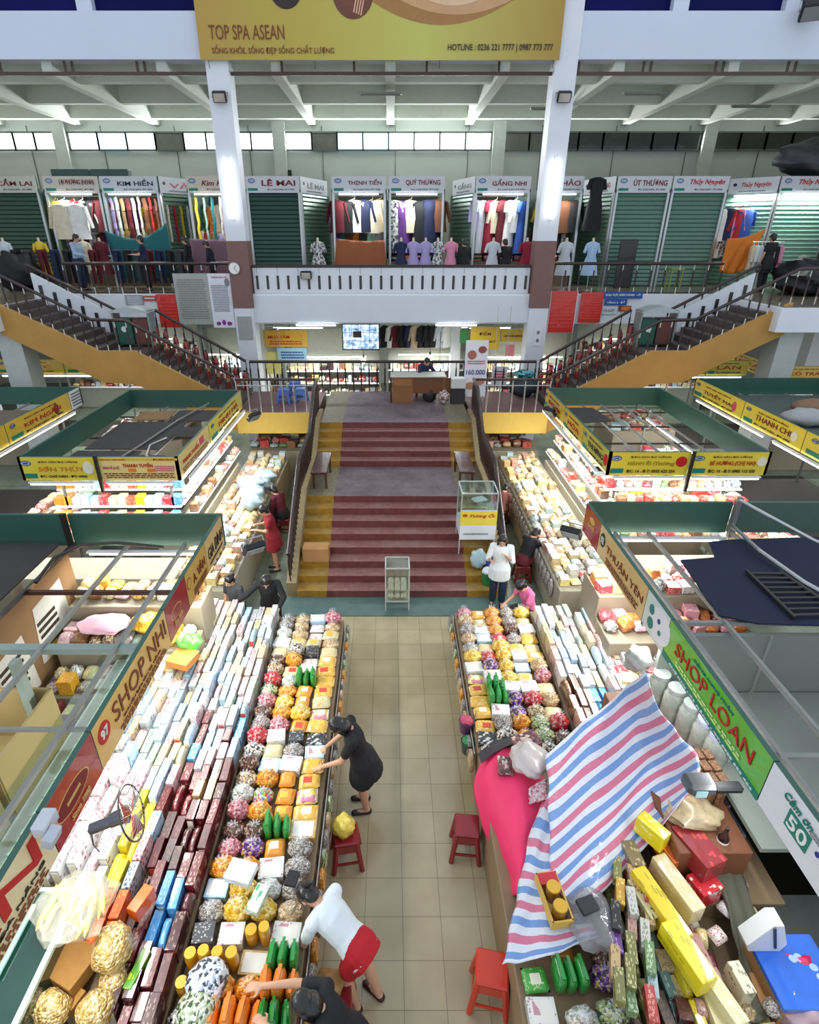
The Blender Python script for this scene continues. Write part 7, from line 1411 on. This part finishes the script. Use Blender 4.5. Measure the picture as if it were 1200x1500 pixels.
def person(label, loc, rz, J, top=('short', 'black'), bottom=('pants', 'navy'), hair='short', vox=.012, skin=None, shoe='1c1a1a', hd=None, legs=True):
    skin = skin or SKIN; k = J['k']; t = thing('person', label, 'person', loc, rz); mb = MB(); HM = J['hm']; H = J['H']
    torso(mb, J, -.006)
    cap(mb, J['N']-(J['N']-J['C'])*.1, H-HM@Vector((0, .01, .05)), .05*k, .048*k)
    mb.ell(H+HM@Vector((0, -.008, .02))*k, (.074*k, .092*k, .098*k), 16, 12, M=HM); mb.ell(H+HM@Vector((0, .028, -.05))*k, (.05*k, .052*k, .062*k), 12, 9, M=HM)
    mb.ell(H+HM@Vector((0, .094, -.012))*k, (.014*k, .02*k, .024*k), 8, 6, M=HM)
    for s in (-1, 1): mb.ell(H+HM@Vector((s*.076, -.005, -.008))*k, (.01*k, .02*k, .03*k), 8, 6, M=HM)
    for s, nm in ((-1, 'L'), (1, 'R')):
        cap(mb, J['s'+nm], J['e'+nm], .046*k, .036*k); cap(mb, J['e'+nm], J['w'+nm], .036*k, .024*k)
        d = (hd or {}).get(nm) or (J['w'+nm]-J['e'+nm]); hand(mb, J['w'+nm], d, -s, k)
        if legs:
            cap(mb, J['h'+nm], J['k'+nm], .083*k, .055*k); cap(mb, J['k'+nm], J['k'+nm].lerp(J['a'+nm], .35), .055*k, .056*k); cap(mb, J['k'+nm].lerp(J['a'+nm], .35), J['a'+nm], .056*k, .034*k)
            cap(mb, J['a'+nm]+Vector((0, -.02, -.03))*k, J['a'+nm]+Vector((s*.01, .14, -.045))*k, .034*k, .026*k)
    remesh(mb, 'body', skin, vox, t)
    # clothes
    kind, c = top; mb = MB(); torso(mb, J, .014, flare=.12 if kind == 'blouse' or kind == 'dress' else 0)
    for s, nm in ((-1, 'L'), (1, 'R')):
        if kind in ('short', 'blouse_short', 'dress'): e = J['s'+nm].lerp(J['e'+nm], .62); cap(mb, J['s'+nm], e, .062*k, .058*k)
        elif kind in ('long', 'blouse'): cap(mb, J['s'+nm], J['e'+nm], .062*k, .052*k); f = 1 if kind == 'long' else .25; cap(mb, J['e'+nm], J['e'+nm].lerp(J['w'+nm], .92*f), .052*k, .042*k)
    if kind == 'dress':
        M = frame(J['N']-J['P'], (J['sR']-J['sL'])); kn = (J['kL']+J['kR'])/2; mb.loft([(J['P']+Vector((0, 0, .04)), .17*k, .125*k, None), (J['P'].lerp(kn, .45), .2*k, .15*k, None), (J['P'].lerp(kn, .85), .21*k, .16*k, None)])
    tm = cloth(c) if c in CN or c.startswith('floral') else mat(c, .8, bump=.4, scale=9, var=.1)
    remesh(mb, 'dress' if kind == 'dress' else 'shirt', tm, vox*1.1, t)
    if bottom and legs:
        kind, c = bottom; mb = MB(); M = frame(J['W']-J['P'], (J['sR']-J['sL'])); mb.loft([(J['P']-(J['W']-J['P'])*.75, .16*k, .125*k, M), (J['P'], .178*k, .138*k, M), (J['P'].lerp(J['W'], .75), .148*k, .118*k, M)])
        f = {'pants': 1, 'shorts': .5, 'skirt': .5}[kind]
        for s, nm in ((-1, 'L'), (1, 'R')):
            a, b, c2 = J['h'+nm], J['k'+nm], J['a'+nm]
            if f < 1: cap(mb, a, a.lerp(b, f), .1*k, .098*k)
            else: cap(mb, a, b, .1*k, .078*k); cap(mb, b, b.lerp(c2, .9), .078*k, .068*k)
        if kind == 'skirt': cap(mb, J['hL'].lerp(J['kL'], .5), J['hR'].lerp(J['kR'], .5), .1*k, .1*k)
        remesh(mb, {'pants': 'trousers', 'shorts': 'shorts', 'skirt': 'skirt'}[kind], cloth(c) if c in CN else mat(c, .8, bump=.3, var=.1), vox*1.1, t)
    # hair
    mb = MB(); mb.ell(H+HM@Vector((0, -.022, .035))*k, (.088*k, .1*k, .1*k), 16, 12, M=HM); mb.ell(H+HM@Vector((0, -.06, -.03))*k, (.075*k, .055*k, .075*k), 12, 9, M=HM)
    if hair == 'bob': mb.ell(H+HM@Vector((0, -.045, -.04))*k, (.092*k, .07*k, .1*k), 14, 10, M=HM); [cap(mb, H+HM@Vector((s*.08, -.01, .0))*k, H+HM@Vector((s*.078, .015, -.1))*k, .024*k, .018*k) for s in (-1, 1)]
    if hair == 'bun': mb.ell(H+HM@Vector((0, -.12, .04))*k, (.045*k,)*3, 12, 9)
    if hair == 'tail': cap(mb, H+HM@Vector((0, -.1, .05))*k, H+HM@Vector((.03, -.2, -.02))*k, .035*k, .018*k)
    if hair == 'long': cap(mb, H+HM@Vector((0, -.07, -.02))*k, H+HM@Vector((0, -.09, -.22))*k, .07*k, .045*k)
    remesh(mb, 'hair', HAIR, vox, t, 1)
    for s in (-1, 1): MB().ell(H+HM@Vector((s*.03, .078, .012))*k, (.012*k, .006*k, .005*k), 8, 6, M=HM).build('eye', BLACK, t, smooth=60)
    MB().ell(H+HM@Vector((0, .08, -.055))*k, (.022*k, .006*k, .006*k), 8, 6, M=HM).build('lips', mat('a05a50', .5), t, smooth=60)
    if legs:
        for s, nm in ((-1, 'L'), (1, 'R')):
            mb = MB(); cap(mb, J['a'+nm]+Vector((0, -.03, -.05))*k, J['a'+nm]+Vector((s*.01, .15, -.053))*k, .04*k, .036*k)
            for i, v in enumerate(mb.v): mb.v[i] = (v[0], v[1], max(v[2], .001-0*loc[2]) if abs(v[2]) < 1 else v[2])
            q = mb.build('shoe', mat(shoe, .4), t, smooth=60)
    return t
# woman in a black dress leaning over the counter (faces -x)
person('woman in a black dress leaning over the counter by the stool with the yellow bag', (-.33, 4.72, 0), pi/2+.1, pose(h=1.62, lean=.28, headp=.8, aL=((-.02, .12, -.25), (.02, .34, -.36)), aR=((.05, .1, -.26), (.0, .3, -.4))), ('dress', 'black'), None, 'bob', .008)
# bending woman, white top, red shorts
person('woman in a white top and red shorts bending down beside the counter', (-.27, 2.72, 0), 1.0, pose(h=1.6, lean=1.02, headp=.45, aL=((-.06, .06, -.27), (.0, .2, -.5)), aR=((.06, .05, -.27), (.02, .2, -.52)), legs=(((-.1, .1, .46), (-.09, .0, .07)), ((.1, .02, .46), (.1, -.12, .07)))), ('short', 'dfe6ea'), ('shorts', 'b3101f'), 'tail', .008, shoe='3a1714')
# person at the frame's bottom edge reaching over the goods
person('person in black at the bottom edge reaching a bare arm over the sweets', (-.3, 2.13, 0), pi/2-.05, pose(h=1.52, lean=.5, headp=.5, aL=((-.02, .24, -.08), (.1, .46, -.12)), aR=((.02, .27, -.02), (.0, .54, -.05))), ('short', 'black'), ('pants', 'black'), 'bob', .008)
person('woman in a loose white blouse and dark trousers looking at her phone beside the steps', (2.06, 9.02, 0), pi-.25, pose(h=1.58, lean=.03, headp=.35, aL=((-.06, .06, -.25), (.06, .2, -.08)), aR=((.07, .05, -.26), (.0, .22, -.2))), ('blouse', 'e4eaec'), ('pants', '1c2c40'), 'bob', .01)
person('seated person in a pink shirt with dark hair at the end of the striped-sheet counter', (2.45, 8.12, .1), pi/2+.4, pose('sit', 1.5, lean=.3, headp=.6, aL=((-.04, .1, -.24), (.06, .3, -.3)), aR=((.06, .1, -.24), (.0, .3, -.3))), ('short', 'e070a0'), ('pants', 'black'), 'bun', .01)
person('person in black seated hunched in the narrow aisle below the snack cart', (2.72, 9.9, .0), -.9, pose('sit', 1.55, lean=.45, headp=.5, aL=((-.03, .15, -.22), (.06, .32, -.28)), aR=((.05, .14, -.22), (-.02, .32, -.3))), ('short', 'black'), ('pants', 'maroon'), 'short', .012)
person('person crouching low in patterned clothes behind the woman in white, far along the aisle', (2.6, 12.2, .0), -.6, pose('sit', 1.5, lean=.6, headp=.4), ('short', '6a3a34'), ('pants', 'brown'), 'bun', .014)
person('woman in a black long-sleeved shirt reaching across the head of the gold-sign counter', (-2.05, 7.95, 0), pi+.1, pose(h=1.58, lean=.3, headp=.5, aL=((-.1, .1, -.22), (-.02, .28, -.3)), aR=((.2, .12, -.14), (.4, .26, -.2))), ('long', 'black'), ('pants', 'black'), 'long', .009)
person('child in grey beside the woman in the black long-sleeved shirt', (-2.62, 7.95, 0), pi-.5, pose(h=1.42, lean=.1, headp=.3), ('short', 'dark grey'), ('pants', 'black'), 'bun', .011)
person('person in a dark red dress standing in the narrow aisle beside the stairs', (-2.45, 10.3, 0), pi/2+.3, pose(h=1.55, lean=.1, headp=.5, aL=((-.04, .1, -.24), (.04, .28, -.22)), aR=((.05, .08, -.25), (.02, .28, -.24))), ('dress', '8a1626'), None, 'bun', .011)
person('person in maroon sitting farther up the narrow aisle, past the dark red dress', (-2.55, 12.0, 0), pi/2-.5, pose('sit', 1.55, lean=.3, headp=.4), ('long', '5a1626'), ('pants', 'black'), 'short', .014)
person('person in dark blue seated behind the wooden desk', (.95, 17.0, LZ), pi+.5, pose('sit', 1.62, lean=.35, headp=.4, aL=((-.1, .12, -.2), (-.02, .32, -.2)), aR=((.1, .12, -.2), (.02, .32, -.2))), ('long', '232a45'), ('pants', 'black'), 'short', .012)
for lab, x, y, rz, J, tp, bt_, hr in (('man in a pale blue shirt and cap standing at the white blouse stall', -10.1, 19.9, -pi/2-.2, pose(h=1.68, lean=.1, headp=.3, aR=((.05, .08, -.26), (.0, .3, -.3))), ('long', '9ab0c8'), ('pants', '1f2a44'), 'short'),
  ('person in navy standing before the draped teal cloth', -7.9, 19.8, pi/2+.2, pose(h=1.62, headp=.1, aL=((-.04, .1, -.25), (0, .3, -.24))), ('short', 'navy'), ('pants', 'black'), 'short'),
  ('woman in black between the teal and mauve cloths', -6.5, 19.9, pi/2, pose(h=1.6, headp=.3), ('long', 'black'), ('pants', 'black'), 'long'), ('person in dark clothes beside the mauve cloth', -5.75, 19.9, pi/2, pose(h=1.5, lean=.15, headp=.4), ('long', '1a2030'), ('pants', 'black'), 'short'),
  ('person in black walking past the pale glowing shutter', 12.0, 19.6, .4, pose(h=1.68, headp=.1), ('dress', 'black'), ('pants', 'black'), 'short')):
    person(lab, (x, y, FZ), rz, J, tp, bt_, hr, .014)
for lab, x, y in (('person in black crouching beside the pink dress mannequin', 2.45, 20.2), ('person in black seen from behind beside the pale grey dress mannequin', 3.85, 20.5)):
    person(lab, (x, y, FZ+.3), .3, pose('sit', 1.6, lean=.2), ('long', 'black'), ('pants', 'black'), 'short', .014)
for x, y, z, lab in ((2.45, 8.12, 0, 'stool under the person in pink'), (2.72, 9.9, 0, 'stool under the hunched person in black'), (2.6, 12.2, 0, 'stool under the crouching person'), (-2.55, 12.0, 0, 'stool under the person in maroon'), (.95, 17.0, LZ, 'stool behind the desk'), (2.45, 20.2, FZ, 'stool under the crouching person upstairs'), (3.85, 20.5, FZ, 'stool under the person in black upstairs')):
    plastic_stool('dark red plastic '+lab, x, y, z, .38 if z < 4 else .66, .28, '6a1a1c')
